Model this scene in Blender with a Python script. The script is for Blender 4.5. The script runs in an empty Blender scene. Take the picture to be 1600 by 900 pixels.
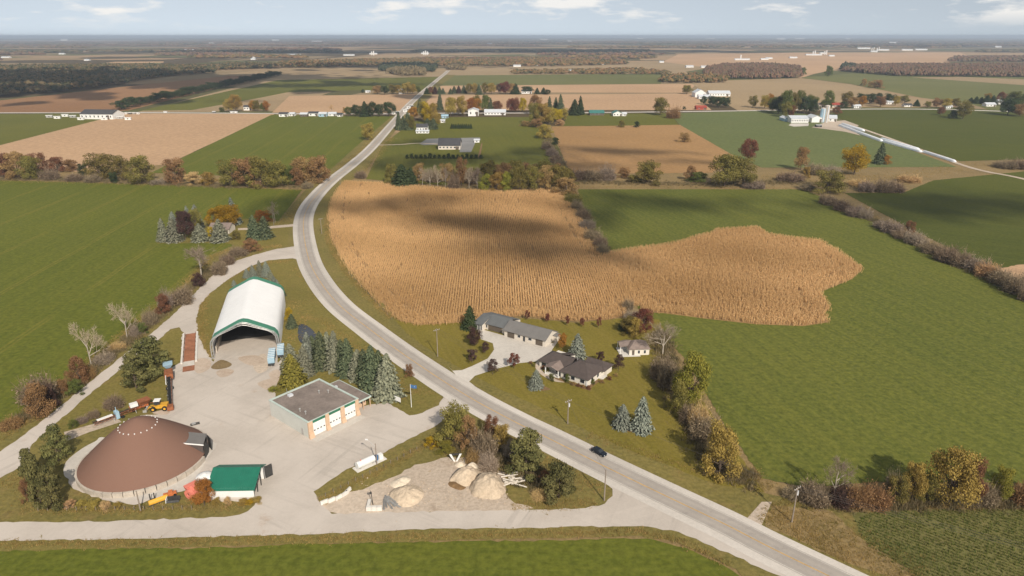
import bpy, math, random
import numpy as np
from mathutils import Vector

# ---------------------------------------------------------------- camera, world, sun, exposure
sc = bpy.context.scene
COL = sc.collection
H, F, VH = 110.0, 1067.0, 56.0            # camera height (m), focal length and horizon row in a 1600x900 frame
PITCH = math.atan((450 - VH) / F)
SP, CP = math.sin(PITCH), math.cos(PITCH)
cam_d = bpy.data.cameras.new('camera')
cam_d.sensor_width = 36.0
cam_d.lens = 36.0 * F / 1600.0
cam_d.clip_start, cam_d.clip_end = 1.0, 120000.0
cam = bpy.data.objects.new('camera', cam_d)
cam.location = (0, 0, H)
cam.rotation_euler = (math.pi / 2 - PITCH, 0, 0)
COL.objects.link(cam)
sc.camera = cam

SUN_EL = math.radians(36.5)
SUN_TO = Vector((0.36, -0.93, 0)).normalized()          # horizontal direction towards the sun
world = bpy.data.worlds.new('World')
sc.world = world
world.use_nodes = True
wn, wl = world.node_tree.nodes, world.node_tree.links
wn.clear()
w_out = wn.new('ShaderNodeOutputWorld')
w_bg = wn.new('ShaderNodeBackground')
w_bg.inputs['Strength'].default_value = 0.148
sky = wn.new('ShaderNodeTexSky')
sky.sky_type = 'NISHITA'
sky.sun_disc = False
sky.sun_elevation = SUN_EL
sky.sun_rotation = math.atan2(SUN_TO.x, SUN_TO.y)
sky.altitude = 300
sky.air_density, sky.dust_density, sky.ozone_density = 1.0, 0.6, 1.5
tc = wn.new('ShaderNodeTexCoord')
sep = wn.new('ShaderNodeSeparateXYZ')
lift = wn.new('ShaderNodeVectorMath'); lift.operation = 'ADD'; lift.inputs[1].default_value = (0, 0, 0.22)   # thin the yellow horizon band
lnorm = wn.new('ShaderNodeVectorMath'); lnorm.operation = 'NORMALIZE'
wl.new(tc.outputs['Generated'], lift.inputs[0]); wl.new(lift.outputs[0], lnorm.inputs[0]); wl.new(lnorm.outputs[0], sky.inputs['Vector'])
wl.new(tc.outputs['Generated'], sep.inputs[0])
def wmath(op, a, b=None, clamp=False):
    n = wn.new('ShaderNodeMath'); n.operation = op; n.use_clamp = clamp
    for k, v in enumerate((a, b)):
        if v is None: continue
        if isinstance(v, (int, float)): n.inputs[k].default_value = v
        else: wl.new(v, n.inputs[k])
    return n.outputs[0]
zz = wmath('ADD', wmath('MAXIMUM', sep.outputs[2], 0.0), 0.012)
comb = wn.new('ShaderNodeCombineXYZ')
wl.new(wmath('MULTIPLY', sep.outputs[0], 9.0), comb.inputs[0])      # heaped cloud banks on the sky dome
wl.new(wmath('MULTIPLY', sep.outputs[1], 9.0), comb.inputs[1])
wl.new(wmath('MULTIPLY', sep.outputs[2], 38.0), comb.inputs[2])
cn = wn.new('ShaderNodeTexNoise')
cn.inputs['Scale'].default_value = 1.0
cn.inputs['Detail'].default_value = 7.0
cn.inputs['Roughness'].default_value = 0.58
wl.new(comb.outputs[0], cn.inputs['Vector'])
cr = wn.new('ShaderNodeValToRGB')
cr.color_ramp.elements[0].position, cr.color_ramp.elements[0].color = 0.53, (0, 0, 0, 1)
cr.color_ramp.elements[1].position, cr.color_ramp.elements[1].color = 0.64, (1, 1, 1, 1)
wl.new(cn.outputs['Fac'], cr.inputs[0])
fade = wn.new('ShaderNodeMapRange')
fade.inputs[1].default_value, fade.inputs[2].default_value = 0.006, 0.026
wl.new(sep.outputs[2], fade.inputs[0])
cfac = wmath('MULTIPLY', cr.outputs[0], fade.outputs[0], True)
cfac = wmath('MULTIPLY', cfac, 0.85)
hs = wn.new('ShaderNodeHueSaturation')
hs.inputs['Saturation'].default_value = 0.42
tint = wn.new('ShaderNodeMix'); tint.data_type = 'RGBA'; tint.blend_type = 'MULTIPLY'; tint.inputs[0].default_value = 1.0; tint.inputs[7].default_value = (1.0, 0.965, 0.84, 1)
wl.new(sky.outputs[0], tint.inputs[6]); wl.new(tint.outputs[2], hs.inputs['Color'])
mixc = wn.new('ShaderNodeMix'); mixc.data_type = 'RGBA'
wl.new(cfac, mixc.inputs[0]); wl.new(hs.outputs[0], mixc.inputs[6])
mixc.inputs[7].default_value = (6.3, 6.1, 5.8, 1)
wl.new(mixc.outputs[2], w_bg.inputs['Color'])
wl.new(w_bg.outputs[0], w_out.inputs['Surface'])

sun_d = bpy.data.lights.new('sun', 'SUN')
sun_d.energy = 4.6
sun_d.angle = math.radians(0.53)
sun_d.color = (1.0, 0.915, 0.80)
sun = bpy.data.objects.new('sun', sun_d)
sun_dir = Vector((-SUN_TO.x * math.cos(SUN_EL), -SUN_TO.y * math.cos(SUN_EL), -math.sin(SUN_EL)))
sun.rotation_euler = sun_dir.to_track_quat('-Z', 'Y').to_euler()
sun.location = (0, 0, 400)
COL.objects.link(sun)

sc.view_settings.view_transform = 'Standard'
sc.view_settings.look = 'None'
sc.view_settings.exposure = 0.06
sc.view_settings.gamma = 1.0
sc.render.engine = 'CYCLES'
sc.cycles.use_denoising = True
sc.cycles.max_bounces = 5
sc.cycles.diffuse_bounces = 2
sc.cycles.transparent_max_bounces = 8
sc.cycles.volume_bounces = 0

# ---------------------------------------------------------------- helpers
R = np.random.default_rng(11)
random.seed(7)

def G(u, v, z=0.0):
    """The place on the plain (at height z) that a picture point looks at."""
    a, b = (u - 800) / F, (450 - v) / F
    d, f = SP - b * CP, CP + b * SP
    t = (H - z) / d
    return Vector((a * t, f * t, z))

def tall(u, vb, vt):
    """Height of an upright thing whose foot is at row vb and whose top is at row vt."""
    Y = G(u, vb).y
    b = (450 - vt) / F
    return H - (Y * SP - b * Y * CP) / (CP + b * SP)

def mpp(u, vb):
    """Metres across one picture point at a place on the plain."""
    Y = G(u, vb).y
    return (Y * CP + H * SP) / F

MATS = {}
def newmat(name):
    m = bpy.data.materials.new(name); m.use_nodes = True
    nt = m.node_tree
    for n in list(nt.nodes): nt.nodes.remove(n)
    out = nt.nodes.new('ShaderNodeOutputMaterial')
    MATS[name] = m
    return m, nt, nt.nodes, nt.links, out

class NT:
    """Small node-writing helper."""
    def __init__(s, name):
        s.m, s.nt, s.n, s.l, s.out = newmat(name)
        s.geo = s.n.new('ShaderNodeNewGeometry')
        s.pos = s.geo.outputs['Position']
    def put(s, v, sock):
        if hasattr(v, 'links'): s.l.new(v, sock)
        else: sock.default_value = v
    def math(s, op, a, b=0.0, clamp=False):
        n = s.n.new('ShaderNodeMath'); n.operation = op; n.use_clamp = clamp
        s.put(a, n.inputs[0]); s.put(b, n.inputs[1]); return n.outputs[0]
    def noise(s, scale, detail=3.0, rough=0.55, vec=None, dist=0.0):
        n = s.n.new('ShaderNodeTexNoise')
        n.inputs['Scale'].default_value = scale; n.inputs['Detail'].default_value = detail
        n.inputs['Roughness'].default_value = rough; n.inputs['Distortion'].default_value = dist
        s.l.new(vec if vec is not None else s.pos, n.inputs['Vector'])
        return n.outputs['Fac']
    def map(s, loc=(0, 0, 0), rot=0.0, scale=(1, 1, 1), vec=None):
        n = s.n.new('ShaderNodeMapping')
        n.inputs['Location'].default_value = loc
        n.inputs['Rotation'].default_value = (0, 0, rot)
        n.inputs['Scale'].default_value = scale
        s.l.new(vec if vec is not None else s.pos, n.inputs['Vector'])
        return n.outputs[0]
    def ramp(s, fac, lo, hi):
        n = s.n.new('ShaderNodeMapRange'); n.interpolation_type = 'SMOOTHSTEP'
        n.inputs[1].default_value = lo; n.inputs[2].default_value = hi
        s.l.new(fac, n.inputs[0]); return n.outputs[0]
    def mix(s, fac, a, b, mode='MIX'):
        n = s.n.new('ShaderNodeMix'); n.data_type = 'RGBA'; n.blend_type = mode
        s.put(fac, n.inputs[0])
        for v, k in ((a, 6), (b, 7)):
            if hasattr(v, 'links'): s.l.new(v, n.inputs[k])
            else: n.inputs[k].default_value = (v[0], v[1], v[2], 1)
        return n.outputs[2]
    def bump(s, h, strength=0.4, dist=0.1):
        n = s.n.new('ShaderNodeBump')
        n.inputs['Strength'].default_value = strength; n.inputs['Distance'].default_value = dist
        s.l.new(h, n.inputs['Height']); return n.outputs[0]
    def done(s, col, rough=0.85, normal=None, metal=0.0, spec=0.3):
        b = s.n.new('ShaderNodeBsdfPrincipled')
        s.put(col if hasattr(col, 'links') else (col[0], col[1], col[2], 1), b.inputs['Base Color'])
        s.put(rough, b.inputs['Roughness']); b.inputs['Metallic'].default_value = metal
        b.inputs['Specular IOR Level'].default_value = spec
        if normal is not None: s.l.new(normal, b.inputs['Normal'])
        s.l.new(b.outputs[0], s.out.inputs['Surface'])
        return s.m

def flatmat(name, c, rough=0.7, var=0.12, scale=0.8, metal=0.0, spec=0.3):
    """Plain painted / built surface with a little mottling and grime."""
    t = NT(name)
    a = t.noise(scale, 4.0, 0.6)
    b = t.noise(scale * 9, 2.0)
    f = t.math('ADD', t.math('MULTIPLY', a, 0.7), t.math('MULTIPLY', b, 0.3))
    f = t.ramp(f, 0.3, 0.7)
    lo = tuple(k * (1 - var) for k in c); hi = tuple(min(1, k * (1 + var)) for k in c)
    return t.done(t.mix(f, lo, hi), rough, t.bump(b, 0.15, 0.02), metal, spec)

def groundmat(name, c1, c2, c3, patch=0.02, fine=0.9, ang=0.0, stripe=0.0, samt=0.0, c3amt=0.5, rough=0.9, bump=0.6, tram=None, far=False, fa=0.32):
    """Field / grass / gravel: broad patches, fine grain and (for crops) drill lines."""
    t = NT(name)
    p = t.noise(patch, 5.0, 0.62)
    q = t.noise(patch * 5.3, 4.0, 0.6, t.map((31, 17, 0)))
    fn = t.noise(fine, 4.0, 0.7)
    f = t.ramp(t.math('ADD', t.math('MULTIPLY', p, 0.62), t.math('MULTIPLY', q, 0.38)), 0.36, 0.66)
    col = t.mix(f, c1, c2)
    g = t.ramp(t.noise(patch * 2.1, 6.0, 0.68, t.map((-70, 55, 0))), 0.52, 0.70)
    col = t.mix(t.math('MULTIPLY', g, c3amt), col, c3)
    big = t.ramp(t.noise(patch * 0.33, 3.0, 0.6, t.map((140, -80, 0))), 0.38, 0.62)
    col = t.mix(t.math('MULTIPLY', big, 0.45), col, tuple(min(1, k * 1.18) for k in c2))
    col = t.mix(t.math('MULTIPLY', t.math('SUBTRACT', 1.0, big), 0.35), col, tuple(k * 0.86 for k in c1))
    if samt > 0:
        rot = t.map((0, 0, 0), -ang, (1, 1, 1))
        st = t.noise(1.0 / stripe, 3.0, 0.75, t.map((0, 0, 0), 0.0, (1.0, 0.022, 1.0), rot))
        sv = t.ramp(st, 0.36, 0.64)
        col = t.mix(t.math('MULTIPLY', sv, samt), col, t.mix(0.5, c1, c3), 'MIX')
        col = t.mix(t.math('MULTIPLY', t.math('SUBTRACT', 1.0, sv), samt * 0.5), col, tuple(k * 0.62 for k in c1))
    if tram:
        sp, amt, tc_ = tram
        sx = t.n.new('ShaderNodeSeparateXYZ'); t.l.new(t.map((0, 0, 0), -ang), sx.inputs[0])
        wob = t.math('ADD', sx.outputs[0], t.math('MULTIPLY', t.noise(0.012, 2.0), 6.0))
        md = t.math('ABSOLUTE', t.math('SUBTRACT', t.math('FRACT', t.math('DIVIDE', wob, sp)), 0.5))
        pr = t.math('ABSOLUTE', t.math('SUBTRACT', t.math('MULTIPLY', md, sp), 0.95))
        ln = t.math('SUBTRACT', 1.0, t.ramp(pr, 0.2, 0.95))
        ln = t.math('MULTIPLY', ln, t.ramp(t.noise(0.02, 3.0, 0.6, t.map((9, 3, 0))), 0.30, 0.52))
        col = t.mix(t.math('MULTIPLY', ln, amt), col, tc_)
    fv = t.ramp(fn, 0.25, 0.75)
    col = t.mix(fa, col, t.mix(fv, tuple(k * 0.55 for k in c1), tuple(min(1, k * 1.45) for k in c2)))
    nrm = None if far else t.bump(fn, bump, 0.25)
    return t.done(col, rough, nrm, 0.0, 0.12)

LEAF = {}
def leafmat(name, c1, c2, trans=0.25, jit=0.25, gain=1.5):
    t = NT('leaf_' + name)
    at = t.n.new('ShaderNodeAttribute'); at.attribute_name = 'tint'
    oi = t.n.new('ShaderNodeObjectInfo')
    c1, c2 = [tuple(min(0.85, k * gain) for k in c) for c in (c1, c2)]
    col = t.mix(at.outputs['Fac'], c1, c2)
    hv = t.n.new('ShaderNodeHueSaturation')
    t.l.new(t.math('ADD', 0.485, t.math('MULTIPLY', oi.outputs['Random'], 0.03)), hv.inputs['Hue'])
    t.l.new(t.math('ADD', 1.0 - jit / 2, t.math('MULTIPLY', oi.outputs['Random'], jit)), hv.inputs['Value'])
    t.l.new(col, hv.inputs['Color'])
    d = t.n.new('ShaderNodeBsdfDiffuse'); t.l.new(hv.outputs[0], d.inputs[0])
    tr = t.n.new('ShaderNodeBsdfTranslucent'); t.l.new(hv.outputs[0], tr.inputs[0])
    mx = t.n.new('ShaderNodeMixShader'); mx.inputs[0].default_value = trans
    t.l.new(d.outputs[0], mx.inputs[1]); t.l.new(tr.outputs[0], mx.inputs[2])
    t.l.new(mx.outputs[0], t.out.inputs['Surface'])
    LEAF[name] = t.m
    return t.m

ORD = ['first', 'second', 'third', 'fourth', 'fifth', 'sixth', 'seventh', 'eighth', 'ninth', 'tenth', 'eleventh', 'twelfth', 'thirteenth',
       'fourteenth', 'fifteenth', 'sixteenth', 'seventeenth', 'eighteenth', 'nineteenth', 'twentieth', 'twenty-first', 'twenty-second',
       'twenty-third', 'twenty-fourth', 'twenty-fifth', 'twenty-sixth', 'twenty-seventh', 'twenty-eighth', 'twenty-ninth', 'thirtieth']
ORD += ['thirty-' + k for k in ORD[:9]] + ['fortieth'] + ['forty-' + k for k in ORD[:9]] + ['fiftieth']

def tag(o, label, cat, group=None, kind=None):
    if label: o['label'] = label
    if cat: o['category'] = cat
    if group: o['group'] = group
    if kind: o['kind'] = kind
    return o

def link(name, me, parent=None, mat=None):
    o = bpy.data.objects.new(name, me)
    COL.objects.link(o)
    if parent is not None: o.parent = parent
    if mat is not None and me is not None and not me.materials: me.materials.append(mat)
    return o

def thing(name, label, cat, loc=(0, 0, 0), rz=0.0, group=None):
    o = bpy.data.objects.new(name, None); COL.objects.link(o)
    o.empty_display_size = 0.5
    o.location = loc; o.rotation_euler = (0, 0, rz)
    return tag(o, label, cat, group)

def mesh_np(name, V, Fq, tint=None):
    """Mesh from numpy: V (n,3), Fq (m,3 or 4)."""
    me = bpy.data.meshes.new(name)
    V = np.asarray(V, np.float32); Fq = np.asarray(Fq, np.int32)
    k = Fq.shape[1]
    me.vertices.add(len(V)); me.vertices.foreach_set('co', V.ravel())
    me.loops.add(Fq.size); me.loops.foreach_set('vertex_index', Fq.ravel())
    me.polygons.add(len(Fq))
    me.polygons.foreach_set('loop_start', np.arange(0, Fq.size, k, dtype=np.int32))
    me.polygons.foreach_set('loop_total', np.full(len(Fq), k, np.int32))
    if tint is not None:
        a = me.attributes.new('tint', 'FLOAT', 'POINT')
        a.data.foreach_set('value', np.asarray(tint, np.float32))
    me.update(calc_edges=True)
    return me

class MB:
    """Collects simple solids into one mesh."""
    def __init__(s): s.v, s.f = [], []
    def add(s, vs, fs):
        o = len(s.v); s.v += [tuple(p) for p in vs]; s.f += [tuple(i + o for i in f) for f in fs]; return s
    def box(s, x0, x1, y0, y1, z0, z1):
        vs = [(x, y, z) for z in (z0, z1) for y in (y0, y1) for x in (x0, x1)]
        return s.add(vs, [(0, 2, 3, 1), (4, 5, 7, 6), (0, 1, 5, 4), (2, 6, 7, 3), (0, 4, 6, 2), (1, 3, 7, 5)])
    def hexa(s, p):
        """Eight points: bottom ring of four, then top ring of four."""
        return s.add(p, [(3, 2, 1, 0), (4, 5, 6, 7), (0, 1, 5, 4), (1, 2, 6, 5), (2, 3, 7, 6), (3, 0, 4, 7)])
    def slab(s, pts, th):
        """A sheet given by its top ring, th thick (downwards)."""
        n = len(pts); low = [(p[0], p[1], p[2] - th) for p in pts]
        fs = [tuple(range(n)), tuple(range(2 * n - 1, n - 1, -1))]
        fs += [(i, i + n, (i + 1) % n + n, (i + 1) % n) for i in range(n)]
        return s.add(list(pts) + low, fs)
    def tube(s, p, q, r, r2=None, n=6, caps=True):
        p, q = Vector(p), Vector(q); r2 = r if r2 is None else r2
        d = (q - p).normalized(); a = d.orthogonal().normalized(); b = d.cross(a)
        vs = []
        for c, rr in ((p, r), (q, r2)):
            for i in range(n):
                t = 2 * math.pi * i / n
                vs.append(c + (a * math.cos(t) + b * math.sin(t)) * rr)
        fs = [(i, (i + 1) % n, (i + 1) % n + n, i + n) for i in range(n)]
        if caps: fs += [tuple(range(n - 1, -1, -1)), tuple(range(n, 2 * n))]
        return s.add(vs, fs)
    def lathe(s, prof, n=24, cx=0, cy=0, a0=0.0, a1=2 * math.pi):
        full = abs(a1 - a0 - 2 * math.pi) < 1e-6
        m = n if full else n + 1
        vs = []
        for r, z in prof:
            for i in range(m):
                t = a0 + (a1 - a0) * i / n
                vs.append((cx + r * math.cos(t), cy + r * math.sin(t), z))
        fs = []
        for k in range(len(prof) - 1):
            for i in range(n):
                j = (i + 1) % m
                fs.append((k * m + i, k * m + j, (k + 1) * m + j, (k + 1) * m + i))
        return s.add(vs, fs)
    def mesh(s, name):
        me = bpy.data.meshes.new(name); me.from_pydata(s.v, [], s.f); me.update(); return me
    def build(s, name, mat, parent=None, smooth=False):
        me = s.mesh(name)
        if smooth: me.polygons.foreach_set('use_smooth', [True] * len(me.polygons))
        return link(name, me, parent, MATS[mat] if isinstance(mat, str) else mat)

def catmull(pts, per=8, closed=False):
    P = [Vector(p) for p in pts]; n = len(P); out = []
    rng = range(n if closed else n - 1)
    for i in rng:
        if closed: a, b, c, d = P[i - 1], P[i], P[(i + 1) % n], P[(i + 2) % n]
        else: a, b, c, d = P[max(i - 1, 0)], P[i], P[i + 1], P[min(i + 2, n - 1)]
        for k in range(per):
            t = k / per
            out.append(0.5 * ((2 * b) + (c - a) * t + (2 * a - 5 * b + 4 * c - d) * t * t + (3 * b - a - 3 * c + d) * t ** 3))
    if not closed: out.append(P[-1])
    return out

def sheet(name, px, z, mat, smooth=0, label=None, rag=0.0):
    """A level patch of ground whose outline is given by picture points lying on the plain."""
    P = [G(u, v) for u, v in px]
    if smooth: P = catmull(P, smooth, True)
    if rag:
        Q = []; rr = random.Random(len(px) * 7 + int(px[0][0]))
        for i, a in enumerate(P):
            b = P[(i + 1) % len(P)]; L = (b - a).length
            n = max(1, int(L / 1.6)) if L < 260 else 1
            d = (b - a).normalized() if L else Vector((0, 0, 0))
            for k in range(n):
                q = a.lerp(b, k / n); o = rr.uniform(-rag, rag) if k else 0
                Q.append(q + Vector((d.y * o, -d.x * o, 0)))
        P = Q
    me = bpy.data.meshes.new(name)
    me.from_pydata([(p.x, p.y, z) for p in P], [], [tuple(range(len(P)))])
    me.update()
    if me.polygons[0].normal.z < 0: me.flip_normals()
    o = link(name, me, None, MATS[mat]); o['kind'] = 'structure'
    if label: o['label'] = label
    return o

def inside(poly, X, Y):
    """Vectorised point-in-polygon."""
    res = np.zeros(len(X), bool); n = len(poly)
    for i in range(n):
        x0, y0 = poly[i][0], poly[i][1]; x1, y1 = poly[(i + 1) % n][0], poly[(i + 1) % n][1]
        if y0 == y1: continue
        c = ((Y > min(y0, y1)) & (Y <= max(y0, y1)) & (X < (x1 - x0) * (Y - y0) / (y1 - y0) + x0))
        res ^= c
    return res

def edgedist(poly, X, Y):
    best = np.full(len(X), 1e9); n = len(poly)
    for i in range(n):
        x0, y0 = poly[i][0], poly[i][1]; dx, dy = poly[(i + 1) % n][0] - x0, poly[(i + 1) % n][1] - y0
        L = dx * dx + dy * dy + 1e-9
        t = np.clip(((X - x0) * dx + (Y - y0) * dy) / L, 0, 1)
        best = np.minimum(best, np.hypot(X - x0 - t * dx, Y - y0 - t * dy))
    return best
# ---------------------------------------------------------------- materials of the land
t = NT('m_country')          # far patchwork of stubble, ploughland, hay and scrub
vo = t.n.new('ShaderNodeTexVoronoi'); vo.feature = 'F1'; vo.distance = 'CHEBYCHEV'; vo.inputs['Scale'].default_value = 1.0
t.l.new(t.map((3, 1, 0), 0.12, (1 / 520.0, 1 / 420.0, 1.0)), vo.inputs['Vector'])
sv = t.n.new('ShaderNodeSeparateColor'); t.l.new(vo.outputs['Color'], sv.inputs[0])
col = t.mix(t.ramp(sv.outputs[0], 0.25, 0.45), (0.115, 0.115, 0.045), (0.36, 0.245, 0.14))
col = t.mix(t.ramp(sv.outputs[1], 0.55, 0.75), col, (0.27, 0.20, 0.115))
col = t.mix(t.ramp(sv.outputs[2], 0.62, 0.70), col, (0.10, 0.075, 0.042))
col = t.mix(t.math('MULTIPLY', t.ramp(t.noise(0.01, 4.0, 0.7), 0.5, 0.7), 0.35), col, (0.13, 0.10, 0.05))
t.done(col, 0.95, None, 0.0, 0.05)
groundmat('m_rough', (0.185, 0.138, 0.060), (0.265, 0.185, 0.085), (0.29, 0.175, 0.088), 0.05, 0.8, c3amt=0.7, fa=0.45)
groundmat('m_verge', (0.140, 0.126, 0.036), (0.205, 0.160, 0.050), (0.250, 0.155, 0.072), 0.07, 0.9, c3amt=0.9, fa=0.45)
groundmat('m_lawn', (0.160, 0.135, 0.023), (0.205, 0.162, 0.030), (0.220, 0.155, 0.042), 0.05, 1.2, math.radians(20), 2.6, 0.5, c3amt=0.4, tram=(9.0, 0.35, (0.24, 0.18, 0.05)))
groundmat('m_yardgrass', (0.145, 0.130, 0.032), (0.200, 0.158, 0.044), (0.270, 0.158, 0.062), 0.07, 1.1, c3amt=0.8, fa=0.45)
groundmat('m_green', (0.088, 0.110, 0.014), (0.132, 0.138, 0.019), (0.180, 0.156, 0.027), 0.011, 0.55, math.radians(4), 3.0, 0.5, c3amt=0.7, tram=(38.0, 0.65, (0.21, 0.17, 0.035)), fa=0.45)
groundmat('m_green_near', (0.088, 0.110, 0.014), (0.132, 0.138, 0.019), (0.180, 0.156, 0.027), 0.011, 0.55, math.radians(86), 1.6, 0.45, c3amt=0.7, fa=0.45)
groundmat('m_green_right', (0.086, 0.110, 0.020), (0.140, 0.142, 0.026), (0.195, 0.165, 0.033), 0.014, 0.6, math.radians(15), 2.4, 0.7, c3amt=0.75, tram=(7.5, 0.55, (0.070, 0.082, 0.016)), fa=0.5)
groundmat('m_green_dark', (0.062, 0.078, 0.012), (0.092, 0.098, 0.016), (0.125, 0.112, 0.022), 0.010, 0.5, math.radians(60), 3.0, 0.4, c3amt=0.4)
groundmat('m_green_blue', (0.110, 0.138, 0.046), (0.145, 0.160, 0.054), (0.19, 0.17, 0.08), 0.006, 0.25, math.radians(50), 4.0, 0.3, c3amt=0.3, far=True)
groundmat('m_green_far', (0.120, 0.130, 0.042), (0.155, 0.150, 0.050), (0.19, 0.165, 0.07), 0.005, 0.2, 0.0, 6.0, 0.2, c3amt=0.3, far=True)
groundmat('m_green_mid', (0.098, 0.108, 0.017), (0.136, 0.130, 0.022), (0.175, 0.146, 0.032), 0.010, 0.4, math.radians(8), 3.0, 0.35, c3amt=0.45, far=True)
groundmat('m_stubble', (0.43, 0.275, 0.160), (0.50, 0.325, 0.190), (0.39, 0.245, 0.135), 0.006, 0.2, math.radians(-20), 3.0, 0.2, c3amt=0.4, far=True)
groundmat('m_stubble_grey', (0.30, 0.215, 0.120), (0.37, 0.265, 0.150), (0.25, 0.19, 0.10), 0.006, 0.2, math.radians(70), 4.0, 0.25, c3amt=0.4, far=True)
groundmat('m_stubble_brown', (0.31, 0.180, 0.075), (0.38, 0.225, 0.098), (0.26, 0.15, 0.065), 0.012, 0.3, math.radians(90), 3.0, 0.4, c3amt=0.5, far=True)
groundmat('m_brown', (0.24, 0.125, 0.058), (0.30, 0.165, 0.080), (0.20, 0.115, 0.06), 0.005, 0.2, math.radians(85), 4.0, 0.25, c3amt=0.4, far=True)
groundmat('m_carpark', (0.20, 0.195, 0.19), (0.25, 0.245, 0.235), (0.17, 0.165, 0.16), 0.05, 0.8, c3amt=0.4, bump=0.2, fa=0.15)
groundmat('m_cornfloor', (0.27, 0.165, 0.075), (0.34, 0.215, 0.10), (0.22, 0.13, 0.06), 0.08, 1.0, c3amt=0.5)
groundmat('m_soil', (0.16, 0.095, 0.045), (0.24, 0.15, 0.075), (0.12, 0.085, 0.04), 0.08, 1.0, c3amt=0.5)
def gravel_material(name, c1, c2, dirt):
    """Packed limestone: wheel paths, washed-out patches, brown spill near work areas."""
    t = NT(name)
    f = t.noise(1.4, 4.0, 0.7)
    col = t.mix(t.ramp(t.noise(0.045, 5.0, 0.65), 0.38, 0.62), c1, c2)
    for a, k, dk in ((25, 0.55, 0.74), (118, 0.45, 0.78), (70, 0.40, 1.16)):
        st = t.noise(0.42, 3.0, 0.6, t.map((a, 0, 0), 0.0, (1.0, 0.05, 1.0), t.map((0, 0, 0), math.radians(a))), 0.4)
        m = t.math('MULTIPLY', t.ramp(st, 0.54, 0.68), t.ramp(t.noise(0.03, 3.0, 0.6, t.map((a, 7, 0))), 0.40, 0.62))
        col = t.mix(t.math('MULTIPLY', m, k), col, tuple(min(1, q * dk) for q in c1))
    d = t.ramp(t.noise(0.09, 6.0, 0.72, t.map((12, -40, 0))), 0.60, 0.72)
    col = t.mix(t.math('MULTIPLY', d, 0.55), col, dirt)
    sp = t.ramp(t.noise(0.55, 4.0, 0.7, t.map((5, 5, 0))), 0.66, 0.74)
    col = t.mix(t.math('MULTIPLY', sp, 0.35), col, tuple(q * 0.6 for q in c1))
    col = t.mix(t.math('MULTIPLY', t.ramp(f, 0.3, 0.7), 0.16), col, tuple(min(1, q * 1.25) for q in c2))
    return t.done(col, 0.92, t.bump(f, 0.3, 0.08), 0.0, 0.15)
gravel_material('m_gravel', (0.455, 0.40, 0.345), (0.525, 0.465, 0.405), (0.40, 0.295, 0.215))
groundmat('m_shoulder', (0.50, 0.455, 0.40), (0.56, 0.51, 0.455), (0.47, 0.42, 0.36), 0.05, 1.6, c3amt=0.3, bump=0.25, fa=0.14)
groundmat('m_sandyard', (0.43, 0.345, 0.265), (0.52, 0.43, 0.34), (0.30, 0.215, 0.145), 0.07, 1.2, c3amt=0.85, bump=0.4)
groundmat('m_dirtstain', (0.42, 0.325, 0.245), (0.49, 0.40, 0.32), (0.33, 0.225, 0.15), 0.12, 1.2, c3amt=0.8, bump=0.3, fa=0.2)
groundmat('m_concrete', (0.50, 0.455, 0.40), (0.56, 0.515, 0.455), (0.46, 0.41, 0.35), 0.09, 0.9, c3amt=0.5, bump=0.2, fa=0.14)
groundmat('m_mud', (0.17, 0.125, 0.06), (0.24, 0.17, 0.09), (0.11, 0.085, 0.035), 0.2, 1.5, c3amt=0.6)
groundmat('m_crop', (0.115, 0.115, 0.034), (0.160, 0.142, 0.050), (0.27, 0.195, 0.10), 0.05, 0.9, c3amt=0.5)

def road_material(name):
    """Old grey asphalt: wheel tracks worn along the lane (from the across-road coordinate stored in the mesh)."""
    t = NT(name)
    at = t.n.new('ShaderNodeAttribute'); at.attribute_name = 'across'
    a = t.math('ABSOLUTE', at.outputs['Fac'])
    w = t.math('SUBTRACT', 1.0, t.ramp(t.math('ABSOLUTE', t.math('SUBTRACT', t.math('ABSOLUTE', t.math('SUBTRACT', a, 0.47)), 0.24)), 0.02, 0.18))
    n1 = t.noise(0.15, 4.0, 0.65); n2 = t.noise(2.0, 3.0)
    col = t.mix(t.ramp(n1, 0.35, 0.65), (0.345, 0.305, 0.265), (0.395, 0.35, 0.305))
    col = t.mix(t.math('MULTIPLY', w, 0.30), col, (0.27, 0.25, 0.235))
    col = t.mix(t.math('MULTIPLY', t.ramp(n2, 0.3, 0.7), 0.18), col, (0.46, 0.41, 0.35))
    col = t.mix(t.math('MULTIPLY', t.ramp(t.noise(0.4, 5.0, 0.7, t.map((3, 8, 0))), 0.60, 0.64), 0.25), col, (0.22, 0.20, 0.19))
    return t.done(col, 0.85, t.bump(n2, 0.15, 0.02), 0.0, 0.2)
road_material('m_asphalt')
flatmat('m_yellow_paint', (0.50, 0.31, 0.11), 0.7, 0.25, 0.6)
flatmat('m_white_paint', (0.60, 0.57, 0.52), 0.7, 0.2, 0.6)

# ---------------------------------------------------------------- the plain
me = bpy.data.meshes.new('ground')
gx = [-38000, -8000, -1500, 1500, 8000, 38000]; gy = [-600, 400, 3000, 10000, 48000]
me.from_pydata([(x, y, 0) for y in gy for x in gx], [], [(j * 6 + i, j * 6 + i + 1, (j + 1) * 6 + i + 1, (j + 1) * 6 + i) for j in range(4) for i in range(5)])
me.update()
link('ground', me, None, MATS['m_country'])['kind'] = 'structure'
sheet('rough_ground', [(-500, 1100), (-700, 262), (0, 240), (500, 236), (560, 210), (900, 195), (1200, 236), (1600, 236), (2300, 250), (2300, 1100)], 0.01, 'm_rough')

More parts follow.
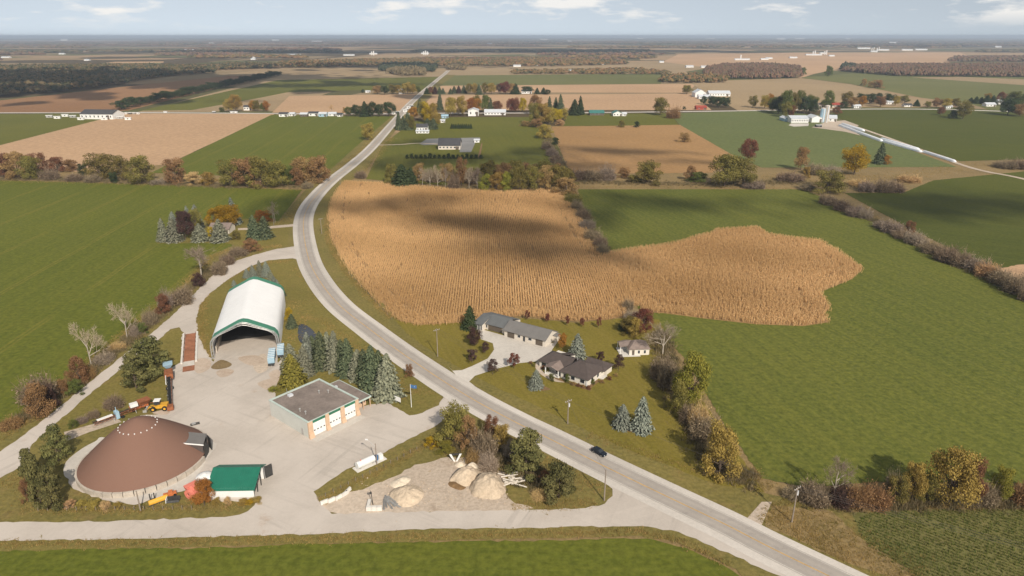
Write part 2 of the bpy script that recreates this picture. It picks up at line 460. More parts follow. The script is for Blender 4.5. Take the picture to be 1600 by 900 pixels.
fields = [
 # middle distance and beyond (z grows with the order)
 ('field', [(1030, 99), (1060, 85), (1250, 82), (1500, 82), (1520, 90), (1480, 98), (1320, 105), (1270, 116), (1252, 122), (1100, 106)], 'm_stubble'),
 ('field', [(700, 105), (760, 97), (900, 99), (1030, 96), (1110, 106), (1040, 117), (690, 118)], 'm_stubble_grey'),
 ('field', [(420, 97), (560, 88), (760, 87), (700, 93), (500, 98)], 'm_stubble_grey'),
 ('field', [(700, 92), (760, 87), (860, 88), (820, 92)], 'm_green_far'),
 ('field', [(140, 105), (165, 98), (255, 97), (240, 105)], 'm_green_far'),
 ('field', [(160, 99), (180, 96.5), (256, 96), (255, 98)], 'm_stubble'),
 ('field', [(-200, 84), (0, 78), (90, 78), (30, 86)], 'm_stubble'),
 ('field', [(-900, 176), (-900, 150), (0, 157), (180, 137), (420, 112), (440, 112), (200, 173), (100, 176)], 'm_brown'),
 ('field', [(-900, 240), (-900, 178), (0, 178), (182, 179), (190, 182), (0, 228)], 'm_green_mid'),
 ('field', [(-900, 300), (-500, 250), (0, 227), (195, 177), (430, 178), (262, 256), (150, 270), (0, 262)], 'm_stubble'),
 ('field', [(215, 175), (440, 118), (560, 116), (445, 143), (330, 175)], 'm_stubble_grey'),
 ('field', [(218, 173), (435, 125), (690, 120), (668, 143), (560, 141), (455, 144), (300, 172)], 'm_green_mid'),
 ('field', [(300, 174), (450, 144), (520, 143), (430, 174)], 'm_stubble_grey'),
 ('field', [(425, 176), (452, 150), (650, 147), (622, 176)], 'm_stubble'),
 ('field', [(236, 270), (424, 179.5), (616, 181), (575, 222), (522, 264), (480, 275), (380, 276)], 'm_green'),
 ('field', [(330, 118), (460, 104), (705, 106), (690, 119), (540, 119)], 'm_stubble_grey'),
 ('field', [(690, 117), (700, 104), (870, 104), (1040, 104), (1035, 116)], 'm_stubble_grey'),
 ('field', [(688, 134), (696, 118), (1038, 115), (1032, 131)], 'm_green_far'),
 ('field', [(680, 144), (690, 134), (1088, 131), (1075, 145)], 'm_stubble'),
 ('field', [(655, 172), (676, 149), (1080, 146), (1112, 172)], 'm_stubble'),
 ('field', [(1080, 131), (1120, 126), (1252, 122), (1330, 132), (1470, 163), (1390, 172), (1155, 174)], 'm_stubble_grey'),
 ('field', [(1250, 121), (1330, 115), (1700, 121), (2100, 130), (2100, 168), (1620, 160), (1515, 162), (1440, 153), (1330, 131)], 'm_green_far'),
 ('field', [(1425, 121), (1500, 120), (1700, 128), (2100, 136), (2100, 142), (1600, 133)], 'm_stubble_grey'),
 ('field', [(1515, 162), (1660, 158), (1650, 176), (1560, 176)], 'm_green_far'),
 ('field', [(880, 197), (887, 178), (1045, 177), (1062, 196)], 'm_green_mid'),
 ('field', [(862, 198), (1066, 195), (1150, 243), (1112, 270), (890, 272)], 'm_stubble_brown'),
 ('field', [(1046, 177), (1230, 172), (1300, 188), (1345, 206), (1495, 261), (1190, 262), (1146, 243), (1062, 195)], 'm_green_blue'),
 ('field', [(1310, 168), (1480, 168), (1680, 178), (2300, 200), (2300, 262), (1640, 248), (1500, 252), (1345, 200), (1300, 180)], 'm_green_dark'),
 ('field', [(572, 280), (598, 226), (645, 190), (700, 183), (845, 183), (872, 230), (890, 268), (700, 290)], 'm_green_mid'),
 ('field', [(1320, 302), (1412, 301), (1458, 282), (1620, 266), (2100, 262), (2100, 560), (1640, 468), (1420, 356)], 'm_green_dark'),
 ('field', [(1590, 414), (1540, 425), (1650, 470), (1660, 412)], 'm_stubble'),
 ('field', [(903, 296), (1255, 296), (1420, 366), (1620, 470), (2000, 640), (2000, 760), (1600, 756), (1390, 752), (1260, 762), (1190, 748), (1130, 660), (1070, 560), (1010, 500), (925, 380)], 'm_green_right'),
 ('field', [(-900, 290), (0, 282), (200, 287), (350, 292), (472, 297), (446, 332), (430, 352), (380, 380), (330, 400), (285, 450), (190, 526), (90, 604), (20, 668), (-60, 730), (-500, 1000)], 'm_green'),
 ('field', [(-400, 1100), (-250, 850), (0, 858), (300, 858), (480, 850), (800, 846), (1010, 842), (1070, 856), (1130, 884), (1200, 930), (1300, 1100)], 'm_green_near'),
 ('field', [(1300, 802), (1420, 797), (1610, 796), (1900, 800), (1900, 1000), (1520, 960), (1440, 915), (1330, 832)], 'm_crop'),
]
for k, (nm, px, m) in enumerate(fields):
    sheet(nm, px, 0.02 + 0.0036 * k, m, rag=0.35 if k > 13 else 0.0)
ZV = 0.15
sheet('verge', [(430, 352), (450, 328), (478, 296), (520, 262), (560, 226), (600, 192), (640, 160), (672, 132), (690, 117), (712, 117), (690, 132), (662, 160), (628, 192), (600, 226), (575, 262), (545, 285), (528, 300), (514, 340), (517, 372), (545, 418), (585, 462), (625, 500), (690, 545), (790, 610), (900, 660), (1000, 705), (1190, 770), (1330, 800), (1345, 840), (1440, 905), (1520, 960), (1300, 1060), (1150, 890), (1060, 848), (1000, 838), (0, 862), (-200, 858), (-200, 780), (20, 664), (190, 524), (285, 448), (330, 398), (380, 378)], ZV, 'm_verge', rag=0.3)
sheet('farmhouse_lawn', [(246, 381), (250, 362), (300, 345), (380, 342), (450, 347), (452, 357), (449, 386), (400, 392), (352, 380)], ZV + 0.02, 'm_yardgrass', rag=0.3)
sheet('yard_lawn', [(307, 520), (307, 500), (312, 477), (330, 457), (360, 436), (390, 418), (420, 408), (458, 405), (500, 452), (560, 510), (640, 562), (700, 600), (692, 620), (660, 647), (640, 651), (606, 631), (575, 640), (430, 640), (440, 560), (436, 470), (400, 440), (350, 455), (335, 530), (322, 555)], ZV + 0.02, 'm_yardgrass', rag=0.3)
sheet('house_lawn', [(616, 500), (660, 508), (735, 503), (820, 498), (900, 505), (980, 497), (1030, 500), (1060, 570), (1120, 660), (1195, 770), (1120, 758), (960, 694), (880, 655), (760, 598), (690, 560), (640, 525)], ZV + 0.02, 'm_lawn', rag=0.3)
sheet('lane_lawn', [(50, 694), (136, 620), (182, 584), (220, 554), (252, 529), (277, 514), (288, 524), (283, 566), (268, 575), (262, 640), (222, 645), (140, 670)], ZV + 0.02, 'm_yardgrass', rag=0.3)
sheet('roadside_grass', [(1205, 790), (1300, 800), (1345, 842), (1440, 905), (1400, 905), (1300, 870), (1195, 822)], ZV + 0.03, 'm_rough', rag=0.5)

# ---------------------------------------------------------------- roads and gravel
ZG = ZV + 0.045
lane_px = [(470, 384), (430, 390), (400, 398), (360, 411), (330, 433), (300, 463), (270, 493), (235, 523), (180, 566), (100, 631), (40, 679), (0, 707), (-120, 790), (-120, 850), (0, 748), (30, 731), (46, 713), (50, 695), (136, 620), (182, 583), (220, 553), (252, 528), (266, 515), (280, 512), (288, 523), (309, 523), (307, 500), (312, 477), (330, 457), (360, 435), (390, 417), (420, 407), (457, 404), (475, 408)]
sheet('gravel_lane', lane_px, ZG, 'm_gravel', rag=0.3)
yard_px = [(284, 523), (308, 519), (318, 545), (334, 566), (333, 540), (434, 540), (434, 568), (441, 560), (437, 588), (429, 608), (431, 640), (440, 646), (500, 640), (560, 636), (606, 630), (640, 650), (660, 646), (686, 634), (693, 622), (690, 612), (745, 640), (722, 640), (684, 664), (656, 678), (594, 711), (534, 739), (490, 769), (501, 787), (520, 806), (395, 812), (385, 802), (398, 790), (400, 784), (330, 784), (318, 760), (250, 778), (210, 790), (160, 782), (115, 765), (103, 745), (104, 728), (125, 705), (160, 690), (220, 650), (250, 648), (262, 642), (268, 575), (284, 566)]
sheet('gravel_yard', yard_px, ZG + 0.006, 'm_gravel', rag=0.35)
sheet('gravel_road', [(-400, 828), (0, 817), (180, 815), (340, 809), (375, 805), (395, 796), (490, 796), (519, 804), (640, 801), (850, 797), (915, 795), (945, 788), (957, 776), (957, 765), (935, 748), (960, 744), (1120, 822), (1240, 905), (1210, 898), (1150, 871), (1100, 850), (1060, 832), (1000, 823), (860, 825), (640, 828), (480, 836), (200, 843), (0, 846), (-400, 858)], ZG + 0.012, 'm_gravel', rag=0.35)
sheet('sand_yard', [(510, 800), (502, 789), (520, 777), (567, 766), (618, 745), (648, 727), (699, 715), (735, 716), (789, 739), (790, 772), (804, 787), (834, 795), (780, 801), (640, 803), (540, 806)], ZG + 0.003, 'm_sandyard', rag=0.5)
sheet('house_driveway', [(700, 572), (707, 580), (722, 579), (737, 573), (762, 561), (772, 547), (770, 537), (752, 531), (745, 513), (788, 525), (846, 541), (872, 534), (864, 545), (858, 556), (842, 565), (812, 568), (792, 573), (775, 577), (742, 588), (733, 597), (742, 604), (720, 596)], ZG + 0.002, 'm_concrete')
sheet('field_access', [(1190, 785), (1206, 785), (1188, 826), (1166, 812)], ZG + 0.002, 'm_sandyard')
sheet('farmhouse_driveway', [(462, 354), (462, 350), (430, 353), (400, 356), (372, 357), (372, 360), (405, 359)], ZG + 0.002, 'm_sandyard')
sheet('dome_apron', [(112, 752), (100, 742), (104, 722), (128, 702), (150, 690), (160, 684), (200, 690), (330, 690), (325, 715), (300, 752), (250, 776), (200, 782), (150, 776)], ZG + 0.010, 'm_concrete', 4)
sheet('loading_pad', [(100, 676), (147, 663), (180, 652), (190, 660), (140, 676), (104, 690)], ZG + 0.004, 'm_sandyard')
sheet('mud_patch', [(360, 549), (368, 546), (384, 545), (396, 547), (386, 550), (370, 552)], ZG + 0.016, 'm_mud', 4)
sheet('mud_patch', [(330, 574), (345, 563), (362, 569), (356, 575), (338, 578)], ZG + 0.016, 'm_mud', 4)
sheet('dirt_patch', [(400, 562), (412, 552), (418, 562), (418, 578), (404, 584), (396, 574)], ZG + 0.014, 'm_sandyard', 4)
for px in ([(300, 566), (318, 560), (330, 566), (326, 578), (308, 584)], [(338, 582), (352, 577), (366, 580), (358, 588), (344, 590)], [(372, 560), (400, 556), (416, 566), (392, 572)], [(420, 586), (432, 578), (438, 584), (432, 600)], [(238, 646), (258, 640), (268, 634), (262, 648)], [(402, 600), (430, 592), (426, 612)]):
    sheet('dirt_patch', px, ZG + 0.014 + 0.004 * (px[0][0] % 5) / 5, 'm_dirtstain', 5, rag=0.25)
sheet('front_walk', [(839, 566), (836, 573), (842, 583), (855, 592), (868, 597), (882, 598), (882, 594), (868, 592), (856, 587), (848, 580), (845, 572), (846, 567)], ZG + 0.004, 'm_sandyard', 4)

CL_PX = [(1480, 990), (1290, 899), (1200, 855), (1132, 820), (1040, 776), (945, 730), (879, 697), (843, 679), (810, 663), (755, 634), (716, 611), (680, 588), (630, 554), (580, 517), (530, 477), (498, 437), (481, 400), (474, 352), (481, 325), (498, 302), (520, 281), (552, 256), (580, 231), (612, 195), (640, 163), (662, 143), (682, 126), (693, 117), (701, 110)]
CL = catmull([G(u, v) for u, v in CL_PX], 14)

def ribbon(name, off0, off1, z, mat, parent=None, cl=None, i0=0, i1=None, across=False):
    P = (cl or CL)[i0:i1]; vs, fs, ac = [], [], []
    for i, p in enumerate(P):
        d = (P[min(i + 1, len(P) - 1)] - P[max(i - 1, 0)]).normalized(); nx, ny = d.y, -d.x
        for k in range(5 if across else 2):
            t = k / (4 if across else 1); o = off0 + (off1 - off0) * t
            vs.append((p.x + nx * o, p.y + ny * o, z)); ac.append(t * 2 - 1)
    w = 5 if across else 2
    for i in range(len(P) - 1):
        for k in range(w - 1):
            fs.append((i * w + k, (i + 1) * w + k, (i + 1) * w + k + 1, i * w + k + 1))
    me = bpy.data.meshes.new(name); me.from_pydata(vs, [], fs); me.update()
    if me.polygons[0].normal.z < 0: me.flip_normals()
    if across:
        a = me.attributes.new('across', 'FLOAT', 'POINT'); a.data.foreach_set('value', ac)
    o = link(name, me, parent, MATS[mat])
    if parent is None: o['kind'] = 'structure'
    return o
ribbon('road_shoulder', -6.1, 5.9, ZG + 0.03, 'm_shoulder')
road = ribbon('road', -3.7, 3.7, ZG + 0.05, 'm_asphalt', across=True)
ribbon('centre_line', -0.16, 0.16, ZG + 0.060, 'm_yellow_paint', road, i0=3)
ribbon('edge_line', -3.45, -3.33, ZG + 0.060, 'm_white_paint', road, i0=3)
ribbon('edge_line', 3.33, 3.45, ZG + 0.060, 'm_white_paint', road, i0=3)
far_cl = catmull([G(u, v) for u, v in [(-700, 177), (0, 176.5), (200, 176), (430, 177.5), (625, 178), (700, 177), (880, 176.5), (1110, 174), (1300, 171), (1460, 171), (1700, 178), (2200, 190)]], 10)
ribbon('cross_road', -6, 6, ZG + 0.02, 'm_shoulder', cl=far_cl)
trk = catmull([G(u, v) for u, v in [(1320, 192), (1400, 220), (1495, 255), (1540, 268), (1600, 280), (1800, 330)]], 6)
ribbon('farm_track', -2.5, 2.5, ZG, 'm_sandyard', cl=trk)
trk2 = catmull([G(u, v) for u, v in [(715, 228), (660, 224), (625, 226), (592, 227), (585, 228)]], 6)
ribbon('farm_drive', -2, 2, ZG, 'm_sandyard', cl=trk2)
# ---------------------------------------------------------------- foliage materials
leafmat('olive', (0.060, 0.052, 0.016), (0.135, 0.110, 0.032), gain=2.05)
leafmat('green', (0.038, 0.046, 0.014), (0.088, 0.095, 0.026), gain=2.05)
leafmat('lime', (0.075, 0.078, 0.015), (0.170, 0.150, 0.028), gain=2.05)
leafmat('darkgreen', (0.016, 0.024, 0.012), (0.045, 0.056, 0.024), gain=2.05)
leafmat('pine', (0.040, 0.042, 0.016), (0.100, 0.092, 0.034), 0.1, gain=2.05)
leafmat('spruce', (0.022, 0.030, 0.018), (0.070, 0.078, 0.042), 0.05, gain=2.05)
leafmat('blue', (0.075, 0.085, 0.068), (0.195, 0.205, 0.162), 0.05, 0.3)
leafmat('greyspruce', (0.055, 0.058, 0.040), (0.135, 0.132, 0.090), 0.05, gain=2.05)
leafmat('yellowspruce', (0.070, 0.062, 0.014), (0.165, 0.135, 0.030), 0.1)
leafmat('yellow', (0.22, 0.145, 0.014), (0.40, 0.275, 0.028), gain=1.25)
leafmat('gold', (0.110, 0.080, 0.022), (0.215, 0.155, 0.042), gain=2.05)
leafmat('orange', (0.21, 0.095, 0.022), (0.36, 0.175, 0.040), gain=1.25)
leafmat('rust', (0.125, 0.066, 0.034), (0.235, 0.128, 0.066), gain=1.3)
leafmat('red', (0.110, 0.040, 0.028), (0.195, 0.078, 0.052), gain=1.2)
leafmat('burgundy', (0.050, 0.032, 0.028), (0.110, 0.064, 0.052), gain=1.2)
leafmat('brown', (0.110, 0.066, 0.030), (0.205, 0.130, 0.058), gain=2.05)
leafmat('purple', (0.122, 0.092, 0.060), (0.242, 0.184, 0.122))
leafmat('grey', (0.155, 0.120, 0.090), (0.275, 0.220, 0.165))
leafmat('pale', (0.22, 0.175, 0.12), (0.40, 0.33, 0.24))
leafmat('tan', (0.20, 0.135, 0.065), (0.34, 0.235, 0.115), gain=2.05)
leafmat('corn', (0.53, 0.320, 0.148), (0.80, 0.525, 0.275), 0.3, 0.0, 1.0)
leafmat('grassblade', (0.150, 0.125, 0.036), (0.300, 0.205, 0.080), 0.35, 0.0)
leafmat('cropleaf', (0.065, 0.082, 0.020), (0.130, 0.130, 0.036), 0.3, 0.0)
flatmat('m_bark', (0.115, 0.085, 0.062), 0.9, 0.3, 3.0)
flatmat('m_palebark', (0.36, 0.31, 0.25), 0.9, 0.2, 3.0)

# ---------------------------------------------------------------- unit plants (height 1, width 1), shared by all copies
def unit(v): return v / (np.linalg.norm(v, axis=-1, keepdims=True) + 1e-9)

def leaf_quads(C, N, S, asp, rng):
    """One small quad per centre C, facing roughly N."""
    n = len(C)
    a = unit(np.cross(N, rng.normal(size=(n, 3)))); b = np.cross(unit(N), a)
    S = np.asarray(S)[:, None]
    P = np.stack([C - a * S * asp - b * S * 0.5, C + a * S * asp * 0.4 - b * S, C + a * S * asp + b * S * 0.5, C - a * S * asp * 0.4 + b * S], 1)
    return P.reshape(-1, 3), np.arange(4 * n).reshape(-1, 4)

def strips(A, B, W, rng):
    """Thin twigs from A to B as slim quads."""
    n = len(A)
    d = unit(B - A); s = unit(np.cross(d, rng.normal(size=(n, 3)))) * np.asarray(W)[:, None]
    P = np.stack([A - s, A + s, B + s * 0.35, B - s * 0.35], 1)
    return P.reshape(-1, 3), np.arange(4 * n).reshape(-1, 4)

def merge(parts):
    V, Fq, o = [], [], 0
    for v, f in parts:
        V.append(v); Fq.append(f + o); o += len(v)
    return np.concatenate(V), np.concatenate(Fq)

def tubes(segs, n=5):
    V, Fq = [], []
    for p, q, r0, r1 in segs:
        p, q = np.array(p, float), np.array(q, float)
        d = unit(q - p); a = unit(np.cross(d, [0.31, 0.77, 0.12])); b = np.cross(d, a)
        o = len(V)
        for c, r in ((p, r0), (q, r1)):
            for i in range(n):
                t = 2 * math.pi * i / n
                V.append(c + (a * math.cos(t) + b * math.sin(t)) * r)
        for i in range(n):
            j = (i + 1) % n
            Fq.append((o + i, o + j, o + n + j, o + n + i))
    return np.array(V), np.array(Fq)

def fit(C, pc=96):
    """Scale plan radius to 0.5 and height to 1."""
    r = np.percentile(np.hypot(C[:, 0], C[:, 1]), pc); C[:, :2] *= 0.5 / r; C[:, 2] *= 1.0 / np.percentile(C[:, 2], 99.5); return C

def tint4(n, rng, base=None, amt=1.0):
    t = rng.random(n) if base is None else np.clip(base + (rng.random(n) - 0.5) * amt, 0, 1)
    return np.repeat(t, 4)

def proto_broad(seed, z0=0.2, lobes=26, n=7600, leaf=0.0145, bush=False):
    rng = np.random.default_rng(seed)
    c, r = [], []
    for i in range(lobes):
        z = z0 + (0.90 - z0) * ((i + 0.5) / lobes) ** 0.9
        k = (z - z0) / (1 - z0)
        rad = 0.33 * math.sin(math.pi * min(1, 0.20 + 0.74 * k)) ** 0.8 if not bush else 0.36 * math.sqrt(max(0.02, 1 - k * k))
        a = i * 2.399 + rng.normal() * 0.5
        q = rad * rng.uniform(0.35, 1.22)
        c.append((q * math.cos(a), q * math.sin(a), z)); r.append(rng.uniform(0.085, 0.165))
    c, r = np.array(c), np.array(r)
    idx = rng.integers(0, lobes, n)
    d = unit(rng.normal(size=(n, 3)) + np.array([0, 0, 0.25]))
    sh = rng.random(n) ** 0.33
    C = c[idx] + d * (r[idx] * (0.45 + 0.62 * sh))[:, None] * np.array([1, 1, 0.8])
    C += rng.normal(size=C.shape) * 0.022
    C[:, 2] = np.clip(C[:, 2], 0.01, 1.05); C = fit(C)
    N = unit(d + rng.normal(size=(n, 3)) * 0.55)
    V, Fq = leaf_quads(C, N, leaf * rng.uniform(0.6, 1.4, n), 0.9, rng)
    lob = rng.random(lobes)[idx]
    T = tint4(n, rng, 0.25 + 0.5 * lob, 0.7)
    crown = mesh_np('crown', V, Fq, T)
    top = 0.62
    segs = [((0, 0, 0), (0.01, 0, 0.22), 0.026, 0.020), ((0.01, 0, 0.22), (0, 0.01, top), 0.020, 0.008)]
    for i in range(0, lobes):
        b = np.array([0.005, 0.005, z0 * 0.8 + 0.25 * rng.random()])
        segs.append((b, c[i], 0.010, 0.003))
    tv, tf = tubes(segs)
    return mesh_np('trunk', tv, tf), crown

def proto_spruce(seed, droop=0.10, whorls=26, dens=1.15):
    rng = np.random.default_rng(seed)
    A, B, W, C, N, S = [], [], [], [], [], []
    for i in range(whorls):
        z = 0.05 + 0.92 * (i / (whorls - 1)) ** 0.95
        rad = 0.5 * (1 - z) ** 0.64 * rng.uniform(0.88, 1.06) + 0.012
        nb = int((16 - 10 * z) * dens)
        for k in range(nb):
            a = 2 * math.pi * (k + rng.random() * 0.7) / nb + i * 1.1
            L = rad * rng.uniform(0.72, 1.08)
            tip = np.array([L * math.cos(a), L * math.sin(a), z - droop * L * rng.uniform(0.5, 1.6)])
            root = np.array([0, 0, z + 0.02])
            A.append(root); B.append(tip); W.append(0.010 + 0.02 * L)
            m = 4 + int(14 * L)
            for j in range(m):
                t = 0.30 + 0.72 * (j + rng.random()) / m
                sd = (rng.random() - 0.5) * 0.34 * L * (1.15 - t)
                p = root * (1 - t) + tip * t + np.array([-math.sin(a) * sd, math.cos(a) * sd, -abs(sd) * 0.35 + rng.normal() * 0.006])
                C.append(p); N.append([math.cos(a) * 0.55 + rng.normal() * 0.35, math.sin(a) * 0.55 + rng.normal() * 0.35, 0.8]); S.append(0.017 + 0.036 * L)
    V1 = strips(np.array(A), np.array(B), W, rng)
    V2 = leaf_quads(np.array(C), unit(np.array(N)), np.array(S), 1.2, rng)
    V, Fq = merge([V1, V2])
    crown = mesh_np('crown', V, Fq, tint4(len(Fq), rng))
    tv, tf = tubes([((0, 0, 0), (0, 0, 0.97), 0.020, 0.003)])
    return mesh_np('trunk', tv, tf), crown

def proto_pine(seed, n=5200):
    rng = np.random.default_rng(seed)
    c, r = [], []
    for i in range(26):
        z = 0.14 + 0.80 * (i / 25)
        rad = 0.40 * (1 - z) ** 0.55 * rng.uniform(0.45, 1.1)
        a = i * 2.399 + rng.normal() * 0.4
        c.append((rad * math.cos(a), rad * math.sin(a), z)); r.append(rng.uniform(0.075, 0.135))
    c, r = np.array(c), np.array(r)
    idx = rng.integers(0, 26, n)
    d = unit(rng.normal(size=(n, 3)) + np.array([0, 0, 0.3]))
    C = c[idx] + d * (r[idx] * (0.4 + 0.7 * rng.random(n) ** 0.4))[:, None] * np.array([1.15, 1.15, 0.62])
    C[:, 2] = np.clip(C[:, 2], 0.02, 1); C = fit(C)
    V, Fq = leaf_quads(C, unit(d + rng.normal(size=(n, 3)) * 0.5), 0.0145 * rng.uniform(0.7, 1.4, n), 1.5, rng)
    crown = mesh_np('crown', V, Fq, tint4(n, rng, 0.2 + 0.6 * rng.random(26)[idx], 0.6))
    segs = [((0, 0, 0), (0, 0, 0.92), 0.022, 0.006)] + [((0, 0, max(0.05, q[2] - 0.05)), q, 0.008, 0.003) for q in c]
    tv, tf = tubes(segs)
    return mesh_np('trunk', tv, tf), crown

def proto_bare(seed, depth=4, spread=0.62, leaves=0):
    rng = np.random.default_rng(seed)
    segs, tw = [], []
    def grow(p, d, L, r, k):
        q = p + d * L
        if k >= 2: tw.append((p, q, r))
        else: segs.append((p, q, r, r * 0.7))
        if k == depth: return
        nb = 4 if k else 6
        for i in range(nb):
            e = unit(d + rng.normal(size=3) * spread + np.array([0, 0, 0.18]))
            t = rng.uniform(0.45, 1.0)
            grow(p + d * L * t, e, L * rng.uniform(0.52, 0.78), r * 0.55, k + 1)
    grow(np.zeros(3), np.array([0.03, 0.02, 1.0]), 0.30, 0.020, 0)
    A = np.array([t[0] for t in tw]); B = np.array([t[1] for t in tw]); W = np.maximum([t[2] for t in tw], 0.0026)
    ext = np.concatenate([A, B]); sz = 1.0 / ext[:, 2].max()
    rad = np.percentile(np.hypot(ext[:, 0], ext[:, 1]), 97)
    sc3 = np.array([0.5 / rad, 0.5 / rad, sz])
    V, Fq = strips(A * sc3, B * sc3, W, rng)
    crown = mesh_np('crown', V, Fq, tint4(len(Fq), rng))
    tv, tf = tubes([(np.array(p) * sc3, np.array(q) * sc3, a, b) for p, q, a, b in segs])
    return mesh_np('trunk', tv, tf), crown

def proto_twig(seed, n=3200, leaves=3400):
    """Leafless or thinly leaved shrub: arching stems, many fine twigs."""
    rng = np.random.default_rng(seed)
    m = 9
    cc = np.stack([rng.uniform(-0.3, 0.3, m), rng.uniform(-0.3, 0.3, m), np.zeros(m)], 1)
    hh = rng.uniform(0.65, 1.0, m)
    idx = rng.integers(0, m, n)
    d = unit(rng.normal(size=(n, 3)) * np.array([0.65, 0.65, 0.35]) + np.array([0, 0, 0.75]))
    L = hh[idx] * rng.uniform(0.35, 1.0, n)
    st = rng.uniform(0.0, 0.65, n)
    A = cc[idx] + d * (L * st)[:, None] * np.array([0.42, 0.42, 1])
    d2 = unit(d + rng.normal(size=(n, 3)) * 0.45)
    B = A + d2 * (L * rng.uniform(0.22, 0.42, n))[:, None]
    k = np.hypot(B[:, 0], B[:, 1]); f = np.minimum(1, 0.5 / np.maximum(k, 1e-3)); B[:, :2] *= f[:, None]
    B[:, 2] = np.clip(B[:, 2], 0.02, 1.0)
    V1 = strips(A, B, rng.uniform(0.003, 0.007, n), rng)
    j = rng.integers(0, n, leaves)
    C = A[j] + (B[j] - A[j]) * rng.random(leaves)[:, None] + rng.normal(size=(leaves, 3)) * 0.02
    C[:, 2] = np.clip(C[:, 2], 0.02, 1)
    V2 = leaf_quads(C, unit(rng.normal(size=(leaves, 3)) + np.array([0, 0, 0.5])), 0.016 * rng.uniform(0.6, 1.4, leaves), 1.0, rng)
    V, Fq = merge([V1, V2])
    crown = mesh_np('crown', V, Fq, tint4(len(Fq), rng))
    segs = [((q[0] * 0.5, q[1] * 0.5, 0), (q[0], q[1], h * 0.5), 0.010, 0.004) for q, h in zip(cc, hh)]
    tv, tf = tubes(segs, 4)
    return mesh_np('stems', tv, tf), crown

PROTO = {
 'broad': [proto_broad(s, 0.17 + 0.03 * (s % 3), 22 + 2 * (s % 4)) for s in range(5)],
 'young': [proto_broad(s + 20, 0.28, 14, 2600, 0.022) for s in range(2)],
 'shrub': [proto_broad(s + 40, 0.05, 24, 6600, 0.0155, True) for s in range(4)],
 'spruce': [proto_spruce(s + 60, 0.14) for s in range(3)],
 'pine': [proto_pine(s + 80) for s in range(3)],
 'bare': [proto_bare(s + 100, 5, 0.50 + 0.07 * s) for s in range(3)],
 'twig': [proto_twig(s + 120) for s in range(4)],
}
for kind in PROTO:
    for tr, crn in PROTO[kind]:
        tr.materials.append(MATS['m_palebark' if kind == 'bare' else 'm_bark']); crn.materials.append(LEAF['olive'])
NAME = {'broad': ('broadleaf_tree', 'tree'), 'young': ('young_tree', 'tree'), 'shrub': ('shrub', 'shrub'), 'spruce': ('spruce_tree', 'tree'),
        'pine': ('pine_tree', 'tree'), 'bare': ('bare_tree', 'tree'), 'twig': ('bare_shrub', 'shrub')}
NPL = [0]
WF = {'broad': 1.06, 'young': 1.06, 'shrub': 1.08, 'spruce': 1.42, 'pine': 1.08, 'bare': 1.25, 'twig': 1.28}
HF = {'broad': 1.06, 'young': 1.05, 'shrub': 1.04, 'spruce': 1.0, 'pine': 1.05, 'bare': 1.08, 'twig': 1.22}
def plant(kind, col, u, vb, vt, w, label, group=None, flat=1.0):
    """A tree or shrub: foot at (u, vb), top at row vt, w picture points wide."""
    NPL[0] += 1
    p = G(u, vb); h = max(0.6, tall(u, vb, vt)) * 1.02; ww = w * mpp(u, vb) * WF[kind]; h *= HF[kind]
    if vb < 210: ww *= 1.18; h *= 1.12
    if h < 0.45 * ww: h = 0.45 * ww
    tr, crn = PROTO[kind][NPL[0] % len(PROTO[kind])]
    nm, cat = NAME[kind]
    t = thing(nm, label, cat, (p.x, p.y, 0.03 if vb < 250 else 0.12), (NPL[0] * 2.4) % 6.283, group)
    q = NPL[0] * 0.618 % 1; q2 = NPL[0] * 0.414 % 1
    t.scale = (ww * (0.93 + 0.14 * q), ww * (0.93 + 0.14 * q2), h * (0.95 + 0.10 * q2))
    t.rotation_euler = ((q - 0.5) * 0.09, (q2 - 0.5) * 0.09, t.rotation_euler[2])
    o = link('trunk' if kind not in ('twig',) else 'stem', tr, t)
    c = link('crown' if kind not in ('twig', 'shrub') else 'foliage', crn, t)
    c.material_slots[0].link = 'OBJECT'; c.material_slots[0].material = LEAF[col]
    return t
def row(kind, template, group, items):
    """Items (colour, u, vb, vt, w) in order; {o} in the template becomes the ordinal."""
    for i, it in enumerate(items):
        k = kind
        if len(it) == 6: k, it = it[0], it[1:]
        plant(k, it[0], it[1], it[2], it[3], it[4], template.format(o=ORD[i]), group)
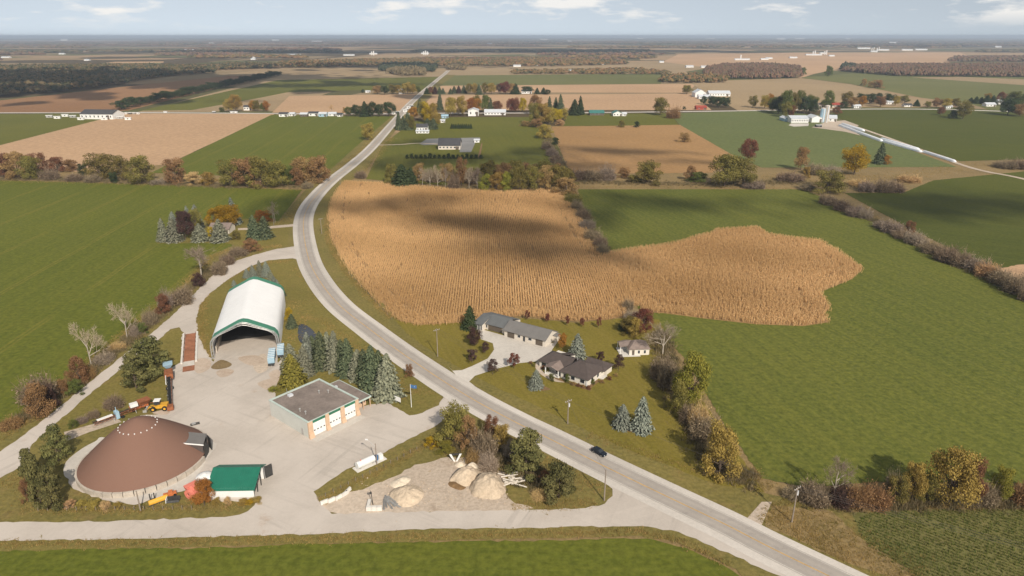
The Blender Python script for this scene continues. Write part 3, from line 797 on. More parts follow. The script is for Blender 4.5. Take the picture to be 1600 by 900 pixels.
# ================================================================ trees and shrubs near at hand
# -- round the farmhouse in the left field
g = 'trees around the farmhouse in the green field'
for a in [
 ('spruce', 'greyspruce', 256, 377, 341, 17, 'outermost grey-green spruce at the field end of the farmhouse grove'),
 ('spruce', 'greyspruce', 273, 377, 343, 25, 'broad grey-green spruce second from the field end of the farmhouse grove'),
 ('spruce', 'blue', 274, 366, 330, 18, 'blue-grey spruce behind the two outermost spruces of the farmhouse grove'),
 ('broad', 'burgundy', 290, 374, 334, 28, 'dark burgundy tree between the spruces of the farmhouse grove'),
 ('spruce', 'blue', 295, 355, 321, 14, 'slim blue-grey spruce behind the burgundy tree of the farmhouse grove'),
 ('spruce', 'blue', 308, 357, 320, 19, 'tall blue-grey spruce behind the middle of the farmhouse grove'),
 ('broad', 'olive', 309, 364, 331, 20, 'olive tree in front of the tall middle spruce of the farmhouse grove'),
 ('spruce', 'greyspruce', 314, 377, 349, 23, 'squat grey spruce in the front row between burgundy tree and farmhouse'),
 ('spruce', 'greyspruce', 345, 377, 344, 25, 'grey spruce standing right in front of the small farmhouse'),
 ('broad', 'yellow', 336, 353, 327, 28, 'smaller of two bright yellow trees behind the small farmhouse'),
 ('broad', 'yellow', 358, 354, 323, 36, 'larger of two bright yellow trees behind the small farmhouse'),
 ('spruce', 'blue', 367, 350, 311, 19, 'tall blue-grey spruce behind the bright yellow trees'),
 ('young', 'yellow', 331, 376, 356, 10, 'small yellow tree between the front spruces of the farmhouse grove'),
 ('spruce', 'spruce', 398, 374, 338, 21, 'dark spruce on the field side of the pair beside the farmhouse driveway'),
 ('spruce', 'spruce', 414, 372, 337, 23, 'dark spruce on the road side of the pair beside the farmhouse driveway'),
 ('shrub', 'orange', 411, 346, 331, 26, 'orange shrub behind the pair of dark spruces'),
 ('bare', 'grey', 430, 348, 316, 20, 'thin grey bare tree behind the farmhouse driveway near the bend'),
 ('shrub', 'olive', 370, 374, 361, 16, 'round olive shrub on the lawn before the small farmhouse'),
 ('twig', 'purple', 374, 399, 382, 26, 'brown bare shrub at the end of the hedgerow below the farmhouse lawn'),
 ('shrub', 'brown', 393, 394, 375, 26, 'brown leafy shrub below the pair of dark spruces'),
]: plant(*a, g)

# -- hedgerow on the field side of the gravel lane
g = 'hedgerow along the gravel lane'
for a in [
 ('twig', 'purple', 60, 628, 577, 46, 'large purple-grey bare shrub at the near end of the lane hedgerow'),
 ('shrub', 'rust', 62, 652, 602, 42, 'rust-orange shrub in front of the large bare shrub by the lane'),
 ('shrub', 'burgundy', 79, 638, 605, 22, 'dark red shrub beside the rust-orange shrub by the lane'),
 ('shrub', 'rust', 101, 618, 596, 17, 'small rust shrub beside the green shrub in the lane hedgerow'),
 ('shrub', 'green', 119, 617, 596, 24, 'only green shrub among the rust ones in the lane hedgerow'),
 ('shrub', 'rust', 126, 598, 561, 30, 'red-brown shrub just below the nearer pale bare tree'),
 ('twig', 'brown', 138, 590, 566, 24, 'brown bare shrub at the foot of the nearer pale bare tree'),
 ('bare', 'pale', 143, 571, 510, 42, 'nearer and larger of two pale bare trees by the lane'),
 ('twig', 'grey', 162, 567, 547, 28, 'grey bare shrub lying beside the nearer pale bare tree'),
 ('twig', 'tan', 183, 546, 532, 22, 'low tan shrub between the two pale bare trees by the lane'),
 ('bare', 'pale', 199, 530, 476, 34, 'farther and slimmer of two pale bare trees by the lane'),
 ('twig', 'grey', 210, 524, 500, 22, 'grey bare shrub beside the slimmer pale bare tree'),
 ('shrub', 'green', 222, 522, 507, 17, 'small green shrub past the slimmer pale bare tree'),
 ('twig', 'purple', 236, 507, 474, 20, 'pinkish bare shrub before the orange-red one in the lane hedgerow'),
 ('shrub', 'rust', 257, 491, 462, 20, 'orange-red shrub midway along the far part of the lane hedgerow'),
 ('twig', 'grey', 265, 480, 448, 24, 'pale grey twiggy shrub behind the orange-red one in the lane hedgerow'),
 ('twig', 'purple', 285, 474, 442, 32, 'wide purple-grey shrub past the orange-red one in the lane hedgerow'),
 ('shrub', 'burgundy', 311, 448, 429, 18, 'small burgundy shrub below the big rounded bare tree'),
 ('bare', 'grey', 315, 434, 387, 54, 'big rounded bare tree with pale trunk where the lane bends'),
 ('twig', 'purple', 340, 428, 403, 26, 'purple shrub next to the big rounded bare tree'),
 ('twig', 'purple', 356, 412, 393, 22, 'purple-brown shrub between rounded bare tree and farmhouse hedgerow end'),
 ('twig', 'brown', 20, 668, 648, 26, 'low brown shrub in the lane hedgerow at the picture edge'),
]: plant(*a, g)

# -- pines on the lane lawn and in the near corner
for a in [
 ('pine', 'pine', 238, 585, 534, 52, 'farther of the two dark pines between lane and conveyor'),
 ('pine', 'pine', 213, 608, 556, 48, 'nearer of the two dark pines between lane and conveyor'),
]: plant(*a, 'pair of pines on the lane lawn')
plant('twig', 'purple', 178, 637, 616, 28, 'dark dead-looking shrub on the grass behind the long conveyor')
row('shrub', '{o} of the little shrubs behind the long conveyor, counted from the corner pines', 'little shrubs behind the long conveyor',
    [('green', 115, 669, 657, 14), ('twig', 'grey', 128, 661, 649, 16), ('twig', 'purple', 144, 653, 640, 18)])
g = 'pine clump at the lane corner'
for a in [
 ('pine', 'pine', 92, 722, 670, 38, 'pine standing nearest the dome in the clump at the lane corner'),
 ('pine', 'pine', 52, 754, 706, 30, 'pine on the lane side of the clump at the lane corner'),
 ('pine', 'pine', 66, 794, 720, 33, 'tall pine at the front of the clump at the lane corner'),
 ('pine', 'pine', 84, 797, 736, 35, 'pine at the front of the corner clump, nearest the dome wall'),
 ('shrub', 'rust', 45, 785, 752, 16, 'rust-orange sapling on the edge of the corner pine clump'),
]: plant(*a, g)
row('shrub', '{o} yellow-brown weed clump along the fence below the dome, counted from the pines', 'weeds along the fence below the dome',
    [('gold', 128, 793, 784, 16), ('gold', 146, 794, 785, 20), ('tan', 165, 795, 786, 18), ('gold', 184, 794, 787, 14), ('tan', 110, 792, 782, 16)])
plant('broad', 'orange', 320, 791, 753, 30, 'small orange-leaved tree beside the green-roofed shed')
row('shrub', '{o} yellow weed clump in front of the green-roofed shed, counted from the orange tree', 'weeds in front of the green-roofed shed',
    [('gold', 338, 788, 781, 14), ('tan', 356, 790, 778, 12), ('gold', 380, 788, 782, 16), ('yellow', 390, 787, 782, 14), ('gold', 402, 785, 780, 16)])

# -- behind the white fabric building
row('spruce', '{o} small blue spruce behind the white fabric building, counted from the lane', 'small spruces behind the fabric building',
    [('blue', 366, 447, 438, 7), ('blue', 386, 434, 420, 11), ('blue', 396, 434, 415, 12), ('greyspruce', 407, 432, 407, 13), ('blue', 417, 432, 409, 14), ('greyspruce', 424, 443, 424, 12), ('blue', 429, 450, 431, 11), ('blue', 435, 456, 438, 11), ('spruce', 442, 463, 450, 10)])
plant('shrub', 'yellow', 452, 504, 483, 14, 'yellow shrub beside the white fabric building')
plant('spruce', 'spruce', 456, 512, 490, 16, 'small dark evergreen in front of the yellow shrub by the fabric building')

# -- spruces round the depot
g = 'spruce windbreak behind the depot'
for a in [
 ('spruce', 'greyspruce', 457, 582, 537, 28, 'grey-green spruce at the yard end of the depot windbreak'),
 ('spruce', 'yellowspruce', 459, 602, 556, 34, 'yellow-green spruce standing in front of the depot windbreak'),
 ('spruce', 'blue', 482, 573, 519, 24, 'pale grey spruce beside the dark pond in the depot windbreak'),
 ('spruce', 'greyspruce', 476, 586, 543, 26, 'low spruce just behind the yellow-green one in the depot windbreak'),
 ('spruce', 'spruce', 502, 575, 517, 30, 'dark green spruce just past the pale grey one in the windbreak'),
 ('spruce', 'greyspruce', 524, 577, 519, 28, 'tall grey spruce in the middle of the depot windbreak'),
 ('spruce', 'spruce', 545, 585, 533, 30, 'dark spruce right after the tall middle one in the windbreak'),
 ('spruce', 'greyspruce', 560, 592, 546, 28, 'third spruce from the road end of the depot windbreak'),
 ('spruce', 'spruce', 581, 606, 542, 34, 'second spruce from the road end of the depot windbreak'),
 ('spruce', 'spruce', 490, 568, 524, 26, 'dark spruce at the back of the windbreak behind the pale grey one'),
 ('spruce', 'greyspruce', 513, 571, 520, 26, 'grey-green spruce at the back between dark and tall middle spruces'),
 ('spruce', 'spruce', 535, 577, 528, 26, 'dark spruce at the back just past the tall middle spruce'),
 ('spruce', 'spruce', 570, 596, 546, 28, 'dark spruce wedged between third and second from the road end'),
 ('spruce', 'spruce', 592, 606, 551, 30, 'dark spruce half hidden behind the big silvery spruce'),
 ('spruce', 'greyspruce', 606, 621, 552, 40, 'big silvery spruce at the road end of the depot windbreak'),
]: plant(*a, g)
plant('shrub', 'lime', 427, 612, 605, 15, 'tiny green shrub at the yard edge beside the depot')
plant('shrub', 'rust', 640, 589, 570, 12, 'small rust shrub between big silvery spruce and road')

# -- the triangle between the roads
g = 'thicket in the road triangle'
for a in [
 ('shrub', 'olive', 710, 692, 639, 54, 'large olive bush at the tip of the road triangle'),
 ('shrub', 'brown', 731, 698, 655, 34, 'brown-olive bush behind the large olive one in the triangle'),
 ('twig', 'purple', 757, 708, 662, 40, 'purple-grey bare bush in the middle of the triangle thicket'),
 ('shrub', 'rust', 768, 684, 653, 22, 'pinkish-orange shrub on the road side of the triangle thicket'),
 ('shrub', 'gold', 786, 702, 663, 26, 'golden-olive bush between bare bush and pine in the triangle'),
 ('twig', 'grey', 800, 712, 680, 26, 'grey twiggy bush touching the larger pine in the triangle'),
 ('pine', 'pine', 821, 740, 680, 54, 'larger dark pine in the road triangle'),
 ('pine', 'pine', 873, 779, 726, 52, 'smaller dark pine near the pointed end of the triangle'),
 ('twig', 'pale', 764, 731, 706, 32, 'pale brush heap behind the big sand pile'),
 ('shrub', 'yellow', 676, 698, 684, 24, 'yellow shrub patch along the fence in the triangle'),
 ('shrub', 'lime', 697, 706, 693, 26, 'bright green shrub patch beside the yellow one in the triangle'),
 ('twig', 'brown', 742, 722, 700, 26, 'brown shrub between olive bush and sand pile'),
 ('twig', 'tan', 842, 778, 766, 24, 'low tan shrub in front of the smaller triangle pine'),
 ('shrub', 'rust', 851, 754, 738, 16, 'rusty shrub between the two triangle pines'),
]: plant(*a, g)

# -- the homestead garden
g = 'garden trees of the homestead'
for a in [
 ('spruce', 'darkgreen', 734, 514, 478, 24, 'dark green spruce at the end of the long workshop'),
 ('broad', 'burgundy', 741, 541, 515, 21, 'largest burgundy tree, beside the workshop end of the driveway'),
 ('young', 'burgundy', 758, 553, 536, 13, 'smallest burgundy tree, on the driveway loop'),
 ('young', 'burgundy', 738, 567, 547, 17, 'burgundy tree on the lawn between road and driveway loop'),
 ('young', 'burgundy', 770, 586, 565, 16, 'burgundy tree beside the driveway nearest the road'),
 ('young', 'red', 803, 576, 554, 18, 'reddish tree beside the driveway nearest the bungalow'),
 ('young', 'orange', 878, 548, 524, 14, 'orange tree between workshop and bungalow'),
 ('spruce', 'blue', 901, 559, 521, 25, 'tall blue spruce right behind the bungalow'),
 ('spruce', 'blue', 837, 606, 579, 22, 'squat blue spruce on the front lawn beside the curved walk'),
 ('spruce', 'blue', 971, 668, 630, 27, 'smaller of two blue spruces on the side lawn'),
 ('spruce', 'blue', 1001, 673, 620, 29, 'larger of two blue spruces on the side lawn'),
 ('young', 'burgundy', 937, 568, 551, 12, 'slim burgundy tree behind the bungalow wing'),
 ('young', 'burgundy', 966, 581, 556, 14, 'burgundy tree off the end wall of the bungalow'),
 ('broad', 'red', 1003, 522, 486, 32, 'large deep red tree behind the cottage'),
 ('shrub', 'olive', 980, 521, 495, 26, 'olive bush next to the large deep red tree'),
 ('shrub', 'gold', 993, 526, 500, 26, 'golden-brown bush in front of the large deep red tree'),
 ('shrub', 'darkgreen', 972, 517, 508, 16, 'low dark bush at the lawn corner by the corn'),
 ('twig', 'purple', 979, 484, 462, 16, 'small grey bush standing in the notch of the corn'),
 ('twig', 'grey', 988, 500, 480, 24, 'pale bare shrub between corn notch and deep red tree'),
 ('bare', 'grey', 1035, 555, 504, 50, 'wide pale bare tree beside the cottage'),
 ('twig', 'purple', 1034, 590, 546, 36, 'purple-grey bush nearest the cottage in the lawn hedgerow'),
 ('twig', 'purple', 1048, 604, 560, 36, 'purple-brown bush between cottage and yellow-green tree'),
 ('broad', 'lime', 1076, 636, 558, 50, 'tall yellow-green tree in the lawn hedgerow'),
 ('shrub', 'olive', 1060, 648, 600, 30, 'olive bush at the foot of the tall yellow-green tree'),
 ('twig', 'tan', 1092, 668, 620, 30, 'tan twiggy bush below the tall yellow-green tree'),
 ('twig', 'purple', 1099, 688, 644, 42, 'grey-purple bush above the big golden one'),
 ('shrub', 'gold', 1123, 741, 668, 62, 'big golden-olive bush at the near end of the lawn hedgerow'),
 ('twig', 'purple', 1074, 660, 626, 26, 'dark bare bush on the lawn side of the hedgerow'),
 ('shrub', 'green', 862, 596, 585, 8, 'small round green shrub by the bungalow porch'),
 ('shrub', 'green', 886, 598, 586, 9, 'small upright green shrub by the bungalow front wall'),
 ('shrub', 'green', 926, 601, 594, 8, 'small green shrub at the bungalow end wall'),
]: plant(*a, g)
row('young', '{o} young red maple along the corn edge, counted from the workshop', 'young maples along the corn edge',
    [('red', 824, 501, 486, 8), ('red', 855, 505, 491, 7), ('red', 887, 510, 496, 7), ('red', 909, 512, 498, 7), ('red', 935, 514, 498, 7)])
row('shrub', '{o} low brown bed plant along the bungalow front, counted from the driveway', 'bedding shrubs along the bungalow',
    [('rust', 829, 569, 565, 6), ('olive', 834, 573, 569, 6), ('rust', 849, 577, 572, 8), ('olive', 856, 581, 575, 7), ('brown', 896, 603, 598, 7), ('rust', 904, 605, 600, 7), ('brown', 911, 607, 602, 7), ('rust', 919, 609, 603, 8), ('brown', 940, 599, 594, 7), ('rust', 952, 594, 589, 7), ('brown', 962, 589, 584, 7)])

# -- thicket by the crop field at the lower right
g = 'thicket above the crop field'
for a in [
 ('twig', 'purple', 1238, 777, 762, 26, 'low purple bush closest to the roadside pole in the thicket'),
 ('twig', 'purple', 1272, 782, 747, 44, 'purple-brown bush second from the roadside pole in the thicket'),
 ('bare', 'grey', 1301, 781, 721, 40, 'thin grey bare tree rising from the purple bushes'),
 ('twig', 'burgundy', 1310, 787, 750, 38, 'dark purple bush in front of the thin grey bare tree'),
 ('twig', 'brown', 1338, 788, 751, 40, 'brown bush just past the thin grey bare tree'),
 ('twig', 'brown', 1364, 789, 752, 40, 'second brown bush past the thin grey bare tree'),
 ('shrub', 'olive', 1398, 784, 748, 32, 'olive bush between brown bushes and golden trees'),
 ('twig', 'purple', 1396, 772, 729, 28, 'purple-grey bush behind the olive one in the thicket'),
 ('broad', 'gold', 1424, 782, 729, 36, 'smaller of two golden trees in the thicket'),
 ('shrub', 'olive', 1447, 783, 744, 28, 'dark olive bush between the two golden trees'),
 ('broad', 'gold', 1480, 787, 715, 68, 'larger of two golden trees in the thicket'),
 ('broad', 'rust', 1513, 785, 721, 32, 'rusty tree right behind the larger golden tree'),
 ('twig', 'purple', 1534, 785, 744, 38, 'purple bush past the rusty tree in the thicket'),
 ('broad', 'lime', 1560, 785, 736, 34, 'yellow-green tree second from the picture edge in the thicket'),
 ('twig', 'brown', 1588, 785, 744, 34, 'brown bush at the picture edge in the thicket'),
 ('shrub', 'brown', 1618, 784, 740, 40, 'brown leafy bush cut off by the picture edge in the thicket'),
]: plant(*a, g)

# -- hedgerow between corn and the right field, and the creek line
row('twig', '{o} bush in the hedgerow between corn and green field, counted from the creek', 'hedgerow between corn and green field',
    [('shrub', 'brown', 884, 304, 279, 38), ('olive', 896, 316, 298, 24), ('purple', 904, 327, 309, 22), ('purple', 911, 341, 321, 23), ('grey', 917, 357, 336, 23), ('purple', 926, 376, 352, 25), ('purple', 935, 387, 365, 23), ('purple', 942, 397, 375, 20)])
row('twig', '{o} bush in the hedgerow beside the brown field, counted from the far end', 'hedgerow beside the brown field',
    [('shrub', 'gold', 851, 216, 196, 26), ('shrub', 'darkgreen', 868, 226, 215, 12), ('purple', 856, 233, 217, 17), ('grey', 862, 244, 227, 17), ('purple', 869, 254, 236, 18), ('purple', 875, 263, 244, 18)])
row('broad', '{o} tree of the wooded creek bend above the corn, counted from the road', 'trees above the corn',
    [('twig', 'purple', 561, 278, 263, 20), ('shrub', 'olive', 612, 287, 259, 24), ('spruce', 'darkgreen', 630, 290, 255, 30), ('spruce', 'darkgreen', 642, 289, 262, 20),
     ('bare', 'pale', 660, 292, 264, 16), ('bare', 'grey', 672, 293, 262, 16), ('bare', 'pale', 684, 294, 261, 16), ('bare', 'grey', 696, 295, 262, 16), ('twig', 'purple', 707, 296, 263, 18), ('young', 'rust', 721, 292, 251, 18), ('bare', 'pale', 733, 296, 262, 16), ('bare', 'grey', 746, 297, 264, 16),
     ('shrub', 'lime', 757, 297, 273, 24), ('shrub', 'gold', 776, 298, 271, 26), ('shrub', 'lime', 794, 298, 272, 24), ('olive', 812, 299, 262, 28), ('olive', 832, 299, 263, 30), ('brown', 852, 298, 261, 30), ('olive', 870, 298, 262, 32), ('shrub', 'olive', 738, 280, 262, 24), ('shrub', 'brown', 790, 284, 262, 28)])
row('broad', '{o} tree of the back row behind the corn-side belt, counted from the road', 'back row of the belt above the corn',
    [('shrub', 'brown', 655, 283, 258, 22), ('twig', 'purple', 676, 284, 257, 24), ('shrub', 'brown', 698, 285, 258, 24), ('twig', 'brown', 716, 286, 258, 24), ('twig', 'purple', 742, 287, 257, 26), ('olive', 764, 288, 256, 28), ('brown', 786, 288, 257, 28), ('olive', 806, 288, 255, 28), ('brown', 826, 288, 256, 28), ('olive', 848, 287, 255, 30), ('brown', 868, 287, 257, 28), ('shrub', 'olive', 886, 290, 266, 28)])
g = 'bushes along the creek'
for a in [
 ('twig', 'purple', 903, 281, 259, 26, 'purple bush at the creek just past the corn hedgerow'),
 ('twig', 'purple', 925, 281, 257, 30, 'second purple bush along the creek past the corn hedgerow'),
 ('twig', 'grey', 946, 281, 251, 27, 'tall grey bush along the creek below the brown field'),
 ('shrub', 'brown', 975, 278, 262, 18, 'small brown bush between grey and dark olive creek bushes'),
 ('shrub', 'olive', 1010, 287, 255, 44, 'dark olive rounded bush standing alone by the creek'),
 ('shrub', 'brown', 1079, 282, 261, 19, 'brown upright bush beside the low green creek bush'),
 ('shrub', 'green', 1091, 285, 270, 27, 'low green bush beside the big rounded willow'),
 ('broad', 'olive', 1132, 291, 247, 52, 'big rounded olive willow by the creek'),
 ('broad', 'olive', 1160, 291, 250, 48, 'second lobe-like willow joined to the big rounded one'),
 ('twig', 'grey', 1177, 294, 277, 28, 'grey-green low bush at the foot of the willows'),
 ('broad', 'red', 1168, 252, 222, 27, 'lone red tree on the edge of the pale green field'),
 ('shrub', 'brown', 1069, 222, 208, 17, 'lone brown bush in the brown field'),
 ('broad', 'brown', 1251, 266, 234, 22, 'upright brown tree left of the yellow creek tree'),
 ('twig', 'purple', 1235, 283, 264, 38, 'wide purple bush below the upright brown tree'),
 ('twig', 'purple', 1272, 272, 249, 27, 'purple bush between upright brown tree and yellow tree'),
 ('twig', 'grey', 1304, 273, 255, 30, 'grey bush right beside the yellow creek tree'),
 ('broad', 'yellow', 1334, 273, 231, 37, 'bright yellow-green tree by the creek'),
 ('spruce', 'spruce', 1375, 256, 225, 17, 'lone pointed evergreen beyond the yellow creek tree'),
 ('shrub', 'orange', 1384, 257, 243, 13, 'orange bush at the foot of the lone pointed evergreen'),
 ('shrub', 'olive', 1293, 302, 270, 44, 'round olive bush at the head of the diagonal hedgerow'),
 ('twig', 'purple', 1262, 297, 283, 27, 'low purple bush beside the round olive bush'),
 ('twig', 'grey', 1354, 299, 277, 24, 'first grey bush on the creek bank above the dark field'),
 ('twig', 'purple', 1382, 300, 274, 25, 'middle purple bush on the creek bank above the dark field'),
 ('twig', 'purple', 1403, 300, 279, 28, 'last purple bush on the creek bank above the dark field'),
 ('shrub', 'gold', 1259, 278, 262, 12, 'small yellow bush beside the wide purple creek bush'),
 ('twig', 'tan', 1340, 290, 276, 28, 'tan brush below the yellow creek tree'),
 ('twig', 'tan', 1420, 284, 272, 30, 'tan brush on the bank point above the dark field'),
 ('twig', 'purple', 1565, 262, 247, 34, 'purple brush beyond the farm track'),
 ('twig', 'purple', 1592, 263, 244, 30, 'purple brush beyond the farm track at the picture edge'),
 ('shrub', 'olive', 971, 199, 190, 9, 'tiny bush on the mown strip above the brown field'),
 ('shrub', 'darkgreen', 995, 199, 191, 8, 'tiny dark bush beside the first on the mown strip'),
]: plant(*a, g)
row('twig', '{o} bush of the diagonal hedgerow, counted from the round olive bush', 'diagonal hedgerow by the dark field',
    [('purple', 1298, 319, 301, 29), ('purple', 1316, 329, 307, 27), ('grey', 1336, 337, 316, 27), ('grey', 1351, 341, 322, 20), ('grey', 1375, 357, 340, 25), ('grey', 1394, 364, 340, 29), ('purple', 1408, 371, 355, 25), ('shrub', 'rust', 1420, 367, 347, 16), ('grey', 1433, 381, 357, 30), ('purple', 1457, 396, 373, 32), ('purple', 1479, 408, 379, 32), ('purple', 1501, 415, 385, 32), ('grey', 1522, 423, 397, 32), ('tan', 1541, 432, 401, 32), ('purple', 1563, 443, 413, 34), ('purple', 1587, 456, 419, 36), ('purple', 1613, 470, 430, 36)])

# -- hedgerow at the far side of the left field
row('shrub', '{o} bush of the hedgerow beyond the left green field, counted from the picture edge', 'hedgerow beyond the left green field',
    [('rust', 8, 278, 243, 34), ('brown', 30, 279, 239, 38), ('olive', 48, 280, 247, 34), ('rust', 62, 272, 243, 26), ('twig', 'purple', 79, 280, 258, 27), ('rust', 90, 268, 247, 26), ('rust', 112, 267, 250, 22), ('darkgreen', 131, 273, 257, 16), ('twig', 'purple', 118, 282, 268, 28),
     ('twig', 'purple', 146, 284, 268, 24), ('olive', 160, 279, 244, 44), ('darkgreen', 178, 286, 270, 14), ('olive', 191, 281, 247, 32), ('olive', 222, 286, 244, 42), ('twig', 'grey', 248, 287, 277, 22), ('brown', 274, 286, 252, 36), ('tan', 302, 288, 270, 28), ('gold', 327, 289, 271, 26), ('olive', 365, 291, 250, 40), ('brown', 386, 292, 251, 40), ('olive', 408, 292, 250, 42), ('olive', 432, 291, 253, 40), ('green', 450, 288, 262, 24), ('brown', 474, 285, 248, 40), ('brown', 498, 284, 248, 40), ('rust', 466, 289, 263, 27), ('twig', 'purple', 481, 294, 281, 16)])
plant('bare', 'pale', 268, 287, 262, 16, 'pale bare leaning tree in front of the far hedgerow')
plant('broad', 'gold', 575, 219, 194, 22, 'lone golden tree beside the road in the far green field')

# -- round shrub rows by the grey hall
row('shrub', '{o} round shrub in the row before the grey hall, counted from the road', 'row of round shrubs before the grey hall',
    [('darkgreen', 636 + 7.2 * i, 248, 242 - (i % 4 == 1) * 2, 6.5) for i in range(17)])
row('spruce', '{o} clipped cedar in the short hedge behind the grey hall, counted from the road', 'short cedar hedge behind the grey hall',
    [('darkgreen', 706 + 3.3 * i, 201, 194, 4) for i in range(10)])

# -- hamlet at the crossroads
row('spruce', '{o} tree round the roadside farmhouse at the crossroads, counted from the road', 'trees round the roadside farmhouse',
    [('spruce', 624, 203, 178, 9), ('spruce', 631, 202, 183, 9), ('spruce', 638, 203, 179, 12), ('broad', 'orange', 646, 186, 170, 14), ('spruce', 656, 176, 156, 9), ('broad', 'olive', 643, 203, 186, 12), ('broad', 'olive', 661, 190, 164, 14), ('broad', 'yellow', 668, 192, 166, 15), ('broad', 'gold', 677, 192, 166, 14), ('spruce', 668, 202, 187, 12), ('spruce', 677, 202, 186, 12), ('broad', 'gold', 684, 196, 180, 10), ('spruce', 687, 172, 149, 8)])
row('broad', '{o} tree behind the white barns at the crossroads, counted from the road', 'trees behind the white barns',
    [('gold', 704, 182, 157, 18), ('gold', 720, 181, 156, 18), ('orange', 736, 176, 156, 14), ('orange', 746, 176, 158, 12), ('olive', 745, 170, 153, 10), ('green', 758, 176, 153, 13), ('spruce', 'spruce', 766, 176, 156, 8), ('rust', 777, 174, 160, 14), ('red', 799, 176, 158, 12), ('red', 806, 176, 156, 13), ('yellow', 816, 176, 157, 11)])
row('broad', '{o} tree of the clump between hamlet and brown field, counted from the barns', 'clump between hamlet and brown field',
    [('brown', 835, 178, 154, 17), ('olive', 836, 194, 166, 20), ('gold', 848, 195, 168, 20), ('gold', 858, 194, 172, 20), ('spruce', 'spruce', 858, 180, 154, 9), ('spruce', 'spruce', 868, 180, 156, 9), ('yellow', 868, 190, 173, 17), ('spruce', 'spruce', 876, 182, 152, 11), ('gold', 879, 188, 172, 16), ('spruce', 'darkgreen', 897, 180, 158, 14), ('spruce', 'darkgreen', 907, 179, 154, 9), ('shrub', 'brown', 820, 197, 190, 14), ('shrub', 'brown', 838, 199, 188, 18), ('shrub', 'tan', 876, 196, 188, 14)])
row('broad', '{o} roadside tree between hamlet and dairy farm, counted from the hamlet', 'roadside trees between hamlet and dairy farm',
    [('olive', 1031, 180, 158, 20), ('twig', 'brown', 1053, 185, 163, 18), ('shrub', 'darkgreen', 1069, 171, 167, 5), ('olive', 1073, 147, 136, 14), ('olive', 1176, 168, 152, 12), ('gold', 1194, 170, 153, 13), ('orange', 1202, 170, 150, 12), ('green', 1209, 175, 156, 12)])
row('broad', '{o} tree of the grove behind the dairy barn, counted from the hamlet', 'grove behind the dairy barn',
    [('green', 1206, 176, 158, 14), ('darkgreen', 1216, 178, 154, 17), ('green', 1227, 180, 149, 19), ('olive', 1238, 178, 150, 15), ('green', 1246, 177, 148, 15), ('darkgreen', 1256, 178, 154, 16), ('green', 1264, 177, 153, 17), ('darkgreen', 1270, 178, 160, 14), ('olive', 1228, 183, 163, 16), ('rust', 1235, 183, 168, 10)])
row('broad', '{o} tree along the cross road past the dairy silos, counted from the silos', 'trees along the cross road past the silos',
    [('green', 1293, 168, 145, 12), ('green', 1291, 168, 158, 18), ('rust', 1307, 180, 170, 11), ('olive', 1323, 166, 147, 17), ('brown', 1332, 168, 155, 13), ('shrub', 'darkgreen', 1318, 169, 160, 12), ('darkgreen', 1345, 163, 149, 14), ('orange', 1347, 165, 153, 10), ('darkgreen', 1358, 163, 149, 14), ('darkgreen', 1370, 163, 149, 14), ('rust', 1375, 167, 153, 17), ('darkgreen', 1388, 162, 149, 14), ('gold', 1399, 165, 152, 10), ('olive', 1413, 161, 151, 14), ('spruce', 'darkgreen', 1432, 166, 157, 8), ('olive', 1449, 168, 160, 10), ('brown', 1463, 168, 156, 12), ('gold', 1478, 169, 156, 14), ('olive', 1492, 168, 156, 13), ('rust', 1470, 180, 170, 9)])
row('broad', '{o} tree of the lone group in the dark green field, counted from the silos', 'lone group in the dark green field',
    [('shrub', 'darkgreen', 1489, 185, 174, 13), ('olive', 1504, 186, 163, 18)])
row('broad', '{o} tree of the far farmyard windbreak at the picture edge, counted from the silos', 'farmyard windbreak at the picture edge',
    [('spruce', 'darkgreen', 1516, 161, 153, 8), ('spruce', 'darkgreen', 1524, 162, 152, 9), ('spruce', 'darkgreen', 1532, 162, 152, 9), ('spruce', 'darkgreen', 1541, 163, 150, 10), ('gold', 1543, 158, 148, 10), ('spruce', 'darkgreen', 1550, 163, 150, 9), ('rust', 1562, 162, 147, 12), ('darkgreen', 1574, 180, 157, 26), ('green', 1583, 166, 147, 17), ('brown', 1592, 182, 166, 18), ('green', 1599, 168, 150, 18)])
row('shrub', '{o} small bush in the far pale field, counted from the red woods', 'small bushes in the far pale field',
    [('brown', 1350, 134, 125, 9), ('brown', 1360, 136, 128, 7), ('brown', 1371, 138, 127, 14), ('green', 1294, 119, 106, 11), ('green', 1254, 117, 107, 9)])
row('broad', '{o} tree round the white house on the left cross road, counted from the picture edge', 'trees round the white house on the cross road',
    [('shrub', 'green', 347, 175, 169, 8), ('gold', 358, 175, 158, 14), ('gold', 369, 175, 153, 17), ('orange', 395, 173, 159, 10), ('olive', 402, 174, 160, 10), ('orange', 417, 174, 161, 10), ('green', 411, 174, 163, 8)])
row('broad', '{o} tree beside the parked trailers near the crossroads, counted from the trailers', 'trees beside the trailers',
    [('green', 545, 182, 170, 12), ('darkgreen', 556, 182, 166, 14), ('spruce', 'darkgreen', 570, 182, 161, 14), ('darkgreen', 583, 182, 164, 16), ('darkgreen', 593, 182, 166, 12), ('darkgreen', 607, 182, 164, 17), ('bare', 'tan', 519, 176, 165, 9), ('shrub', 'tan', 539, 177, 169, 8)])
row('broad', '{o} tree round the white house beyond the crossroads, counted from the far field', 'trees round the white house beyond the crossroads',
    [('shrub', 'darkgreen', 567, 145, 140, 6), ('brown', 590, 147, 136, 13), ('darkgreen', 601, 148, 137, 11), ('olive', 614, 147, 134, 13), ('gold', 622, 147, 136, 10), ('gold', 637, 147, 131, 15), ('gold', 645, 147, 134, 11), ('green', 653, 146, 137, 9)])
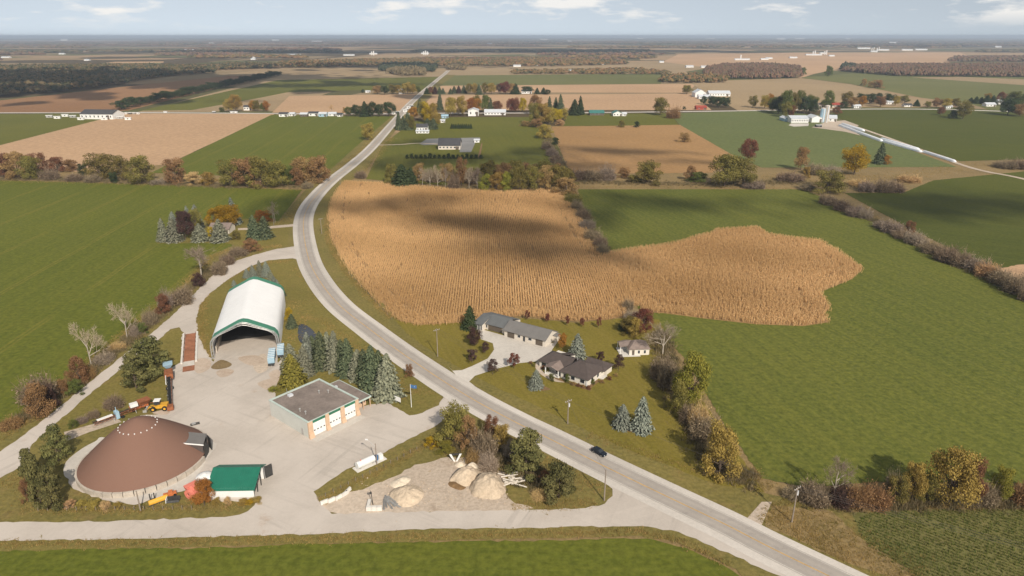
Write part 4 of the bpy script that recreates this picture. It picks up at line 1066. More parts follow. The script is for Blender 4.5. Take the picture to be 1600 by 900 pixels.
row('spruce', '{o} tree along the second cross road, counted from the main road', 'trees along the second cross road',
    [('darkgreen', 667, 147, 138, 7), ('broad', 'rust', 673, 147, 138, 8), ('burgundy', 680, 147, 136, 7), ('spruce', 687, 147, 137, 7), ('spruce', 692, 147, 139, 6), ('spruce', 704, 147, 139, 6), ('spruce', 710, 146, 136, 7), ('burgundy', 717, 146, 135, 8), ('spruce', 725, 146, 135, 8), ('broad', 'olive', 733, 147, 133, 11), ('broad', 'gold', 742, 147, 133, 10), ('spruce', 749, 148, 134, 8), ('broad', 'olive', 757, 147, 132, 11), ('broad', 'gold', 768, 147, 133, 12), ('broad', 'burgundy', 781, 146, 133, 12), ('broad', 'red', 790, 147, 131, 13), ('broad', 'brown', 800, 147, 134, 11), ('darkgreen', 805, 147, 132, 12), ('broad', 'darkgreen', 824, 146, 137, 15), ('darkgreen', 839, 147, 138, 7), ('darkgreen', 849, 147, 138, 8), ('broad', 'darkgreen', 855, 148, 141, 9)])
row('broad', '{o} tree round the barns left of the pale field, counted from the hamlet', 'trees round the barns by the pale field',
    [('darkgreen', 1099, 163, 152, 9), ('darkgreen', 1112, 165, 153, 12), ('darkgreen', 1124, 168, 154, 16), ('darkgreen', 1134, 168, 155, 12)])
# ================================================================ standing corn
corn_px = [(538, 284), (600, 287), (660, 292), (720, 297), (780, 300), (830, 298), (868, 296), (880, 304), (893, 322), (908, 345), (922, 368), (938, 391), (950, 396), (1000, 388), (1035, 384), (1062, 379), (1090, 370), (1110, 366), (1118, 360), (1150, 358), (1183, 356), (1200, 367), (1240, 373), (1283, 377), (1305, 390), (1348, 421), (1330, 437), (1300, 449), (1281, 457), (1290, 470), (1297, 482), (1288, 490), (1294, 504), (1255, 510), (1180, 507), (1100, 498), (1040, 490), (1003, 488), (1000, 478), (984, 478), (976, 494), (950, 500), (900, 502), (860, 500), (820, 494), (780, 497), (735, 504), (690, 509), (652, 510), (622, 502), (597, 482), (566, 450), (538, 415), (518, 375), (512, 340), (518, 312), (528, 296)]
sheet('corn_ground', corn_px, 0.147, 'm_cornfloor')
CP_ = [(p.x, p.y) for p in (G(u, v) for u, v in corn_px)]
def plants_template(rng, n_leaf, h):
    """One corn plant: stalk with tassel and hanging dry leaves (triangles)."""
    V, T = [], []
    a = rng.random() * 6.28
    for k in range(n_leaf):
        t = a + k * 2.4 + rng.normal() * 0.3
        z = h * (0.28 + 0.62 * k / n_leaf); L = 0.40 * rng.uniform(0.7, 1.2); w = 0.10
        d = np.array([math.cos(t), math.sin(t), 0]); s = np.array([-d[1], d[0], 0]) * w
        b = np.array([0, 0, z]); m = b + d * L * 0.55 + np.array([0, 0, 0.22]); e = b + d * L + np.array([0, 0, -0.25])
        V += [b - s * 0.5, b + s * 0.5, m + s, b - s * 0.5, m + s, m - s, m - s, m + s, e]
    for t in (a, a + 1.57):
        d = np.array([math.cos(t), math.sin(t), 0]) * 0.07
        V += [-d, d, np.array([0, 0, h * 1.12])]
    return np.array(V)
def corn_field():
    rng = np.random.default_rng(5)
    ang = math.radians(92.2); d = np.array([math.cos(ang), math.sin(ang)]); s = np.array([d[1], -d[0]])
    c0 = np.array([-20.0, 380.0])
    i, j = np.meshgrid(np.arange(-180, 280), np.arange(-490, 490))
    rs, st = 1.12, 0.42
    off, lon = i.ravel() * rs, j.ravel() * st
    X = c0[0] + off * s[0] + lon * d[0]; Y = c0[1] + off * s[1] + lon * d[1]
    X = X + 2.2 * np.sin(Y * 0.021 + 0.5) * np.clip((X + 40) / 80, 0, 1)
    k = inside(CP_, X, Y); X, Y, off, lon = X[k], Y[k], off[k], lon[k]
    ed = edgedist(CP_, X, Y)
    right = X > 48 + (Y - 330) * -0.15
    loose = (ed < 8.5) | right
    n = len(X)
    X = X + np.where(loose, rng.normal(size=n) * 0.55, rng.normal(size=n) * 0.15)
    Y = Y + np.where(loose, rng.normal(size=n) * 0.55, rng.normal(size=n) * 0.20)
    # gaps: thin streaks where plants lie down, and a ring of missing plants inside the headland
    g1 = np.sin(off * 0.9 + 3.0 * np.sin(lon * 0.05)) * np.sin(lon * 0.055 + off * 0.21) + 0.6 * np.sin(off * 0.31 + 1.7) * np.sin(lon * 0.11 + 0.6)
    gap = (g1 > 1.27) | ((np.abs(ed - 9.2) < 0.8) & (np.sin(X * 0.21) + np.sin(Y * 0.33) > 0.35)) | (rng.random(n) < 0.04)
    gap |= right & (np.abs(np.sin(0.35 * X + 0.42 * Y + 2 * np.sin(0.03 * X))) < 0.05) & (np.sin(0.05 * X - 0.06 * Y) > 0.1)
    keep = ~gap; X, Y, ed, right = X[keep], Y[keep], ed[keep], right[keep]; n = len(X)
    tmpl = [plants_template(rng, 4, 1.8) for _ in range(8)]
    m = len(tmpl[0]); TV = np.stack(tmpl)
    idx = rng.integers(0, 8, n); a = rng.random(n) * 6.28
    sc_ = rng.uniform(0.82, 1.12, n) * np.where(right, 1.15, 1.0)
    lean = rng.normal(size=(n, 2)) * 0.07
    P = TV[idx] * sc_[:, None, None]
    ca, sa = np.cos(a)[:, None], np.sin(a)[:, None]
    x = P[:, :, 0] * ca - P[:, :, 1] * sa + X[:, None] + lean[:, :1] * P[:, :, 2]
    y = P[:, :, 0] * sa + P[:, :, 1] * ca + Y[:, None] + lean[:, 1:] * P[:, :, 2]
    z = P[:, :, 2] + 0.145
    V = np.stack([x, y, z], 2).reshape(-1, 3)
    patch = 0.5 + 0.22 * np.sin(X * 0.05 + 1.3 * np.sin(Y * 0.03)) + 0.16 * np.sin(Y * 0.09 + X * 0.04)
    T = np.repeat(np.clip(patch + (rng.random(n) - 0.5) * 0.55, 0, 1), m)
    me = mesh_np('standing_corn', V, np.arange(len(V)).reshape(-1, 3), T)
    o = link('standing_corn', me, None, LEAF['corn'])
    tag(o, 'ripe golden corn standing in rows inside the road bend', 'corn', None, 'stuff')
    return n
NCORN = corn_field()

# ================================================================ tufts of rough grass and the low crop
def tufts(name, label, cat, X, Y, z, hgt, wid, mat, blades, rng, tn=None, bw=0.13):
    n = len(X); k = n * blades
    a = rng.random(k) * 6.28; bx = np.repeat(X, blades) + rng.normal(size=k) * wid; by = np.repeat(Y, blades) + rng.normal(size=k) * wid
    hh = np.repeat(hgt, blades) * rng.uniform(0.6, 1.2, k); w = hh * bw + 0.02
    ln = rng.normal(size=(k, 2)) * 0.35 * hh[:, None]
    A = np.stack([bx - np.cos(a) * w, by - np.sin(a) * w, np.full(k, z)], 1)
    B = np.stack([bx + np.cos(a) * w, by + np.sin(a) * w, np.full(k, z)], 1)
    C = np.stack([bx + ln[:, 0], by + ln[:, 1], z + hh], 1)
    V = np.stack([A, B, C], 1).reshape(-1, 3)
    t = np.repeat(rng.random(n) if tn is None else tn, blades * 3)
    o = link(name, mesh_np(name, V, np.arange(3 * k).reshape(-1, 3), t), None, LEAF[mat])
    return tag(o, label, cat, None, 'stuff')
def along(px, width, per_m, rng):
    P = [G(u, v) for u, v in px]; X, Y = [], []
    for a, b in zip(P[:-1], P[1:]):
        L = (b - a).length; n = int(L * per_m)
        t = rng.random(n); d = (b - a).normalized()
        o = rng.normal(size=n) * width * 0.5
        X.append(a.x + (b.x - a.x) * t + d.y * o); Y.append(a.y + (b.y - a.y) * t - d.x * o)
    return np.concatenate(X), np.concatenate(Y)
rg = np.random.default_rng(21)
strips_px = [  # picture polyline, width m, tufts per m
 ([(1215, 785), (1250, 810), (1300, 835), (1360, 875), (1430, 915)], 9, 60), ([(1200, 800), (1260, 845), (1330, 880)], 5, 35),
 ([(1240, 770), (1330, 792), (1450, 790), (1610, 790)], 2.2, 22), ([(1190, 745), (1150, 738), (1200, 768)], 4, 25),
 ([(1140, 745), (1100, 740), (1000, 708), (920, 680)], 2.2, 9), ([(535, 290), (518, 320), (510, 350), (514, 380), (538, 422), (570, 460), (610, 498)], 2.0, 16),
 ([(500, 300), (478, 315), (455, 340), (440, 352)], 6, 14), ([(600, 200), (560, 240), (520, 270), (498, 292)], 6, 8), ([(612, 215), (575, 262), (555, 280)], 6, 8),
 ([(20, 668), (90, 606), (190, 528), (285, 452), (330, 402), (360, 392), (440, 384)], 4, 22), ([(0, 690), (100, 612), (200, 532), (290, 460)], 2, 12),
 ([(318, 460), (312, 490), (316, 530), (326, 560)], 3, 24), ([(330, 450), (370, 428), (420, 410), (455, 408)], 2.5, 14),
 ([(455, 470), (470, 500), (450, 540)], 6, 12), ([(470, 495), (500, 500), (530, 520), (590, 570), (650, 615), (690, 612)], 2.5, 10), ([(460, 415), (500, 465), (560, 520), (620, 560)], 2.5, 7),
 ([(500, 785), (560, 752), (620, 722), (690, 680)], 2.0, 16), ([(700, 700), (760, 715), (830, 745), (900, 775)], 7, 22), ([(740, 665), (800, 690), (880, 730), (945, 765)], 4, 14), ([(800, 790), (870, 792), (930, 785)], 2.5, 16),
 ([(0, 852), (200, 850), (480, 843), (800, 836), (1000, 832), (1060, 845), (1140, 885)], 1.6, 12), ([(60, 797), (200, 797), (390, 790)], 2.0, 14), ([(0, 760), (40, 740), (50, 800)], 4, 12),
 ([(0, 283), (200, 288), (330, 292), (470, 297)], 5, 6), ([(900, 292), (1000, 293), (1250, 295)], 6, 6), ([(1190, 275), (1300, 285), (1440, 272), (1490, 262)], 18, 14), ([(1250, 265), (1350, 275), (1410, 290)], 14, 12), ([(920, 285), (1100, 290)], 8, 6),
 ([(1300, 312), (1420, 362), (1600, 458)], 3, 6), ([(1020, 505), (1040, 560), (1080, 640), (1140, 740)], 4, 14), ([(690, 700), (720, 705), (745, 715)], 4, 20),
 ([(1500, 258), (1600, 256)], 14, 8), ([(575, 285), (650, 295), (760, 301), (860, 300)], 3, 6),
]
XX, YY, TT = [], [], []
for px, w, d in strips_px:
    x, y = along(px, w, d, rg); XX.append(x); YY.append(y)
    TT.append(np.clip(0.55 + 0.3 * np.sin(x * 0.35) * np.sin(y * 0.27) + rg.normal(size=len(x)) * 0.2, 0, 1))
XX, YY, TT = np.concatenate(XX), np.concatenate(YY), np.concatenate(TT)
clv = np.array([(p.x, p.y) for p in CL]); kk = np.ones(len(XX), bool)
for p in clv: kk &= (XX - p[0]) ** 2 + (YY - p[1]) ** 2 > 6.6 ** 2
gravel_polys = [[(q.x, q.y) for q in (G(u, v) for u, v in px)] for px in (lane_px, yard_px)]
for gp in gravel_polys: kk &= ~inside(gp, XX, YY)
XX, YY, TT = XX[kk], YY[kk], TT[kk]
tufts('rough_grass', 'dry rough grass along ditches, verges and hedgerow feet', 'grass', XX, YY, ZV, rg.uniform(0.12, 0.50, len(XX)), 0.25, 'grassblade', 6, rg, TT)
leafmat('brush', (0.090, 0.076, 0.040), (0.195, 0.145, 0.082), 0.3, 0.0)
ux, uy = [], []
for px, w_, d_ in [([(1030, 520), (1045, 575), (1062, 620), (1085, 665), (1105, 710), (1135, 742), (1180, 752)], 4.5, 16), ([(1240, 776), (1300, 785), (1400, 788), (1500, 787), (1620, 786)], 3.0, 14),
                   ([(10, 672), (60, 640), (120, 600), (160, 565), (215, 522), (260, 484), (300, 450), (345, 412), (385, 396)], 3.5, 12), ([(0, 280), (120, 281), (200, 285), (300, 289), (350, 292), (470, 292)], 7, 7),
                   ([(700, 680), (740, 700), (790, 715), (850, 760)], 6, 16), ([(886, 300), (900, 322), (915, 350), (930, 380), (942, 396)], 4, 9), ([(900, 284), (1000, 287), (1100, 288), (1200, 285), (1300, 288), (1400, 297)], 9, 8), ([(1296, 312), (1380, 352), (1470, 402), (1600, 462)], 4, 9), ([(600, 288), (700, 295), (800, 299), (870, 299)], 5, 9), ([(855, 215), (868, 250), (880, 280)], 6, 6)]:
    x, y = along(px, w_, d_, rg); ux.append(x); uy.append(y)
ux, uy = np.concatenate(ux), np.concatenate(uy)
for gp in gravel_polys:
    k = ~inside(gp, ux, uy); ux, uy = ux[k], uy[k]
tufts('undergrowth', 'tangled brown undergrowth filling the hedgerow bottoms', 'undergrowth', ux, uy, 0.12, rg.uniform(0.4, 1.6, len(ux)), 0.5, 'brush', 14, rg, None, 0.06)
crop_px = [(1335, 815), (1360, 802), (1430, 799), (1620, 797), (1700, 920), (1540, 960), (1440, 912), (1350, 850)]
cpw = [(q.x, q.y) for q in (G(u, v) for u, v in crop_px)]
def crop():
    rng = np.random.default_rng(3); ang = math.radians(-38)
    d = np.array([math.cos(ang), math.sin(ang)]); s = np.array([-d[1], d[0]])
    i, j = np.meshgrid(np.arange(-120, 121), np.arange(-200, 201)); c0 = np.array([95.0, 128.0])
    o, l = i.ravel() * 1.05, j.ravel() * 0.42
    X = c0[0] + o * s[0] + l * d[0] + rng.normal(size=o.size) * 0.09; Y = c0[1] + o * s[1] + l * d[1] + rng.normal(size=o.size) * 0.09
    k = inside(cpw, X, Y) & (rng.random(o.size) > 0.12)
    X, Y = X[k], Y[k]
    tufts('row_crop', 'low green crop in rows beside the road at the lower right', 'crop', X, Y, 0.14, rng.uniform(0.30, 0.60, len(X)), 0.16, 'cropleaf', 8, rng)
crop()

# ================================================================ far woods and tree belts
leafmat('wood', (0.050, 0.040, 0.022), (0.20, 0.115, 0.055), 0.1, 0.0)
def woodmat(name, cols):
    t = NT('wood_' + name)
    at = t.n.new('ShaderNodeAttribute'); at.attribute_name = 'tint'
    r = t.n.new('ShaderNodeValToRGB'); r.color_ramp.interpolation = 'LINEAR'
    el = r.color_ramp.elements
    el[0].position, el[0].color = 0.0, (*cols[0], 1); el[1].position, el[1].color = 1.0, (*cols[-1], 1)
    for k, c in enumerate(cols[1:-1]):
        e = el.new((k + 1) / (len(cols) - 1)); e.color = (*c, 1)
    t.l.new(at.outputs['Fac'], r.inputs[0])
    g_ = t.n.new('ShaderNodeHueSaturation'); g_.inputs['Value'].default_value = 1.3; t.l.new(r.outputs[0], g_.inputs['Color'])
    return t.done(g_.outputs[0], 0.95, None, 0.0, 0.05)
woodmat('autumn', [(0.040, 0.045, 0.022), (0.085, 0.070, 0.030), (0.125, 0.085, 0.038), (0.15, 0.080, 0.040), (0.155, 0.110, 0.045)])
woodmat('red', [(0.055, 0.042, 0.028), (0.105, 0.064, 0.044), (0.135, 0.074, 0.050), (0.125, 0.086, 0.052), (0.09, 0.075, 0.042)])
woodmat('dark', [(0.022, 0.030, 0.020), (0.038, 0.045, 0.026), (0.055, 0.055, 0.030)])
woodmat('mixed', [(0.030, 0.038, 0.022), (0.060, 0.058, 0.030), (0.10, 0.075, 0.038), (0.125, 0.085, 0.045)])
woodmat('brown', [(0.07, 0.055, 0.032), (0.115, 0.088, 0.048), (0.145, 0.11, 0.06)])
IV = np.array([(0, 0, 1)] + [(0.894 * math.cos(i * 1.2566), 0.894 * math.sin(i * 1.2566), 0.447) for i in range(5)] + [(0.894 * math.cos(i * 1.2566 + 0.628), 0.894 * math.sin(i * 1.2566 + 0.628), -0.447) for i in range(5)])
IF = np.array([(0, 1 + i, 1 + (i + 1) % 5) for i in range(5)] + [(1 + i, 6 + i, 1 + (i + 1) % 5) for i in range(5)] + [(1 + (i + 1) % 5, 6 + i, 6 + (i + 1) % 5) for i in range(5)])
# a finer lumpy crown for nearer woods: several small lobes
def crowns(X, Y, Hh, Wd, rng, lob):
    """Merge many tree crowns: each crown is a few jagged lobes plus a trunk wedge."""
    n = len(X); outV, outF, outT = [], [], []
    tt = rng.random(n); o = 0
    for L in range(lob):
        a = rng.random(n) * 6.28; q = 0.0 if lob == 1 else 0.30
        cx = X + np.cos(a) * Wd * q * (L > 0) ; cy = Y + np.sin(a) * Wd * q * (L > 0)
        cz = Hh * (0.56 if lob == 1 else (0.72 if L == 0 else 0.30 + 0.35 * L / lob) + 0.06 * rng.normal(size=n))
        rx = Wd * (0.5 if lob == 1 else 0.30) * rng.uniform(0.8, 1.25, n); rz = Hh * (0.46 if lob == 1 else 0.27) * rng.uniform(0.85, 1.15, n)
        J = 1 + rng.normal(size=(n, 11, 1)) * 0.24
        P = IV[None] * J
        V = np.stack([cx[:, None] + P[:, :, 0] * rx[:, None], cy[:, None] + P[:, :, 1] * rx[:, None], np.maximum(0.3, cz[:, None] + P[:, :, 2] * rz[:, None])], 2)
        outV.append(V.reshape(-1, 3)); outF.append((IF[None] + (np.arange(n) * 11)[:, None, None]).reshape(-1, 3) + o); o += n * 11
        outT.append(np.clip(tt[:, None] + rng.normal(size=(n, 11)) * 0.10, 0, 1).ravel())
    return np.concatenate(outV), np.concatenate(outF), np.concatenate(outT)
def wood(name, label, px, mat, hgt, spacing, seed, lob=3, wide=1.35):
    rng = np.random.default_rng(seed)
    poly = [(q.x, q.y) for q in (G(u, v) for u, v in px)]
    xs, ys = [p[0] for p in poly], [p[1] for p in poly]
    n = int((max(xs) - min(xs)) * (max(ys) - min(ys)) / spacing ** 2)
    n = min(n, 90000)
    X = rng.uniform(min(xs), max(xs), n); Y = rng.uniform(min(ys), max(ys), n)
    k = inside(poly, X, Y); X, Y = X[k], Y[k]
    if len(X) == 0: return
    V, Fq, T = crowns(X, Y, hgt * rng.uniform(0.7, 1.2, len(X)), spacing * wide * rng.uniform(0.8, 1.2, len(X)), rng, lob)
    o = link(name, mesh_np(name, V, Fq, T), None, MATS['wood_' + mat])
    tag(o, label, 'wood', 'distant woods', 'stuff')
W = [
 ('dark evergreen wood in shade below the far left horizon', [(-700, 155), (-700, 106), (0, 106), (120, 105), (230, 104), (330, 107), (338, 114), (250, 121), (185, 133), (100, 144), (0, 152)], 'mixed', 13, 11, 2),
 ('narrow dark wood continuing the shaded wood to the grove', [(300, 108), (360, 101), (430, 102), (430, 106), (340, 110)], 'mixed', 12, 11, 2),
 ('dark pointed grove behind the brown grove by the main road', [(590, 112), (600, 104), (650, 102), (682, 106), (678, 113), (640, 112), (620, 111)], 'dark', 15, 9, 3),
 ('brown rounded grove beside the main road', [(604, 115), (620, 110), (650, 110), (664, 113), (664, 119), (630, 119), (610, 116)], 'brown', 15, 9, 3),
 ('small lone grove right of the main road', [(698, 109), (702, 105), (720, 104), (728, 106), (726, 110)], 'brown', 14, 9, 3),
 ('olive wood edge between green field and red wood', [(1030, 129), (1035, 122), (1080, 120), (1120, 119), (1138, 122), (1136, 129), (1090, 130)], 'autumn', 12, 10, 3),
 ('red-brown wood beside the pale field', [(1100, 122), (1102, 110), (1130, 104), (1200, 103), (1250, 108), (1252, 122), (1180, 124)], 'red', 14, 7.5, 3),
 ('long red-brown wood on the right behind the green field', [(1316, 112), (1318, 106), (1400, 104), (1600, 104), (1900, 106), (1900, 120), (1600, 121), (1480, 120), (1400, 119)], 'red', 14, 7.5, 3),
 ('dark evergreen end of the long red-brown wood', [(1314, 111), (1316, 106), (1335, 105), (1336, 111)], 'dark', 17, 10, 3),
 ('upper right wood with reddish crowns below the horizon', [(1480, 97), (1490, 92), (1600, 91), (1900, 91), (1900, 97)], 'red', 16, 15, 2),
 ('brown wood belt beyond the grove and the main road', [(430, 106), (440, 99), (560, 96), (700, 93), (830, 92), (900, 94), (980, 98), (980, 101), (860, 104), (700, 104), (580, 103), (500, 106)], 'autumn', 13, 13, 2),
 ('scrub belt above the far tan strips right of centre', [(800, 116), (800, 112), (1000, 108), (1050, 114), (1040, 117), (900, 116)], 'autumn', 8, 14, 2),
]
for k, (lab, px, m, h, sp, lob) in enumerate(W):
    wood('distant_wood', lab, px, m, h, sp, 300 + k, lob)
# beyond: belts of woodland between fields, thinning to the horizon
rb = np.random.default_rng(77)
band = []
belts = [(93.0, 96.0, 0.28, 'red'), (88.5, 91.8, 0.55, 'autumn'), (84.0, 87.4, 0.55, 'red'), (79.5, 82.8, 0.6, 'mixed'), (76.0, 78.8, 0.62, 'red'), (72.8, 75.4, 0.65, 'autumn'), (70.2, 72.4, 0.7, 'red'), (67.8, 70.0, 0.8, 'mixed'), (65.8, 67.6, 0.8, 'red'), (64.0, 65.6, 0.8, 'mixed'), (62.5, 63.9, 0.8, 'autumn'), (61.2, 62.3, 0.85, 'mixed'), (60.0, 61.1, 0.9, 'mixed')]
NB = 0
for (va, vb_, cov, m) in belts:
    u = -500.0; parts = []
    while u < 2100:
        wd = rb.uniform(60, 260)
        if rb.random() < cov and not (va > 92 and -60 < u + wd * 0.5 < 430) and not (va > 78 and 990 < u + wd * 0.5 < 1500 and rb.random() < 0.85) and not (va > 83 and 420 < u + wd * 0.5 < 860 and rb.random() < 0.4):
            a, b = va + rb.uniform(0, 0.4) * (vb_ - va), vb_ - rb.uniform(0, 0.4) * (vb_ - va)
            parts.append([(u, b), (u + wd * 0.1, a), (u + wd * 0.9, a + rb.uniform(-0.2, 0.2) * (vb_ - va)), (u + wd, b)])
        u += wd * rb.uniform(0.7, 1.1)
    Xs, Ys = [], []
    Yn, Yf = G(800, vb_).y, G(800, va).y
    sp = 10 + Yn * 0.0028
    for px in parts:
        poly = [(q.x, q.y) for q in (G(uu, vv) for uu, vv in px)]
        x0, x1 = min(p[0] for p in poly), max(p[0] for p in poly); y0, y1 = min(p[1] for p in poly), max(p[1] for p in poly)
        n = int(min(5000, (x1 - x0) * (y1 - y0) / sp ** 2 * 0.8))
        X = rb.uniform(x0, x1, n); Y = rb.uniform(y0, y1, n); k = inside(poly, X, Y); Xs.append(X[k]); Ys.append(Y[k])
    X, Y = np.concatenate(Xs), np.concatenate(Ys); n = len(X); NB += n
    V, Fq, T = crowns(X, Y, 13 * rb.uniform(0.7, 1.3, n), sp * 1.5 * rb.uniform(0.8, 1.2, n), rb, 1)
    o = link('distant_wood', mesh_np('distant_wood', V, Fq, T), None, MATS['wood_' + m])
    tag(o, '%s belt of far woodland below the horizon' % ORD[belts.index((va, vb_, cov, m))], 'wood', 'distant woods', 'stuff')
# long evergreen windbreak on the left, tree by tree
A, B = (190, 171), (434, 118)
g = 'long evergreen windbreak across the brown field'
n = 30
for i in range(n):
    t = (i / (n - 1)) ** 0.62
    p0, p1 = G(*A), G(*B); p = p0.lerp(p1, 1 - (1 - i / (n - 1)) ** 1.0)
    NPL[0] += 1
    tr, crn = PROTO['broad'][i % 4]
    o = thing('evergreen_tree', '%s evergreen of the long windbreak across the brown field, counted from the cross road' % ORD[i], 'tree', (p.x, p.y, 0.05), i * 2.4, g)
    hgt = 14 + 2.5 * math.sin(i * 1.7)
    o.scale = (27, 27, hgt)
    link('trunk', tr, o); c = link('crown', crn, o); c.material_slots[0].link = 'OBJECT'; c.material_slots[0].material = LEAF['darkgreen']
# ================================================================ materials of built things
flatmat('m_white', (0.74, 0.73, 0.70), 0.6, 0.06, 0.5)
flatmat('m_fabric', (0.82, 0.81, 0.79), 0.55, 0.035, 0.15)
flatmat('m_fabric_green', (0.055, 0.215, 0.135), 0.6, 0.10, 0.3)
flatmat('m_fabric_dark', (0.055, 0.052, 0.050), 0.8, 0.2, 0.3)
flatmat('m_steel', (0.46, 0.45, 0.43), 0.45, 0.15, 2.0, 0.4, 0.4)
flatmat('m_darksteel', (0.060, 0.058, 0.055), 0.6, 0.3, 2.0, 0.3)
flatmat('m_rust', (0.26, 0.095, 0.042), 0.85, 0.35, 0.9)
flatmat('m_deck', (0.30, 0.125, 0.065), 0.85, 0.30, 0.35)
flatmat('m_wallconc', (0.44, 0.385, 0.32), 0.9, 0.18, 0.4)
flatmat('m_palewall', (0.53, 0.535, 0.49), 0.75, 0.05, 0.3)
flatmat('m_brick', (0.56, 0.39, 0.26), 0.85, 0.10, 1.0)
flatmat('m_mint', (0.46, 0.53, 0.48), 0.6, 0.08, 0.5)
flatmat('m_greentrim', (0.035, 0.155, 0.090), 0.6, 0.15, 0.5)
flatmat('m_flatroof', (0.215, 0.175, 0.150), 0.9, 0.26, 0.16)
flatmat('m_greenroof', (0.016, 0.140, 0.090), 0.5, 0.10, 0.5)
flatmat('m_greenroof_far', (0.05, 0.17, 0.15), 0.5, 0.10, 0.5)
flatmat('m_glass', (0.030, 0.034, 0.040), 0.12, 0.1, 1.0, 0.0, 0.6)
flatmat('m_shopwall', (0.60, 0.54, 0.46), 0.7, 0.06, 0.4)
flatmat('m_shoproof', (0.165, 0.155, 0.145), 0.75, 0.08, 0.4)
flatmat('m_shoproof_blue', (0.125, 0.130, 0.130), 0.75, 0.08, 0.4)
flatmat('m_shopdoor', (0.120, 0.095, 0.072), 0.7, 0.12, 0.5)
flatmat('m_houseroof', (0.082, 0.064, 0.057), 0.85, 0.14, 0.8)
flatmat('m_housewall', (0.66, 0.61, 0.53), 0.8, 0.06, 0.8)
flatmat('m_cottageroof', (0.215, 0.165, 0.140), 0.85, 0.18, 0.7)
flatmat('m_pole', (0.25, 0.205, 0.165), 0.9, 0.2, 3.0)
flatmat('m_carpaint', (0.010, 0.016, 0.026), 0.18, 0.1, 1.0, 0.3, 0.6)
flatmat('m_rubber', (0.018, 0.018, 0.018), 0.8, 0.2, 3.0)
flatmat('m_lamp', (0.7, 0.7, 0.68), 0.3, 0.05, 1.0)
flatmat('m_taillight', (0.35, 0.02, 0.015), 0.3, 0.05, 1.0)
flatmat('m_blue', (0.33, 0.47, 0.56), 0.5, 0.10, 0.6)
flatmat('m_bluedeep', (0.05, 0.13, 0.28), 0.5, 0.10, 0.6)
flatmat('m_machine_yellow', (0.60, 0.32, 0.035), 0.5, 0.15, 0.8)
flatmat('m_machine_orange', (0.52, 0.16, 0.055), 0.55, 0.2, 0.8)
flatmat('m_coral', (0.66, 0.20, 0.145), 0.6, 0.12, 0.8)
flatmat('m_barnred', (0.30, 0.060, 0.040), 0.8, 0.2, 0.3)
flatmat('m_silo', (0.47, 0.42, 0.36), 0.85, 0.12, 0.2)
flatmat('m_silobag', (0.80, 0.82, 0.84), 0.4, 0.05, 0.2)
flatmat('m_metalroof', (0.66, 0.68, 0.70), 0.35, 0.07, 0.2, 0.2, 0.5)
flatmat('m_greyroof', (0.062, 0.062, 0.066), 0.9, 0.12, 0.3)
flatmat('m_blocks', (0.62, 0.585, 0.53), 0.9, 0.10, 1.0)
flatmat('m_debris', (0.60, 0.54, 0.46), 0.9, 0.2, 1.0)
groundmat('m_sandpile', (0.46, 0.365, 0.265), (0.53, 0.425, 0.31), (0.40, 0.305, 0.215), 0.25, 1.5, c3amt=0.5, bump=0.8)
groundmat('m_sandlight', (0.56, 0.47, 0.36), (0.62, 0.53, 0.41), (0.52, 0.42, 0.31), 0.25, 1.5, c3amt=0.4, bump=0.6)
t = NT('m_pond'); t.done((0.012, 0.017, 0.026), 0.06, t.bump(t.noise(0.8, 2.0), 0.03, 0.05), 0.0, 0.5)
# brown shingles laid in courses on the dome
t = NT('m_domeroof')
sx = t.n.new('ShaderNodeSeparateXYZ'); t.l.new(t.pos, sx.inputs[0])
cs = t.math('FRACT', t.math('MULTIPLY', sx.outputs[2], 5.5))
n1, n2 = t.noise(0.12, 5.0, 0.65), t.noise(2.6, 3.0, 0.7)
col = t.mix(t.ramp(n1, 0.35, 0.65), (0.225, 0.150, 0.118), (0.290, 0.192, 0.150))
col = t.mix(t.math('MULTIPLY', t.ramp(n2, 0.40, 0.62), 0.65), col, (0.345, 0.225, 0.175))
col = t.mix(t.math('MULTIPLY', t.ramp(cs, 0.0, 0.25), 0.12), (0.19, 0.105, 0.075), col)
col = t.mix(0.85, (0.19, 0.105, 0.075), col)
t.done(col, 0.9, t.bump(cs, 0.25, 0.03), 0.0, 0.15)
ZY = ZG + 0.02     # level of the gravel yard
ZL = ZV + 0.03     # level of the lawns

def frame(name, label, cat, a, b, z, group=None):
    """Thing whose local x runs from picture point a to b on the ground; y points to the left of it."""
    p, q = G(*a), G(*b)
    return thing(name, label, cat, (p.x, p.y, z), math.atan2(q.y - p.y, q.x - p.x), group), (q - p).length

